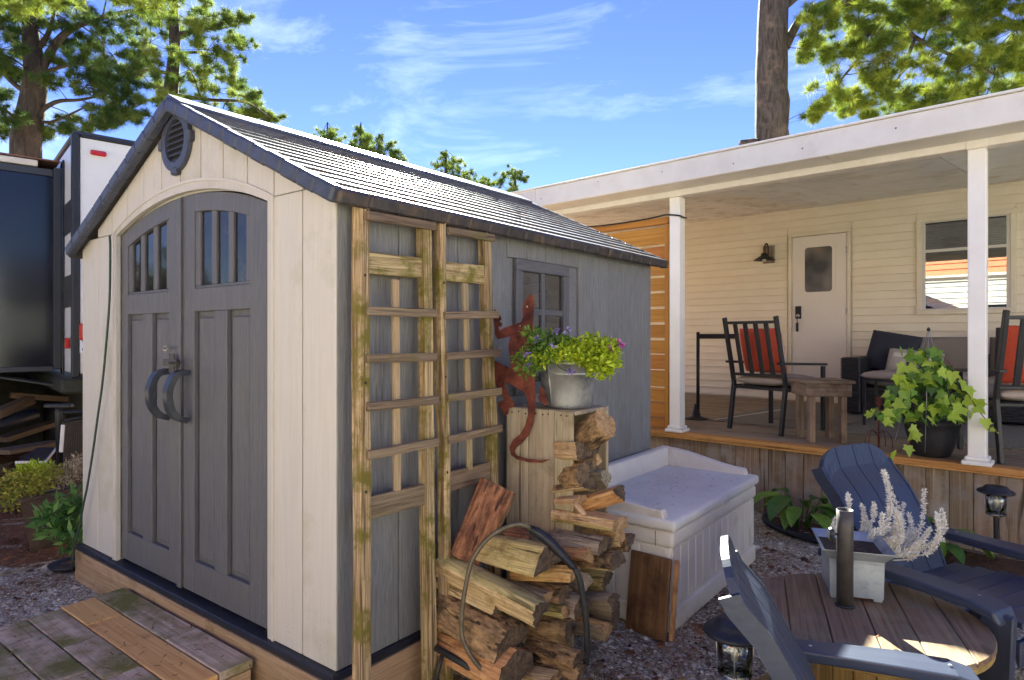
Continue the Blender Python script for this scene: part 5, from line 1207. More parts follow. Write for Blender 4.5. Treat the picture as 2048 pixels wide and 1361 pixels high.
# ------------------------------------------------------------------ ivy pot
ic = hw(2.20, .205, DZ)
iv = empty('ivy_pot', ic, HA, 'black hanging pot of trailing ivy set down on the deck edge', 'potted plant')
lathe('pot', M_potblack, iv, [(0, .002), (.10, .002), (.115, .012), (.145, .09), (.168, .18), (.178, .235), (.183, .238), (.184, .262), (.176, .264), (.170, .25), (.162, .225), (0, .225)], ic, 36)
lathe('soil', M_soil, iv, [(0, .228), (.160, .226)], ic, 24)
hook = at_d(1857, 660, 4.55)
lathe('hook', M_blackmetal, iv, [(0, -.012), (.010, -.008), (.012, 0), (.008, .012), (0, .02)], hook, 10)
for px, py in ((1790, 880), (1850, 905), (1930, 885)):
    tube('hanger_wire', M_galv, iv, [hook, at_d(px, py, 4.42 if px == 1850 else 4.55)], .0022, 5)
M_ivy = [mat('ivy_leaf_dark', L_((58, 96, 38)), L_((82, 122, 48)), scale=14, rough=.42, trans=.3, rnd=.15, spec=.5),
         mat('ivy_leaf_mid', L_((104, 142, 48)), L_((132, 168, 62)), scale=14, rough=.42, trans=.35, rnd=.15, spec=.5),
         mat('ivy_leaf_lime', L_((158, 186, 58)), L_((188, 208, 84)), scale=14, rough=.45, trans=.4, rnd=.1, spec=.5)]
ivy_out = [(0, -.02), (.16, -.12), (.42, -.10), (.36, .12), (.58, .34), (.30, .40), (.20, .58), (0, 1.0), (-.20, .58), (-.30, .40), (-.58, .34), (-.36, .12), (-.42, -.10), (-.16, -.12)]
ivy_me = []
for q in range(3):
    V = [(x, y, .10 * abs(x) - .05 * y * y) for x, y in ivy_out] + [(0, .30, -.03)]
    me = mesh('leaf', V, [[i, (i + 1) % 14, 14] for i in range(14)]); me.materials.append(M_ivy[q]); ivy_me.append(me)
def ivy_leaf(p, size, q, face=None):
    d = Vector((random.gauss(0, .6), random.gauss(0, .6), random.uniform(-1.0, -.1))) if face is None else face
    nr = Vector((-_F[0], -_F[1], .55)) + Vector((random.gauss(0, .35), random.gauss(0, .35), random.gauss(0, .3)))
    y = d.normalized(); x = y.cross(nr).normalized(); z = x.cross(y)
    M = Matrix.Identity(4)
    for i in range(3): M[i][0] = x[i] * size; M[i][1] = y[i] * size; M[i][2] = z[i] * size; M[i][3] = p[i]
    return obj('leaf', ivy_me[q], None, iv, M)
nl = 0
while nl < 215:
    t = random.random() ** .8; py = 700 + t * 142; half = 22 + 88 * t
    px = 1850 + random.uniform(-1, 1) * half
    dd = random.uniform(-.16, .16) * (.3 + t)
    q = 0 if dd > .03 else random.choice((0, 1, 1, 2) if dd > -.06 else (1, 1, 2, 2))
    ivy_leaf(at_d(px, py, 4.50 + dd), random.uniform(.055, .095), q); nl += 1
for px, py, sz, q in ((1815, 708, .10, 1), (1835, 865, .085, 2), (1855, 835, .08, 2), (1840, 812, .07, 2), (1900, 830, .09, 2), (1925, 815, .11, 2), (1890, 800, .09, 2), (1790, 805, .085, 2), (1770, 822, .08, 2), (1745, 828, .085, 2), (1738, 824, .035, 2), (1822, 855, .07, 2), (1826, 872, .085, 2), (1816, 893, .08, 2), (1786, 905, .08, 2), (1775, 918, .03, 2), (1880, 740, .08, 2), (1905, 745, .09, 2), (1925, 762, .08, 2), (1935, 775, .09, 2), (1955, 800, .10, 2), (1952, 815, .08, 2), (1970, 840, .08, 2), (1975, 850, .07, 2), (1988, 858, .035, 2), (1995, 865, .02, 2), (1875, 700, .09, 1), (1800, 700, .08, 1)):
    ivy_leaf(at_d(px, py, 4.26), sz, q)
for path in ([(1850, 720), (1880, 712), (1905, 735), (1920, 765), (1940, 795), (1960, 825), (1980, 850), (1998, 868)], [(1840, 860), (1826, 870), (1815, 890), (1795, 905), (1772, 918)], [(1800, 810), (1770, 820), (1735, 825)]):
    tube('vine', M_rust, iv, smoothstep_curve([at_d(x, y, 4.28) for x, y in path], 4), .003, 5)

# ------------------------------------------------------------------ hostas
hosta_me = []
def hosta_leaf_me(m):
    V = []; Fc = []; n = 8
    for i in range(n + 1):
        t = i / n; w = .30 * math.sin(math.pi * min(1, t * .92 + .05)) ** .8 * (1 - .25 * t); z = .22 * math.sin(t * 2.2) - .30 * t * t
        for j in range(5):
            u_ = -1 + j * .5; V.append((u_ * w, t, z + .06 * abs(u_) ** 1.5 + .015 * math.cos(u_ * 12)))
    for i in range(n):
        for j in range(4): Fc.append([i * 5 + j, i * 5 + j + 1, i * 5 + 6 + j, i * 5 + 5 + j])
    me = mesh('leaf', V, Fc); me.materials.append(m); me.polygons.foreach_set('use_smooth', [True] * len(me.polygons)); return me
M_host = [mat('hosta_leaf', L_((96, 132, 52)), L_((126, 158, 66)), scale=10, rough=.45, trans=.3, rnd=.15, spec=.4, c3=L_((180, 176, 84)), s3=5, t3=.74), mat('hosta_leaf_dark', L_((62, 98, 44)), L_((84, 122, 52)), scale=10, rough=.45, trans=.3, rnd=.15, spec=.4)]
HM = [hosta_leaf_me(m) for m in M_host]
def hosta(label, c, n, size, seed):
    random.seed(seed); t = empty('hosta_plant', (c[0], c[1], .01), 0, label, 'plant', 'hostas in the garden bed')
    for k in range(n):
        a = k * 2.4 + random.uniform(-.4, .4); s_ = size * random.uniform(.75, 1.2); pitch_ = random.uniform(.25, .95)
        base = Vector((c[0] + math.cos(a) * .05, c[1] + math.sin(a) * .05, .05)); h = random.uniform(.08, .24)
        tip = base + Vector((math.cos(a) * .09, math.sin(a) * .09, h))
        lf_ = obj('leaf', HM[k % 2 if k % 3 else 0], None, t, Matrix.Translation(tip) @ Matrix.Rotation(a - math.pi / 2, 4, 'Z') @ Matrix.Rotation(-pitch_ * .5, 4, 'X') @ Matrix.Diagonal((s_, s_, s_, 1)))
        tube('stalk', M_green, t, smoothstep_curve([base, (base + tip) / 2 + Vector((0, 0, .02)), tip], 3), .005, 5)
hosta('hosta with broad yellow edged leaves at the left end of the bed', (-1.22, 5.12), 16, .24, 3)
hosta('hosta half hidden behind the navy chair arm', (-.42, 5.05), 14, .25, 11)
random.seed(21)

# ------------------------------------------------------------------ solar lanterns
def lantern(label, c, zg, rot=0, s_=1.0):
    t = empty('solar_lantern', (c[0], c[1], zg), rot, label, 'garden light', 'solar garden lights')
    Z = Vector((c[0], c[1], zg)); S = lambda pr_: [(r * s_, z * s_) for r, z in pr_]
    lathe('stake', M_black, t, S([(0, 0), (.012, .02), (.014, .22), (.014, .235), (0, .235)]), Z, 12)
    lathe('base_cup', M_glass, t, S([(.0, .235), (.03, .236), (.055, .25), (.058, .262), (.0, .262)]), Z, 20)
    lathe('glass', M_glass, t, S([(.052, .262), (.058, .33), (.060, .385)]), Z, 20)
    lathe('bulb', M_bulb, t, S([(0, .29), (.010, .295), (.014, .32), (.010, .36), (0, .365)]), Z, 12)
    for k in range(4):
        a = k * 1.571 + .3; tube('rib', M_galv, t, [Z + Vector((.057 * math.cos(a), .057 * math.sin(a), .262)) * 1.0 if 0 else Z + Vector((.057 * s_ * math.cos(a), .057 * s_ * math.sin(a), .262 * s_)), Z + Vector((.061 * s_ * math.cos(a), .061 * s_ * math.sin(a), .386 * s_))], .0025, 5)
    lathe('cap', M_black, t, S([(.0, .384), (.085, .384), (.100, .388), (.104, .396), (.098, .404), (.072, .410), (.070, .420), (.062, .426), (.060, .432), (.0, .433)]), Z, 32)
lantern('black solar lantern on a stake before the deck skirt', (-.055, 5.10), .10, 0, .98)
lantern('black capped solar lantern behind the near chair back', (-.735, 2.20), .07, 0, 1.0)

# ------------------------------------------------------------------ spool table with tube, planter
TC = Vector((-.43, 2.695, 0)); TZ = .44; TR = .405; PC = Vector((-.491, 2.727, 0))
st_ = empty('spool_table', TC, 0, 'round weathered cable spool table in front of the deck', 'table')
ta = R_(107); tx = Vector((math.cos(ta), math.sin(ta), 0)); ty = Vector((-math.sin(ta), math.cos(ta), 0))
edges = [-TR, -.285, -.15, -.02, .125, .255, TR]
def chord(u0, u1, z0, z1, nm, m, R0=TR, par=st_):
    pts = []
    n_ = 12
    for i in range(n_ + 1):
        u_ = u0 + (u1 - u0) * i / n_; pts.append((math.sqrt(max(0, R0 * R0 - u_ * u_)), u_))
    pts = pts + [(-x, y) for x, y in pts[::-1]]
    pts = [p for i, p in enumerate(pts) if i == 0 or (abs(p[0] - pts[i - 1][0]) + abs(p[1] - pts[i - 1][1])) > 1e-4]
    M = frame(tx, UP, (TC.x, TC.y, z0)); return extrude(nm, m, par, pts, M, z1 - z0, bev=.003)
for a, b in zip(edges[:-1], edges[1:]): chord(a + .0015, b - .0015, TZ - .020, TZ + random.uniform(-.0015, 0), 'top_board', M_spool)
edges2 = [-TR, -.22, -.03, .17, TR]
ta2 = ta; tx_, ty_ = tx, ty
tx = ty_
for a, b in zip(edges2[:-1], edges2[1:]): chord(a + .0015, b - .0015, TZ - .043, TZ - .022, 'under_board', M_spooledge, TR - .004)
for a, b in zip(edges2[:-1], edges2[1:]): chord(a + .0015, b - .0015, .002, .042, 'bottom_board', M_spooledge, TR - .004)
tx = tx_
for k in range(14):
    a = 2 * math.pi * k / 14; c = TC + Vector((.15 * math.cos(a), .15 * math.sin(a), 0))
    plank('core_stave', M_spooledge, st_, (c.x, c.y, .043), (c.x, c.y, TZ - .045), .066, .018, (math.cos(a), math.sin(a), 0))
pl = empty('umbrella_tube', (PC.x, PC.y, TZ), 0, 'rust flecked grey steel umbrella tube standing in the spool table', 'pole')
lathe('tube', M_pole, pl, [(.029, 0), (.0295, .29), (.030, .367), (.0272, .367), (.0268, .22)], PC + Vector((0, 0, TZ + .001)), 24)
lathe('collar', M_black, pl, [(.029, 0), (.036, 0), (.034, .006), (.029, .008)], PC + Vector((0, 0, TZ + .001)), 24, close=True)
lathe('knob', M_black, pl, [(0, 0), (.006, 0), (.006, .012), (.022, .014), (.024, .022), (.020, .030), (0, .032)], (0, 0, 0), 12, False, frame((0, 0, 1), (-.86, -.40, 0), PC + Vector((-.0245, -.014, TZ + .275))))
# planter: flared square tub
pc_ = Vector((-.500, 2.905, TZ)); PMt = Matrix.Translation(pc_) @ Matrix.Rotation(R_(20), 4, 'Z') @ Matrix.Diagonal((1.07, 1.07, 1.07, 1))
pt = empty('metal_planter', pc_, R_(20), 'square flared galvanised planter of white heather on the spool table', 'potted plant')
def tub(prof, n_=4):
    V = []; Fc = []
    for hx, hy, z in prof:
        for sx, sy in ((-1, -1), (1, -1), (1, 1), (-1, 1)): V.append((sx * hx, sy * hy, z))
    for i in range(len(prof) - 1):
        for j in range(4): Fc.append([i * 4 + j, i * 4 + (j + 1) % 4, i * 4 + 4 + (j + 1) % 4, i * 4 + 4 + j])
    Fc.append([3, 2, 1, 0]); Fc.append([len(prof) * 4 - 4 + j for j in range(4)]); return mesh('tub', V, Fc)
obj('tub', tub([(.088, .098, .012), (.090, .100, .135), (.092, .102, .148), (.118, .135, .185), (.121, .138, .187), (.121, .138, .189), (.108, .122, .178), (.086, .096, .145), (.084, .094, .140)]), M_galv2, pt, PMt)
for sx in (-1, 1):
    for sy in (-1, 1): obj('foot', box_me(.03, .03, .012, .002, M_galv2), M_galv2, pt, PMt @ Matrix.Translation((sx * .07, sy * .08, .0065)))
obj('soil', mesh('soil', [(-.10, -.115, .162), (.10, -.115, .162), (.10, .115, .160), (-.10, .115, .164)], [[0, 1, 2, 3]]), M_soil, pt, PMt)
# heather: woody sprigs with whitish scale leaves
M_heath = tintmat('white_heather', [L_((214, 210, 200)), L_((236, 233, 226)), L_((246, 245, 240))], .8, .15)
M_heathstem = mat('heather_stem', L_((176, 160, 138)), L_((200, 188, 168)), scale=30, rough=.8)
sprigs = [[(1770, 1105), (1800, 1040), (1770, 950)], [(1730, 1100), (1770, 1060), (1778, 1000), (1768, 945)], [(1760, 1110), (1820, 1090), (1845, 1040), (1848, 982)], [(1780, 1112), (1850, 1095), (1888, 1060), (1885, 1022)], [(1790, 1115), (1860, 1105), (1878, 1060), (1874, 1030)],
          [(1720, 1095), (1745, 1040), (1748, 1010)], [(1710, 1090), (1728, 1045), (1725, 1012)], [(1745, 1100), (1775, 1050), (1783, 992)], [(1750, 1100), (1790, 1070), (1808, 1010)], [(1755, 1105), (1790, 1065), (1796, 1028)], [(1700, 1095), (1700, 1050), (1697, 992)], [(1715, 1100), (1755, 1075), (1765, 1030)], [(1735, 1105), (1790, 1090), (1820, 1060), (1818, 1030)],
          [(1740, 1110), (1800, 1100), (1850, 1095), (1885, 1080)], [(1750, 1110), (1790, 1100), (1822, 1080)], [(1730, 1100), (1740, 1065), (1730, 1040)], [(1720, 1100), (1760, 1085), (1805, 1075)], [(1725, 1110), (1780, 1108), (1830, 1100)], [(1670, 1085), (1668, 1060), (1672, 1040)], [(1715, 1098), (1735, 1080), (1752, 1060)], [(1760, 1100), (1775, 1075), (1772, 1045)], [(1740, 1100), (1765, 1095), (1790, 1088)], [(1795, 1105), (1840, 1085), (1860, 1060)], [(1770, 1100), (1810, 1085), (1835, 1060)]]
SV, SF, Tm = [], [], []
pcs = []
for i, sp_ in enumerate(sprigs + sprigs[::2]):
    dj = random.uniform(-.07, .07); off = (random.uniform(-10, 10), random.uniform(-6, 10)) if i >= len(sprigs) else (0, 0); sc_ = 1 if i < len(sprigs) else random.uniform(.5, .85)
    x0, y0 = sp_[0]
    path = smoothstep_curve([at_d(x0 + (x - x0) * sc_ + off[0], y0 + (y - y0) * sc_ + off[1], 2.76 + dj * (.4 + .6 * j)) for j, (x, y) in enumerate(sp_)], 10)
    v, f_ = tube_data(path, [.0036 * (1 - .6 * k / len(path)) for k in range(len(path))], 4); q = len(SV); SV += v; SF += [[a + q for a in f] for f in f_]
    pcs += [p for k, p in enumerate(path) if k > len(path) * .25]
o = obj('stems', mesh('stems', [p - pc_ for p in SV], SF), M_heathstem, pt, Matrix.Translation(pc_)); o['kind'] = 'stuff'
leafobj('heather_leaves', M_heath, pt, [tuple(p) for p in pcs], 15000, .0055, .013, pc_, up=.7, asp=3.2)
leafobj('heather_mat', M_heath, pt, [tuple(at_d(x, y, 2.76)) for x, y in ((1735, 1100), (1760, 1105), (1790, 1105), (1720, 1098), (1810, 1100))], 2200, (.04, .06, .014), .013, pc_, up=.5)
leafobj('weed_tuft', M_green, pt, [tuple(at_d(1668, 1092, 2.70))], 60, .012, .03, pc_, up=1.0, asp=5)
needles_t = [(1790, 1225), (1700, 1240), (1740, 1250), (1850, 1210), (1760, 1190), (1640, 1180), (1705, 1225), (1830, 1240), (1780, 1160), (1610, 1200)]
V = []; Fc = []
for px, py in needles_t * 3:
    c = at_z(px + random.uniform(-30, 30), py + random.uniform(-18, 18), TZ + .003); a = random.uniform(0, 3.14); l = random.uniform(.02, .045); w = .0012
    d = Vector((math.cos(a), math.sin(a), 0)) * l; s_ = Vector((-math.sin(a), math.cos(a), 0)) * w
    if (c - TC - Vector((0, 0, c.z))).length > TR - .05: continue
    q = len(V); V += [c - d - s_, c - d + s_, c + d + s_, c + d - s_]; Fc.append([q, q + 1, q + 2, q + 3])
tn = obj('table_needles', np_mesh('table_needles', np.array([tuple(v) for v in V]), np.array(Fc), np.full(len(V), .6)), M_ndl); tn['kind'] = 'stuff'; tag(tn, 'few pine needles fallen on the spool table', 'needles')

# ------------------------------------------------------------------ navy Adirondack chairs
def adirondack(label, o, ang, S, hwid, ay, axf, az, xt, ztop):
    t = empty('adirondack_chair', (o[0], o[1], 0), R_(ang), label, 'chair', 'navy garden chairs')
    M0 = WM[t.name]
    P = lambda x, y, z: M0 @ Vector((x * S, y * S, z * S))
    Lf = M0.to_3x3() @ Vector((0, 1, 0)); Fw = M0.to_3x3() @ Vector((1, 0, 0))
    # back: bent profile (x,z), slats side by side
    prof = [(.11, .20), (.045, .33), (-.03, .49), (xt * .58, .51 + (ztop - .51) * .5), (xt * .88, ztop - .10), (xt, ztop)]
    cum = [0]
    for a, b in zip(prof[:-1], prof[1:]): cum.append(cum[-1] + math.hypot(b[0] - a[0], b[1] - a[1]))
    T = cum[-1]
    def at(tv):
        for i in range(len(cum) - 1):
            if tv <= cum[i + 1] + 1e-9:
                k_ = (tv - cum[i]) / (cum[i + 1] - cum[i]); a, b = prof[i], prof[i + 1]
                return (a[0] + (b[0] - a[0]) * k_, a[1] + (b[1] - a[1]) * k_)
        return prof[-1]
    def topcut(y): return T - .085 * (abs(y) / hwid) ** 4
    def botcut(y): return .02 + .05 * (abs(y) / hwid) ** 2
    def halfw(tv): return hwid * (.80 + .20 * min(1, tv / (T * .6)))
    nsl = 4; th = .022
    for k in range(nsl):
        u0 = -1 + 2 * k / nsl; u1 = -1 + 2 * (k + 1) / nsl
        V = []; Fc = []; n_ = 16; m_ = 4
        for i in range(n_ + 1):
            for j in range(m_ + 1):
                u_ = u0 + (u1 - u0) * j / m_; ye = u_ * hwid
                tv = botcut(ye) + (topcut(ye) - botcut(ye)) * i / n_
                x, z = at(tv); y = u_ * halfw(tv)
                y += (.0025 if j == 0 else (-.0025 if j == m_ else 0))
                x2, z2 = at(min(T, tv + .01)); x1, z1_ = at(max(0, tv - .01)); dl_ = math.hypot(x2 - x1, z2 - z1_); nx, nz_ = (z2 - z1_) / dl_, -(x2 - x1) / dl_
                edge = (k == 0 and j == 0) or (k == nsl - 1 and j == m_)
                V.append((P(x, y, z), P(x - nx * th, y, z - nz_ * th)))
        Vf = [a for a, b in V] + [b for a, b in V]; q = len(V)
        I = lambda i, j: i * (m_ + 1) + j
        for i in range(n_):
            for j in range(m_):
                Fc.append([I(i, j), I(i, j + 1), I(i + 1, j + 1), I(i + 1, j)]); Fc.append([q + I(i, j), q + I(i + 1, j), q + I(i + 1, j + 1), q + I(i, j + 1)])
            Fc.append([I(i, 0), I(i + 1, 0), q + I(i + 1, 0), q + I(i, 0)]); Fc.append([I(i, m_), q + I(i, m_), q + I(i + 1, m_), I(i + 1, m_)])
        for j in range(m_):
            Fc.append([I(0, j), q + I(0, j), q + I(0, j + 1), I(0, j + 1)]); Fc.append([I(n_, j), I(n_, j + 1), q + I(n_, j + 1), q + I(n_, j)])
        c = P(-.1, 0, .5); R3 = frame(P(*(prof[4][0], 0, prof[4][1])) - P(*(prof[1][0], 0, prof[1][1])), Fw, c); Ri = R3.inverted()
        me = mesh('back_slat', [Ri @ v for v in Vf], Fc)
        bm = bmesh.new(); bm.from_mesh(me); bmesh.ops.recalc_face_normals(bm, faces=bm.faces); bm.to_mesh(me); bm.free()
        obj('back_slat', me, M_navy, t, R3)
    # raised side flanges of the back
    for sy in (-1, 1):
        V = []; Fc = []; n_ = 18
        for i in range(n_ + 1):
            ye = sy * hwid * .999; tv = botcut(ye) + (topcut(ye) - botcut(ye)) * i / n_; x, z = at(tv); y = sy * (halfw(tv) + .004)
            x2, z2 = at(min(T, tv + .03)); x1, z1_ = at(max(0, tv - .03)); dl_ = math.hypot(x2 - x1, z2 - z1_); nx, nz_ = (z2 - z1_) / dl_, -(x2 - x1) / dl_
            for dy, dn in ((-.006, .004), (.006, .004), (.006, -.052), (-.006, -.052)): V.append(P(x + nx * dn, y + dy, z + nz_ * dn))
        for i in range(n_):
            for j in range(4): Fc.append([i * 4 + j, i * 4 + (j + 1) % 4, i * 4 + 4 + (j + 1) % 4, i * 4 + 4 + j])
        Fc += [[3, 2, 1, 0], [n_ * 4 + j for j in range(4)]]
        c = P(-.1, sy * hwid, .5); me = mesh('back_edge', [v - c for v in V], Fc)
        bm = bmesh.new(); bm.from_mesh(me); bmesh.ops.recalc_face_normals(bm, faces=bm.faces); bm.to_mesh(me); bm.free()
        obj('back_edge', me, M_navy, t, Matrix.Translation(c))
    for sy in (-1, 1):
        # arm: flat plank with rounded drooping front end
        pts = [(-.16, az - .005), (-.02, az), (axf * .55, az), (axf * .86, az - .004), (axf, az - .022), (axf + .018, az - .055)]
        V = []; Fc = []
        for i, (x, z) in enumerate(pts):
            w = .038 + .022 * min(1, max(0, (x + .16) / .35)); w *= (1 if i < len(pts) - 1 else .9)
            for dy, dz in ((-w, 0), (w, 0), (w, -.034), (-w, -.034)):
                V.append(P(x, sy * ay + dy, z + dz if i < len(pts) - 1 else z + dz * .4))
        for i in range(len(pts) - 1):
            for j in range(4): Fc.append([i * 4 + j, i * 4 + (j + 1) % 4, i * 4 + 4 + (j + 1) % 4, i * 4 + 4 + j])
        Fc += [[3, 2, 1, 0], [(len(pts) - 1) * 4 + j for j in range(4)]]
        c = P(.2, sy * ay, az); R3 = frame(Fw, UP, c); Ri = R3.inverted(); me = mesh('arm', [Ri @ v for v in V], Fc)
        bm = bmesh.new(); bm.from_mesh(me); bmesh.ops.recalc_face_normals(bm, faces=bm.faces)
        bmesh.ops.bevel(bm, geom=[e for e in bm.edges if e.calc_face_angle(0) > .6], offset=.006, segments=2, affect='EDGES', profile=.5); bm.to_mesh(me); bm.free()
        obj('arm', me, M_navy, t, R3, False)
        for xs_ in (.0, axf - .07): lathe('screw', M_galv, t, [(0, 0), (.006, 0), (.005, .0012), (0, .0016)], (0, 0, 0), 8, False, frame(Fw, UP, P(xs_, sy * ay, az + .0005)))
        plank('front_leg', M_navy, t, P(axf - .03, sy * ay, 0), P(axf - .01, sy * ay, az - .036), .10 * S, .03 * S, Lf, .005)
        plank('side_rail', M_navy, t, P(axf + .02, sy * (ay - .035), .33), P(-.42, sy * (ay - .035), .03), .10 * S, .028 * S, Lf, .005)
        plank('rear_support', M_navy, t, P(-.10, sy * (ay - .036), .14), P(-.10, sy * (ay - .036), az - .04), .05 * S, .026 * S, Lf, .004)
    for k in range(6):
        x = .06 + (axf - .06) * k / 5; z = .33 + .05 * (x - .06) / .4
        plank('seat_slat', M_navy, t, P(x, -(ay - .05), z + .035), P(x, ay - .05, z + .035), .078 * S, .022 * S, UP, .004)
    plank('seat_front', M_navy, t, P(axf + .03, -(ay - .03), .33), P(axf + .03, ay - .03, .33), .085 * S, .022 * S, Fw, .004)
    return t
adirondack('navy garden chair beyond the spool table with its back to the deck', (-.35, 3.44), -25, 1.05, .245, .355, .52, .50, -.275, .89)
adirondack('navy garden chair nearest the camera with sun on its arm', (-.404, 1.945), 19.3, 1.0, .175, .285, .455, .48, -.252, .875)

# ------------------------------------------------------------------ travel trailer on the left
RC = at_d(152, 400, 5.8); RV_F = Matrix.Rotation(R_(42), 3, 'Z') @ Vector((_F[0], _F[1], 0)); RV_R = Vector((RV_F.y, -RV_F.x, 0))
VF = Vector((_F[0], _F[1], 0)); VR = Vector((_R[0], _R[1], 0))
def rear_at(px, py, off=.02):
    d = Vector(_ray(px, py)); o = Vector((RC.x, RC.y, 0)) - RV_F * off; t = o.dot(RV_F) / d.dot(RV_F); return Vector((d.x * t, d.y * t, CAM_H + d.z * t))
def rv(x, d, z): return Vector((RC.x, RC.y, 0)) + RV_R * x + RV_F * d + UP * z
def rvb(name, m, parent, x0, x1, d0, d1, z0, z1, bev=.004):
    return obj(name, box_me(x1 - x0, d1 - d0, z1 - z0, bev, m), m, parent, frame(RV_R, UP, rv((x0 + x1) / 2, (d0 + d1) / 2, (z0 + z1) / 2)))
rvt = empty('travel_trailer', rv(1.2, 3, 0), YAW + R_(42), 'white travel trailer with black slide out parked left of the shed', 'trailer')
body = rvb('rear_wall', M_rvwhite, rvt, .02, 2.33, 0, .05, 1.13, 3.30, .02)
sidew = rvb('side_wall', M_rvwhite, rvt, 0, .04, .055, 6.5, 1.13, 3.28, .01)
rvb('roof', M_rvgrey, rvt, -.02, 2.36, .0, 6.5, 3.30, 3.335, .01)
rvb('corner_trim', M_blackmetal, rvt, -.035, .03, -.02, .05, 1.10, 3.31, .012)
rvb('bottom_trim', M_blackmetal, rvt, .03, 2.33, -.02, .05, 1.095, 1.135, .01)
rvb('top_trim', M_blackmetal, rvt, .03, 2.33, -.015, .05, 3.275, 3.31, .01)
for px, py, sx, sz in ((197, 307, .125, .045), (171, 664, .10, .15)):
    c = rear_at(px, py); o = obj('lamp_lens', box_me(sx, .03, sz, .014, M_red), M_red, rvt, frame(RV_R, UP, c))
pl_ = rear_at(166, 690, .008); plate = obj('number_plate', box_me(.30, .006, .15, .003, M_plate), M_plate, rvt, frame(RV_R, UP, pl_ + RV_R * .085))
def strokes(ch_pts, par, base):
    for a, b in ch_pts:
        A = base + RV_R * a[0] + UP * a[1] - RV_F * .005; B = base + RV_R * b[0] + UP * b[1] - RV_F * .005
        plank('letter_stroke', M_blue, par, A, B, .013, .003, -RV_F, 0)
strokes([((-.005, -.045), (.035, .05)), ((.035, -.045), (-.005, .05))], plate, pl_ + RV_R * .0 + UP * -.005)
for k in range(7):
    c = pl_ + RV_R * -.052 + UP * (.05 - k * .016) - RV_F * .005
    plank('letter_stroke', M_blue, plate, c - UP * .005, c + UP * .005, .012, .003, -RV_F, 0)
# decals on the narrow side strip
rvb('decal', M_rvgrey, sidew, -.008, -.004, .12, .66, 1.75, 2.05, 0); rvb('decal', M_rvgrey, sidew, -.008, -.004, .12, .66, 2.45, 2.75, 0)
rvb('side_panel', M_rvblack, rvt, -.02, -.004, .66, .80, 1.1, 3.2, .004)
rvb('marker_lamp', M_red, rvt, -.04, -.01, .30, .40, 1.36, 1.46, .006)
# slide-out box: end face toward us
so_ = rvb('slide_out', M_rvblack, rvt, -1.05, -.03, .82, 5.0, 1.17, 3.12, .01)
rvb('slide_trim', M_rvgrey, so_, -.075, -.012, .79, .815, 1.15, 3.14, .006); rvb('slide_trim', M_rvgrey, so_, -1.05, -.08, .795, .818, 1.13, 1.18, .004)
rvb('slide_trim', M_rvgrey, so_, -1.05, -.08, .80, .818, 3.05, 3.12, .004)
aw = rvb('slide_topper', M_awning, rvt, -1.1, -.02, .80, 5.4, 3.20, 3.215, .003)
tube('topper_roller', M_awning, aw, [rv(-1.05, .80, 3.17), rv(-1.05, 3.5, 3.17)], .05, 10)
rvb('topper_arm', M_creamtrim, rvt, -.55, -.20, .80, .88, 3.13, 3.19, .006)
# underbelly, frame, axle clutter
rvb('underbelly', M_under, rvt, -.10, 2.3, .10, 6.3, .95, 1.09, .02)
rvb('chassis_rail', M_under, rvt, .15, .25, .10, 6.3, .72, .94, .01)
rvb('chassis_rail', M_under, rvt, -.9, -.8, 1.0, 5.0, .90, 1.12, .01)
plank('slide_brace', M_under, rvt, rv(-.55, .9, 1.10), rv(.35, .4, .92), .12, .02, UP)
tube('drain_pipe', M_black, rvt, [rv(-1.3, .6, .42), rv(-.55, .8, .62), rv(-.2, .9, .72)], .055, 12)
lathe('drain_valve', M_hoop, rvt, [(.058, -.03), (.085, -.03), (.085, .03), (.058, .03)], (0, 0, 0), 14, False, frame((0, 0, 1), RV_R, rv(-.62, .78, .60)))
for x in (-1.15, .2):
    lathe('tyre', M_potblack, rvt, [(.0, -.10), (.20, -.10), (.32, -.09), (.345, -.05), (.345, .05), (.32, .09), (.20, .10), (0, .10)], (0, 0, 0), 28, True, frame(RV_F, RV_R, rv(x, 3.2, .345)))
plank('stabiliser_jack', M_under, rvt, rv(.0, .5, .02), rv(.25, .6, .95), .06, .04, RV_F); 
rvb('rear_shade_panel', M_under, rvt, -2.2, 2.4, 3.4, 3.46, .01, 1.12, .01); rvb('side_shade_panel', M_under, rvt, -1.0, -.94, 1.6, 5.0, .01, 1.1, .01)  # dark panels added to stand in for the shade under the trailer
# stored things in the shade under the trailer
M_lumber = wood('old_lumber', L_((84, 70, 54)), L_((120, 102, 80)), fine=20)
lumber = [((0, 880, 6.2), (110, 845, 6.9), .16, .05, 'dark board lying under the trailer nearest the drain pipe'), ((0, 905, 5.6), (120, 885, 6.2), .20, .04, 'wide old board flat on the needles under the trailer'), ((20, 790, 6.8), (150, 800, 7.2), .14, .06, 'upper plank resting across blocks under the trailer'), ((-10, 830, 6.0), (60, 800, 6.5), .10, .08, 'short dark timber propped at the left under the trailer')]
for a, b, w, t, lab in lumber: tag(plank('old_board', M_lumber, None, at_d(*a), at_d(*b), w, t), lab, 'board', 'boards under the trailer')
sb = at_z(20, 880, 0); stp = lathe('tree_stump', M_barkb, None, [(0, 0), (.26, 0), (.24, .1), (.22, .5), (.21, .62), (0, .63)], sb, 18); tag(stp, 'mossy round stump in the shade under the slide out', 'stump')
bl = obj('concrete_block', box_me(.39, .19, .19, .01, M_greycush), mat('concrete', L_((120, 116, 108)), L_((140, 136, 128)), scale=20, rough=.9, bump=.003), None, frame(VR, UP, at_z(70, 880, .095))); tag(bl, 'grey concrete block holding up boards under the trailer', 'block')
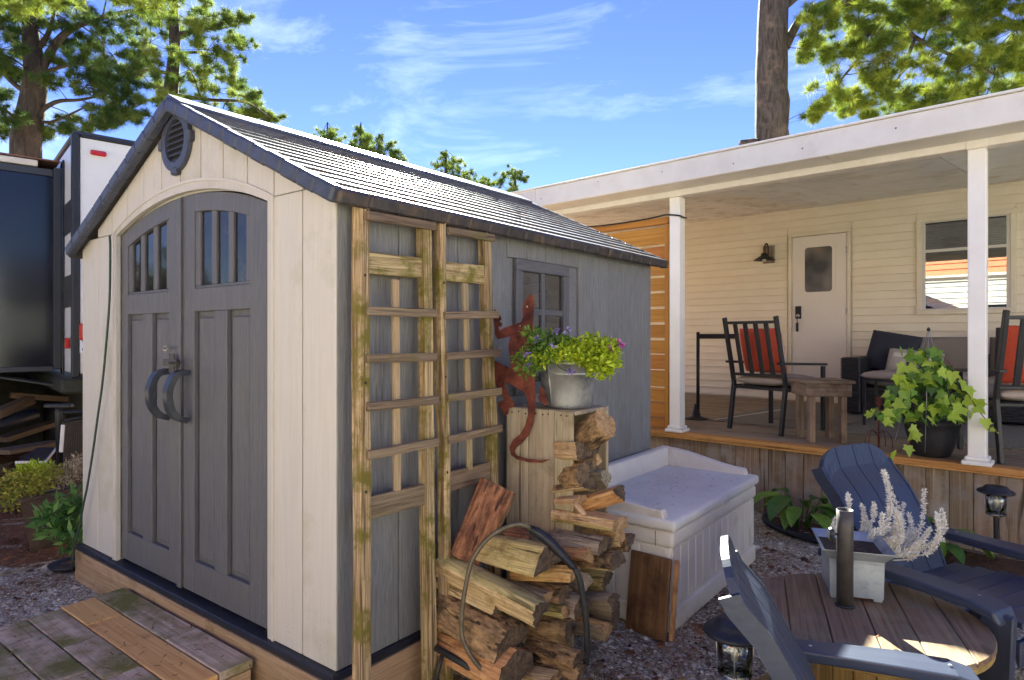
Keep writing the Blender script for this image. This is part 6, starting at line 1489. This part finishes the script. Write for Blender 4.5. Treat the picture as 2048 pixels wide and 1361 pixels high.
tarp = lathe('tarp_heap', mat('black_tarp', L_((24, 24, 28)), L_((36, 36, 40)), scale=6, rough=.5, bump=.02), None, [(.0, .30), (.12, .28), (.25, .20), (.40, .08), (.5, .01)], at_z(95, 870, 0), 18, True); tag(tarp, 'crumpled black tarp heap under the trailer', 'tarp')
# mesh folding chair standing by the shed corner
mc = empty('folding_chair', at_z(130, 1000, 0), 0, 'black mesh folding chair beside the shed rear corner', 'chair')
ca = at_d(118, 800, 5.3)
def md(px, py, w=5.3): return at_d(px, py, w)
tube('frame', M_blackmetal, mc, [md(120, 950), md(118, 830), md(117, 808)], .028, 8)
obj('armrest', box_me(.22, .06, .035, .008, M_blackmetal), M_blackmetal, mc, frame(VR, UP, md(118, 812, 5.28)))
tube('frame', M_blackmetal, mc, [md(112, 826, 5.28), md(172, 824, 5.5), md(230, 822, 5.6)], .020, 8)
tube('frame', M_blackmetal, mc, [md(128, 842), md(172, 834, 5.5), md(230, 830, 5.6)], .014, 8)
meshp = [md(132, 845, 5.25), md(230, 835, 5.5), md(225, 960, 5.5), md(126, 935, 5.25)]
V = []; Fc = []; nn_ = 22
for i in range(nn_ + 1):
    for A, B in ((meshp[0].lerp(meshp[1], i / nn_), meshp[3].lerp(meshp[2], i / nn_)), (meshp[0].lerp(meshp[3], i / nn_), meshp[1].lerp(meshp[2], i / nn_))):
        v, f_ = tube_data([A - ca, B - ca], .0045, 4); q = len(V); V += v; Fc += [[a + q for a in f] for f in f_]
ms_ = obj('mesh_seat', mesh('mesh_seat', V, Fc), mat('chair_mesh', L_((60, 54, 50)), L_((80, 72, 66)), scale=30, rough=.7), mc, Matrix.Translation(ca)); ms_['kind'] = 'stuff'
obj('mesh_backing', mesh('mesh_backing', [p - ca + VF * .01 for p in meshp], [[0, 1, 2, 3]]), mat('mesh_dark', L_((36, 32, 30)), rough=.8), mc, Matrix.Translation(ca))
plank('side_strip', M_white, mc, md(126, 850, 5.24), md(122, 905, 5.24), .03, .012, -VF)
tp = at_z(85, 920, .32)
fs = empty('folding_stool', (tp.x, tp.y, 0), YAW, 'low grey folding stool with a white edge behind the planter', 'stool')
A, B, C, D = at_d(32, 925, 5.2), at_d(88, 925, 5.2), at_d(112, 895, 5.75), at_d(75, 895, 5.75)
me = mesh('top', [p - tp for p in (A, B, C, D)] + [p - tp - UP * .02 for p in (A, B, C, D)], [[0, 1, 2, 3], [7, 6, 5, 4], [0, 4, 5, 1], [1, 5, 6, 2], [2, 6, 7, 3], [3, 7, 4, 0]])
obj('top', me, M_pole, fs, Matrix.Translation(tp)); plank('edge', M_white, fs, A - VF * .008, B - VF * .008, .022, .012, -VF); plank('edge', M_white, fs, B + VR * .01, C + VR * .01, .022, .012, VR)
for p in (A, B, C, D): tube('leg', M_blackmetal, fs, [p - UP * .02, Vector((p.x, p.y, 0))], .010, 6)

# ------------------------------------------------------------------ window-box planter and leafy bush by the left corner
pcx = at_z(105, 1075, .0)
pb2 = empty('planter_box', (pcx.x, pcx.y, 0), 0, 'brown rectangular planter of yellow green and dried plants left of the shed', 'potted plant')
PW = 4.25
A0, B0 = at_d(40, 1003, PW), at_d(148, 980, PW + .25); A1, B1 = at_d(55, 1045, PW + .02), at_d(140, 1028, PW + .27)
dv = (B0 - A0).normalized(); bk_ = VF * .20
M_brownpot = mat('brown_planter_plastic', L_((78, 62, 54)), L_((92, 74, 64)), scale=14, rough=.6)
V = [A0, B0, B0 + bk_, A0 + bk_, A1 + VF * .03, B1 + VF * .03, B1 + bk_ * .8, A1 + bk_ * .8]; zmin = .004
V[4:] = [Vector((v.x, v.y, zmin)) for v in V[4:]]
obj('box', mesh('box', [v - pcx for v in V], [[4, 5, 1, 0], [5, 6, 2, 1], [6, 7, 3, 2], [7, 4, 0, 3], [7, 6, 5, 4]]), M_brownpot, pb2, Matrix.Translation(pcx))
obj('soil', mesh('soil', [v - pcx - UP * .02 for v in V[:4]], [[0, 1, 2, 3]]), M_soil, pb2, Matrix.Translation(pcx))
for a, b in ((A0, B0), (B0, B0 + bk_), (A0 + bk_, B0 + bk_), (A0, A0 + bk_)): plank('rim', M_brownpot, pb2, a, b, .03, .02, UP)
M_yell = tintmat('yellowing_foliage', [L_((110, 120, 48)), L_((150, 152, 62)), L_((188, 176, 84)), L_((120, 136, 56))], .6, .3)
M_dry = tintmat('dried_foliage', [L_((120, 104, 82)), L_((168, 152, 126)), L_((196, 184, 160))], .8, .2)
leafobj('foliage', M_yell, pb2, [tuple(at_d(x, y, PW + .12)) for x, y in ((15, 960), (40, 955), (60, 945), (75, 970), (90, 960), (30, 985), (8, 975), (60, 985), (100, 945), (25, 1005))], 1500, (.10, .09, .06), .035, pcx, up=.4, asp=2.6)
leafobj('bright_foliage', M_lime, pb2, [tuple(at_d(x, y, PW + .14)) for x, y in ((55, 938), (70, 935), (88, 938))], 320, (.06, .06, .04), .035, pcx, up=.8, asp=3)
leafobj('dried_stems', M_dry, pb2, [tuple(at_d(x, y, PW + .2)) for x, y in ((130, 950), (145, 940), (155, 925), (120, 965), (160, 950))], 650, (.07, .07, .07), .032, pcx, up=.8, asp=3)
bc_ = at_z(135, 1090, 0)
bu = empty('leafy_bush', bc_, 0, 'green lance leaved bush growing at the shed corner', 'bush')
M_bush = tintmat('bush_leaf', [L_((70, 108, 56)), L_((96, 136, 70)), L_((128, 164, 84))], .5, .3)
leafobj('leaves', M_bush, bu, [tuple(at_d(x, y, 3.98 + d)) for x, y, d in ((105, 1030, 0), (120, 1045, .05), (140, 1040, .1), (150, 1010, .15), (155, 1030, .2), (135, 1065, -.02), (115, 1070, -.05), (150, 1060, .1), (100, 1050, 0), (160, 1000, .2), (150, 1080, .05), (160, 1060, .1))], 520, (.085, .085, .075), .085, bc_, up=.5, asp=3.6)
for k in range(9):
    b = bc_ + Vector((random.uniform(-.08, .08), random.uniform(-.05, .08), 0)); tube('stem', M_green, bu, [b, b + Vector((random.uniform(-.08, .05), random.uniform(-.05, .05), .18)), b + Vector((random.uniform(-.15, .1), random.uniform(-.08, .08), .34))], .004, 5)
# pine cones
M_cone = mat('pine_cone', L_((70, 50, 38)), L_((120, 92, 70)), scale=40, rough=.85)
def cone_me():
    V = []; Fc = []
    for i in range(9):
        t = i / 8; r = .022 * math.sin(math.pi * (.12 + .8 * t)); x = -.045 + .09 * t
        for j in range(7):
            a = 2 * math.pi * (j + .5 * (i % 2)) / 7; c = Vector((x, r * .6 * math.cos(a), r * .6 * math.sin(a))); o_ = Vector((x + .010, r * 1.35 * math.cos(a), r * 1.35 * math.sin(a)))
            sd_ = Vector((0, -math.sin(a), math.cos(a))) * r * .45; q = len(V); V += [c - sd_, c + sd_, o_ + sd_ * .7, o_ - sd_ * .7, c + Vector((.008, 0, 0))]; Fc += [[q, q + 1, q + 2, q + 3], [q + 3, q + 2, q + 4]]
    me = mesh('pine_cone', V, Fc); me.materials.append(M_cone); return me
cme = cone_me()
for px, py, lab in ((28, 1082, 'open pine cone left of the leafy bush'), (70, 1079, 'pine cone touching the left foot of the bush'), (65, 1098, 'dark pine cone nearest the gravel'), (35, 1022, 'small pine cone below the planter corner')):
    c = at_z(px, py, .035); tag(obj('pine_cone', cme, None, None, Matrix.Translation(c) @ Matrix.Rotation(random.uniform(0, 6), 4, 'Z')), lab, 'pine cone', 'pine cones on the litter')
rope = tube('old_rope', M_splitg, None, smoothstep_curve([at_z(0, 1150, .02), at_z(40, 1140, .02), at_z(75, 1128, .025), at_z(100, 1125, .02), at_z(135, 1118, .02)], 5), .008, 6); tag(rope, 'pale frayed rope lying on the pine needles', 'rope')
pan = lathe('plant_saucer', M_black, None, [(0, 0), (.10, 0), (.12, .03), (.115, .03), (.10, .008), (0, .008)], at_z(140, 1135, .004), 24); tag(pan, 'black plastic saucer at the base of the shed corner', 'saucer')

# ------------------------------------------------------------------ neighbouring trailer behind the camera, mirrored in the porch window
nt_ = empty('neighbour_trailer', (3.4, -7.5, 0), 0, 'white trailer with terracotta band that the porch window mirrors', 'trailer')
M_terra = mat('terracotta_band', L_((196, 108, 72)), L_((206, 120, 82)), scale=4, rough=.6)
M_nsid = mat('neighbour_siding', L_((176, 172, 164)), L_((186, 182, 174)), scale=4, rough=.6, rnd=.03)
block('lower_wall', M_nsid, nt_, (-4.5, -7.0, .55), (9, -4.62, 3.1), .02); block('white_band', M_nsid, nt_, (-4.52, -6.98, 3.102), (9.02, -4.56, 3.32), .02); block('upper_wall', M_terra, nt_, (-4.5, -7.0, 3.322), (9, -4.62, 3.85), .02); block('roof', M_nsid, nt_, (-4.6, -7.1, 3.852), (9.1, -4.5, 3.95), .02)
for k in range(15): obj('siding_board', box_me(13.4, .174, .012, .002, M_nsid), M_nsid, nt_, frame((1, 0, 0), (0, 1, .16), (2.25, -4.605, .65 + k * .172)))
for k in range(3): obj('siding_board', box_me(13.4, .178, .012, .002, M_terra), M_terra, nt_, frame((1, 0, 0), (0, 1, .16), (2.25, -4.605, 3.41 + k * .176)))
block('skirting', M_rvgrey, nt_, (-4.4, -6.9, .0), (8.9, -4.7, .545), .01)
for x in (-3.2, .6, 4.4): block('window', M_rvblack, nt_, (x, -4.61, 1.6), (x + 1.1, -4.575, 2.4), .01)
for x in (-1.4, 2.6): block('window', M_rvblack, nt_, (x, -4.61, 1.6), (x + .5, -4.575, 2.3), .01)

# ------------------------------------------------------------------ camper parked to the right, mirrored in the shed window
cp = empty('parked_camper', (7.2, .5, 0), 0, 'white camper parked right of the yard that the shed window mirrors', 'camper')
def prism_y(name, m, par, prof, y0, y1):
    return extrude(name, m, par, prof, frame((1, 0, 0), (0, -1, 0), (0, y1, 0)), y1 - y0)
prism_y('shell', M_rvwhite, cp, [(6.0, .6), (6.0, 2.3), (6.08, 2.65), (6.3, 2.9), (6.7, 3.0), (7.8, 3.0), (8.2, 2.9), (8.4, 2.6), (8.4, .6)], -3.2, 4.2)
prism_y('skirt', M_rvgrey, cp, [(6.05, .3), (6.02, .6), (8.38, .6), (8.35, .3)], -3.1, 4.1)
for y in (-2.4, -.4, 1.8): block('window', M_rvblack, cp, (5.985, y, 1.45), (6.01, y + 1.1, 2.1), .008)
block('stripe', M_rvgrey, cp, (5.99, -3.15, 1.05), (6.004, 4.15, 1.18), 0)
for y in (-2.0, 3.0): lathe('wheel', M_potblack, cp, [(0, -.1), (.2, -.1), (.33, -.08), (.34, 0), (.33, .08), (.2, .1), (0, .1)], (0, 0, 0), 24, True, frame((0, 1, 0), (1, 0, 0), (6.15, y, .34)))

# ------------------------------------------------------------------ far wood all round the site
M_wood = tintmat('far_wood_foliage', [L_((38, 52, 28)), L_((58, 76, 36)), L_((84, 100, 48)), L_((112, 120, 62))], .7, .3)
n = 26000; a = rng.uniform(0, 2 * math.pi, n); rr = rng.uniform(44, 56, n)
hh = 5.2 + 1.8 * np.sin(a * 17) + 1.2 * np.sin(a * 41 + 1) + .8 * np.sin(a * 97)
zz_ = hh * rng.uniform(0, 1, n) ** .8
Vw, Fw, Tw = leafcloud(np.stack([np.cos(a) * rr, np.sin(a) * rr, zz_], -1), n * 2, 1.0, 1.1, asp=1.5)
fwo = obj('far_wood', np_mesh('far_wood', Vw, Fw, Tw), M_wood); fwo['kind'] = 'stuff'; tag(fwo, 'far belt of dark pines closing the horizon', 'woods')

# ------------------------------------------------------------------ pines
def needle_mesh(clumps, tufts_k, nl, lw, lmin, lmax, flat=.5, updir=.35):
    """clumps: list of (Vector, radius). Returns V, F, tint"""
    Cs = []; Ts = []
    for c, r in clumps:
        n = max(8, int(tufts_k * r * r)); off = rng.normal(0, 1, (n, 3)); off /= np.linalg.norm(off, axis=1)[:, None]
        off *= (rng.uniform(0, 1, (n, 1)) ** .4) * r; off[:, 2] *= flat
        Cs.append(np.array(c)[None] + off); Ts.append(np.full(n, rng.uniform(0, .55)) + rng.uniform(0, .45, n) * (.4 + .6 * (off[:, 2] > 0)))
    C = np.concatenate(Cs); T = np.concatenate(Ts); n = len(C)
    ax = rng.normal(0, 1, (n, 1, 3)); ax[..., 2] += updir * 2; ax /= np.linalg.norm(ax, axis=2)[..., None]
    d = rng.normal(0, 1, (n, nl, 3)) * .75 + ax; d /= np.linalg.norm(d, axis=2)[..., None]
    l = rng.uniform(lmin, lmax, (n, nl, 1)); s = np.cross(d, rng.normal(0, 1, (n, nl, 3))); s /= np.linalg.norm(s, axis=2)[..., None] + 1e-9
    B = np.repeat(C[:, None], nl, 1)
    V = np.stack([B - s * lw / 2, B + s * lw / 2, B + d * l], 2).reshape(-1, 3)
    m = n * nl
    return V, np.arange(3 * m).reshape(-1, 3), np.repeat(np.clip(T, 0, 1), nl * 3)
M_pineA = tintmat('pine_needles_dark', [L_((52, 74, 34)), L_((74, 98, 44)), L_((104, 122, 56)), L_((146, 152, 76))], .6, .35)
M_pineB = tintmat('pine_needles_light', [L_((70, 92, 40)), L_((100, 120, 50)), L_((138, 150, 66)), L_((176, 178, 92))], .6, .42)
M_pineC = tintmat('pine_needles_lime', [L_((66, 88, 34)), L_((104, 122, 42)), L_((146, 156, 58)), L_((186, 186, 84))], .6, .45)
def pine(label, trunk, radii, limbs, clumps, mleaf, mbark, tufts_k, nl, lw, lmin, lmax, base, flat=.55, extra=None, subs=9):
    t = empty('pine_tree', base, 0, label, 'tree', 'pines around the yard')
    tr = tube('trunk', mbark, t, trunk, radii, 14, True, org=base)
    for pth, r0 in limbs:
        p = smoothstep_curve(pth, 4); tube('limb', mbark, t, p, [r0 * (1 - .75 * i / len(p)) for i in range(len(p))], 7)
    # twigs to every clump
    V = []; Fc = []
    allp = [q for pth, _ in limbs for q in smoothstep_curve(pth, 4)] + [Vector(q) for q in trunk]
    sub = []
    for c, r in clumps:
        c = Vector(c); near = min(allp, key=lambda q: (q - c).length)
        mid = (near + c) / 2 + Vector((0, 0, r * .2))
        v, f_ = tube_data([near - Vector(base), mid - Vector(base), c - Vector(base)], [r * .05, r * .035, r * .015], 4); q = len(V); V += v; Fc += [[a + q for a in f] for f in f_]
        for k in range(subs):
            o = Vector((random.gauss(0, 1), random.gauss(0, 1), random.gauss(0, .6))) * r * .68; sub.append((tuple(c + o), r * random.uniform(.18, .42)))
            v, f_ = tube_data([c - Vector(base), c + o - Vector(base)], [r * .02, r * .008], 3); q = len(V); V += v; Fc += [[a + q for a in f] for f in f_]
    if V: tw = obj('twigs', mesh('twigs', V, Fc), mbark, t, Matrix.Translation(base)); tw['kind'] = 'stuff'
    Vn, Fn, Tn = needle_mesh(sub, tufts_k, nl, lw, lmin, lmax, flat)
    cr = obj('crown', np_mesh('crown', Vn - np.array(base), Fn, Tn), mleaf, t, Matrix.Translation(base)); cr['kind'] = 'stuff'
    return t
def cl(lst, w, spread=.8, k=1.0): return [(at_d(x, y, w + random.uniform(-spread, spread)), r * w / FPX * k) for x, y, r in lst]
def tp_(lst, w): return [at_d(x, y, w) for x, y in lst]
w = 14.0
b0 = at_d(50, 280, w); base1 = Vector((b0.x, b0.y, 0))
pine('large dark pine with spreading limbs at the far left', [base1, base1.lerp(b0, .5)] + tp_([(52, 275), (66, 200), (72, 150), (62, 80), (58, 30), (52, -60), (50, -160)], w), [.34, .31, .29, .25, .22, .17, .13, .10, .05],
     [(tp_([(70, 170), (110, 90), (160, 50), (250, 25), (300, 20)], w), .10), (tp_([(66, 190), (30, 170), (-20, 120)], w), .08), (tp_([(58, 240), (110, 205), (160, 200), (210, 190)], w), .06), (tp_([(60, 230), (100, 245), (180, 210)], w), .05), (tp_([(62, 120), (100, 60), (110, 0)], w), .07), (tp_([(50, 260), (10, 220), (-30, 215)], w), .05), (tp_([(70, 150), (140, 130), (210, 120)], w), .05)],
     cl([(30, 90, 34), (5, 60, 30), (110, 30, 36), (70, 40, 26), (140, 85, 30), (185, 140, 34), (225, 110, 36), (170, 175, 32), (240, 195, 34), (200, 225, 26), (20, 235, 20), (5, 190, 22), (15, 130, 26), (120, 125, 22), (255, 150, 30), (260, 235, 32), (160, 245, 26), (215, 165, 30), (160, 110, 24), (40, 155, 18), (100, 160, 16), (225, 250, 28), (130, 265, 16), (200, 60, 26), (250, 50, 26), (160, 20, 30), (10, 15, 30), (40, -20, 40), (120, -30, 44), (220, -20, 40), (-20, 100, 40), (-30, 200, 36), (290, 25, 22), (90, 265, 14), (15, 262, 16)], w, 1.0, 1.0), M_pineA, M_bark, 1250, 22, .009, .11, .21, base1, subs=13)
w = 19.0
b0 = at_d(345, 260, w); base2 = Vector((b0.x, b0.y, 0))
pine('sunlit pine rising behind the shed roof peak', [base2, base2.lerp(b0, .5)] + tp_([(345, 250), (342, 180), (350, 100), (348, 30), (346, -40), (345, -120)], w), [.32, .30, .24, .20, .16, .12, .09, .04],
     [(tp_([(348, 70), (400, 60), (450, 55), (500, 40)], w), .06), (tp_([(345, 110), (400, 105), (470, 120)], w), .06), (tp_([(343, 190), (420, 200), (490, 205), (540, 236)], w), .07), (tp_([(345, 150), (300, 140), (260, 150)], w), .06), (tp_([(342, 200), (300, 200), (270, 215)], w), .06), (tp_([(348, 40), (310, 30), (280, 20)], w), .05)],
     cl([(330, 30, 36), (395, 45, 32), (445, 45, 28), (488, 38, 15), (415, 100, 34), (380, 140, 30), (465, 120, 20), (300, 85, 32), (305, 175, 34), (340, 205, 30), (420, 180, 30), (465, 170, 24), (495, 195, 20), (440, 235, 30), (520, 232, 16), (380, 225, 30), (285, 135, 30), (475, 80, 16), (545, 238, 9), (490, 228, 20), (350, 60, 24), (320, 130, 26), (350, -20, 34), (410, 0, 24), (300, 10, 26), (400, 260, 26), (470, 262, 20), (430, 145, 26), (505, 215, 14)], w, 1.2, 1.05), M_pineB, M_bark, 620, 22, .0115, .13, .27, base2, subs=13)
# nearer pine whose boughs hang into the top left corner
w = 6.0
b0 = at_d(-420, 300, w); base3 = Vector((b0.x, b0.y, 0))
pine('near pine whose needle boughs hang in at the top left', [base3, at_d(-410, 200, w), at_d(-400, -50, w), at_d(-390, -400, w)], [.22, .20, .17, .12],
     [(tp_([(-400, -120), (-150, -140), (60, -60), (150, -10)], w), .05), (tp_([(-395, -200), (0, -200), (220, -80), (330, -10)], w), .05)],
     cl([(25, 12, 26), (75, 6, 32), (120, 10, 24), (20, -20, 40), (100, -30, 40), (255, 4, 22), (310, 12, 24), (345, 2, 20), (290, -25, 36), (200, -30, 30), (-60, -40, 50), (360, -20, 26)], w, .3, 1.0), M_pineC, M_bark, 3000, 16, .004, .06, .12, base3, subs=8)
# pine standing behind the house
w = 12.5
b0 = at_d(1545, 290, w); base4 = Vector((b0.x, b0.y, 0))
M_bark2 = mat('grey_pine_bark', L_((56, 48, 43)), L_((96, 84, 76)), scale=9, stretch=(1, 1, .22), rough=.9, bump=.05, dist=1.6, c3=L_((124, 104, 90)), s3=4, t3=.64)
tk = [base4, base4.lerp(b0, .6)] + tp_([(1546, 300), (1543, 260), (1545, 205), (1543, 180), (1543, 140), (1544, 100), (1545, 50), (1547, 0), (1549, -60), (1551, -200)], w)
pine('tall pine with a thick bare trunk behind the house roof', tk, [.38, .36, .325, .305, .318, .293, .30, .285, .283, .275, .25, .18],
     [(tp_([(1570, 95), (1600, 40), (1640, 10), (1690, -5)], w), .10), (tp_([(1600, 40), (1700, 5), (1780, 30), (1830, 75), (1900, 110), (1990, 150)], w), .075), (tp_([(1560, 20), (1640, -30), (1800, -30), (1950, 10), (2060, 60)], w), .08), (tp_([(1780, 30), (1740, 90), (1690, 150), (1650, 200)], w), .045), (tp_([(1830, 75), (1800, 150), (1760, 210)], w), .04), (tp_([(1900, 110), (1870, 170), (1840, 215)], w), .04)],
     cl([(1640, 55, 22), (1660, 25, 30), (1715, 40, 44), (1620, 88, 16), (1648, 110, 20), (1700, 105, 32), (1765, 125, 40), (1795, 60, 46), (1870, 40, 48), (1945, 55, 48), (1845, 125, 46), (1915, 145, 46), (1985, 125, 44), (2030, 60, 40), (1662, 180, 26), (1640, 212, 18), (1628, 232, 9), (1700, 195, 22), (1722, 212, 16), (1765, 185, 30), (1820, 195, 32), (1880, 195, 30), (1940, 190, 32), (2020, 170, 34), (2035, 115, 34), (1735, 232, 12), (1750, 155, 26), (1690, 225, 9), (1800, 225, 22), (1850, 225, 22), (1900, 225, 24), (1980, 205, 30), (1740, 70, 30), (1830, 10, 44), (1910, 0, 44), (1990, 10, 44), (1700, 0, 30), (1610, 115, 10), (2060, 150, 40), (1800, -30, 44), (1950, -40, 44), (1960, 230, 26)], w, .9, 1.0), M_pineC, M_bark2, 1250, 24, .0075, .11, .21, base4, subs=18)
tube('stub', M_bark2, [o for o in SC.objects if o.get('label', '').startswith('tall pine')][0], [at_d(1520, 288, w), at_d(1505, 286, w - .1), at_d(1482, 288, w - .2)], [.10, .085, .07], 10)
# far conifer tops beyond the shed ridge
for i, (lab, tx0, ty0, ww, cls) in enumerate((
    ('small conifer tip left of the far tree tops', 655, 245, 32, [(655, 262, 14), (642, 275, 12), (668, 272, 13), (650, 285, 16), (672, 290, 16)]),
    ('thin conifer top just above the shed ridge', 722, 245, 33, [(722, 262, 11), (716, 275, 14), (730, 285, 16), (712, 292, 14), (736, 300, 14)]),
    ('bushy far tree top beside the thin conifer', 758, 268, 34, [(756, 280, 12), (770, 292, 14), (748, 300, 16), (785, 308, 14), (765, 312, 16), (795, 320, 10)]),
    ('far leafy tree top left of the porch roof end', 892, 300, 36, [(890, 315, 13), (880, 330, 14), (902, 335, 18), (915, 325, 12), (925, 345, 16), (895, 352, 18), (945, 360, 14), (915, 358, 16)]),
    ('rounded far tree top touching the porch roof end', 1030, 338, 37, [(1010, 352, 14), (1030, 350, 14), (995, 365, 14), (1045, 358, 12), (980, 368, 14), (1020, 368, 18), (965, 368, 12)]))):
    b0 = at_d(tx0, 400, ww); bs = Vector((b0.x, b0.y, 0)); top = at_d(tx0, ty0, ww)
    pine(lab, [bs, bs.lerp(top, .6), bs.lerp(top, .85), top], [.3, .2, .12, .03], [], cl(cls + [(x, y + dy_, r * 1.6) for dy_ in (40, 85, 130, 175) for x, y, r in cls[:5]], ww, .8, 1.0), M_pineB, M_bark, 200, 16, .018, .16, .34, bs, .8)
# strings hanging from the pine bough
wi = tube('hanging_line', M_piping, None, [at_d(1618, 10, 12), at_d(1605, 60, 12), at_d(1592, 102, 12)], .006, 5); tag(wi, 'pale cord dangling from the pine bough over the roof', 'cord')
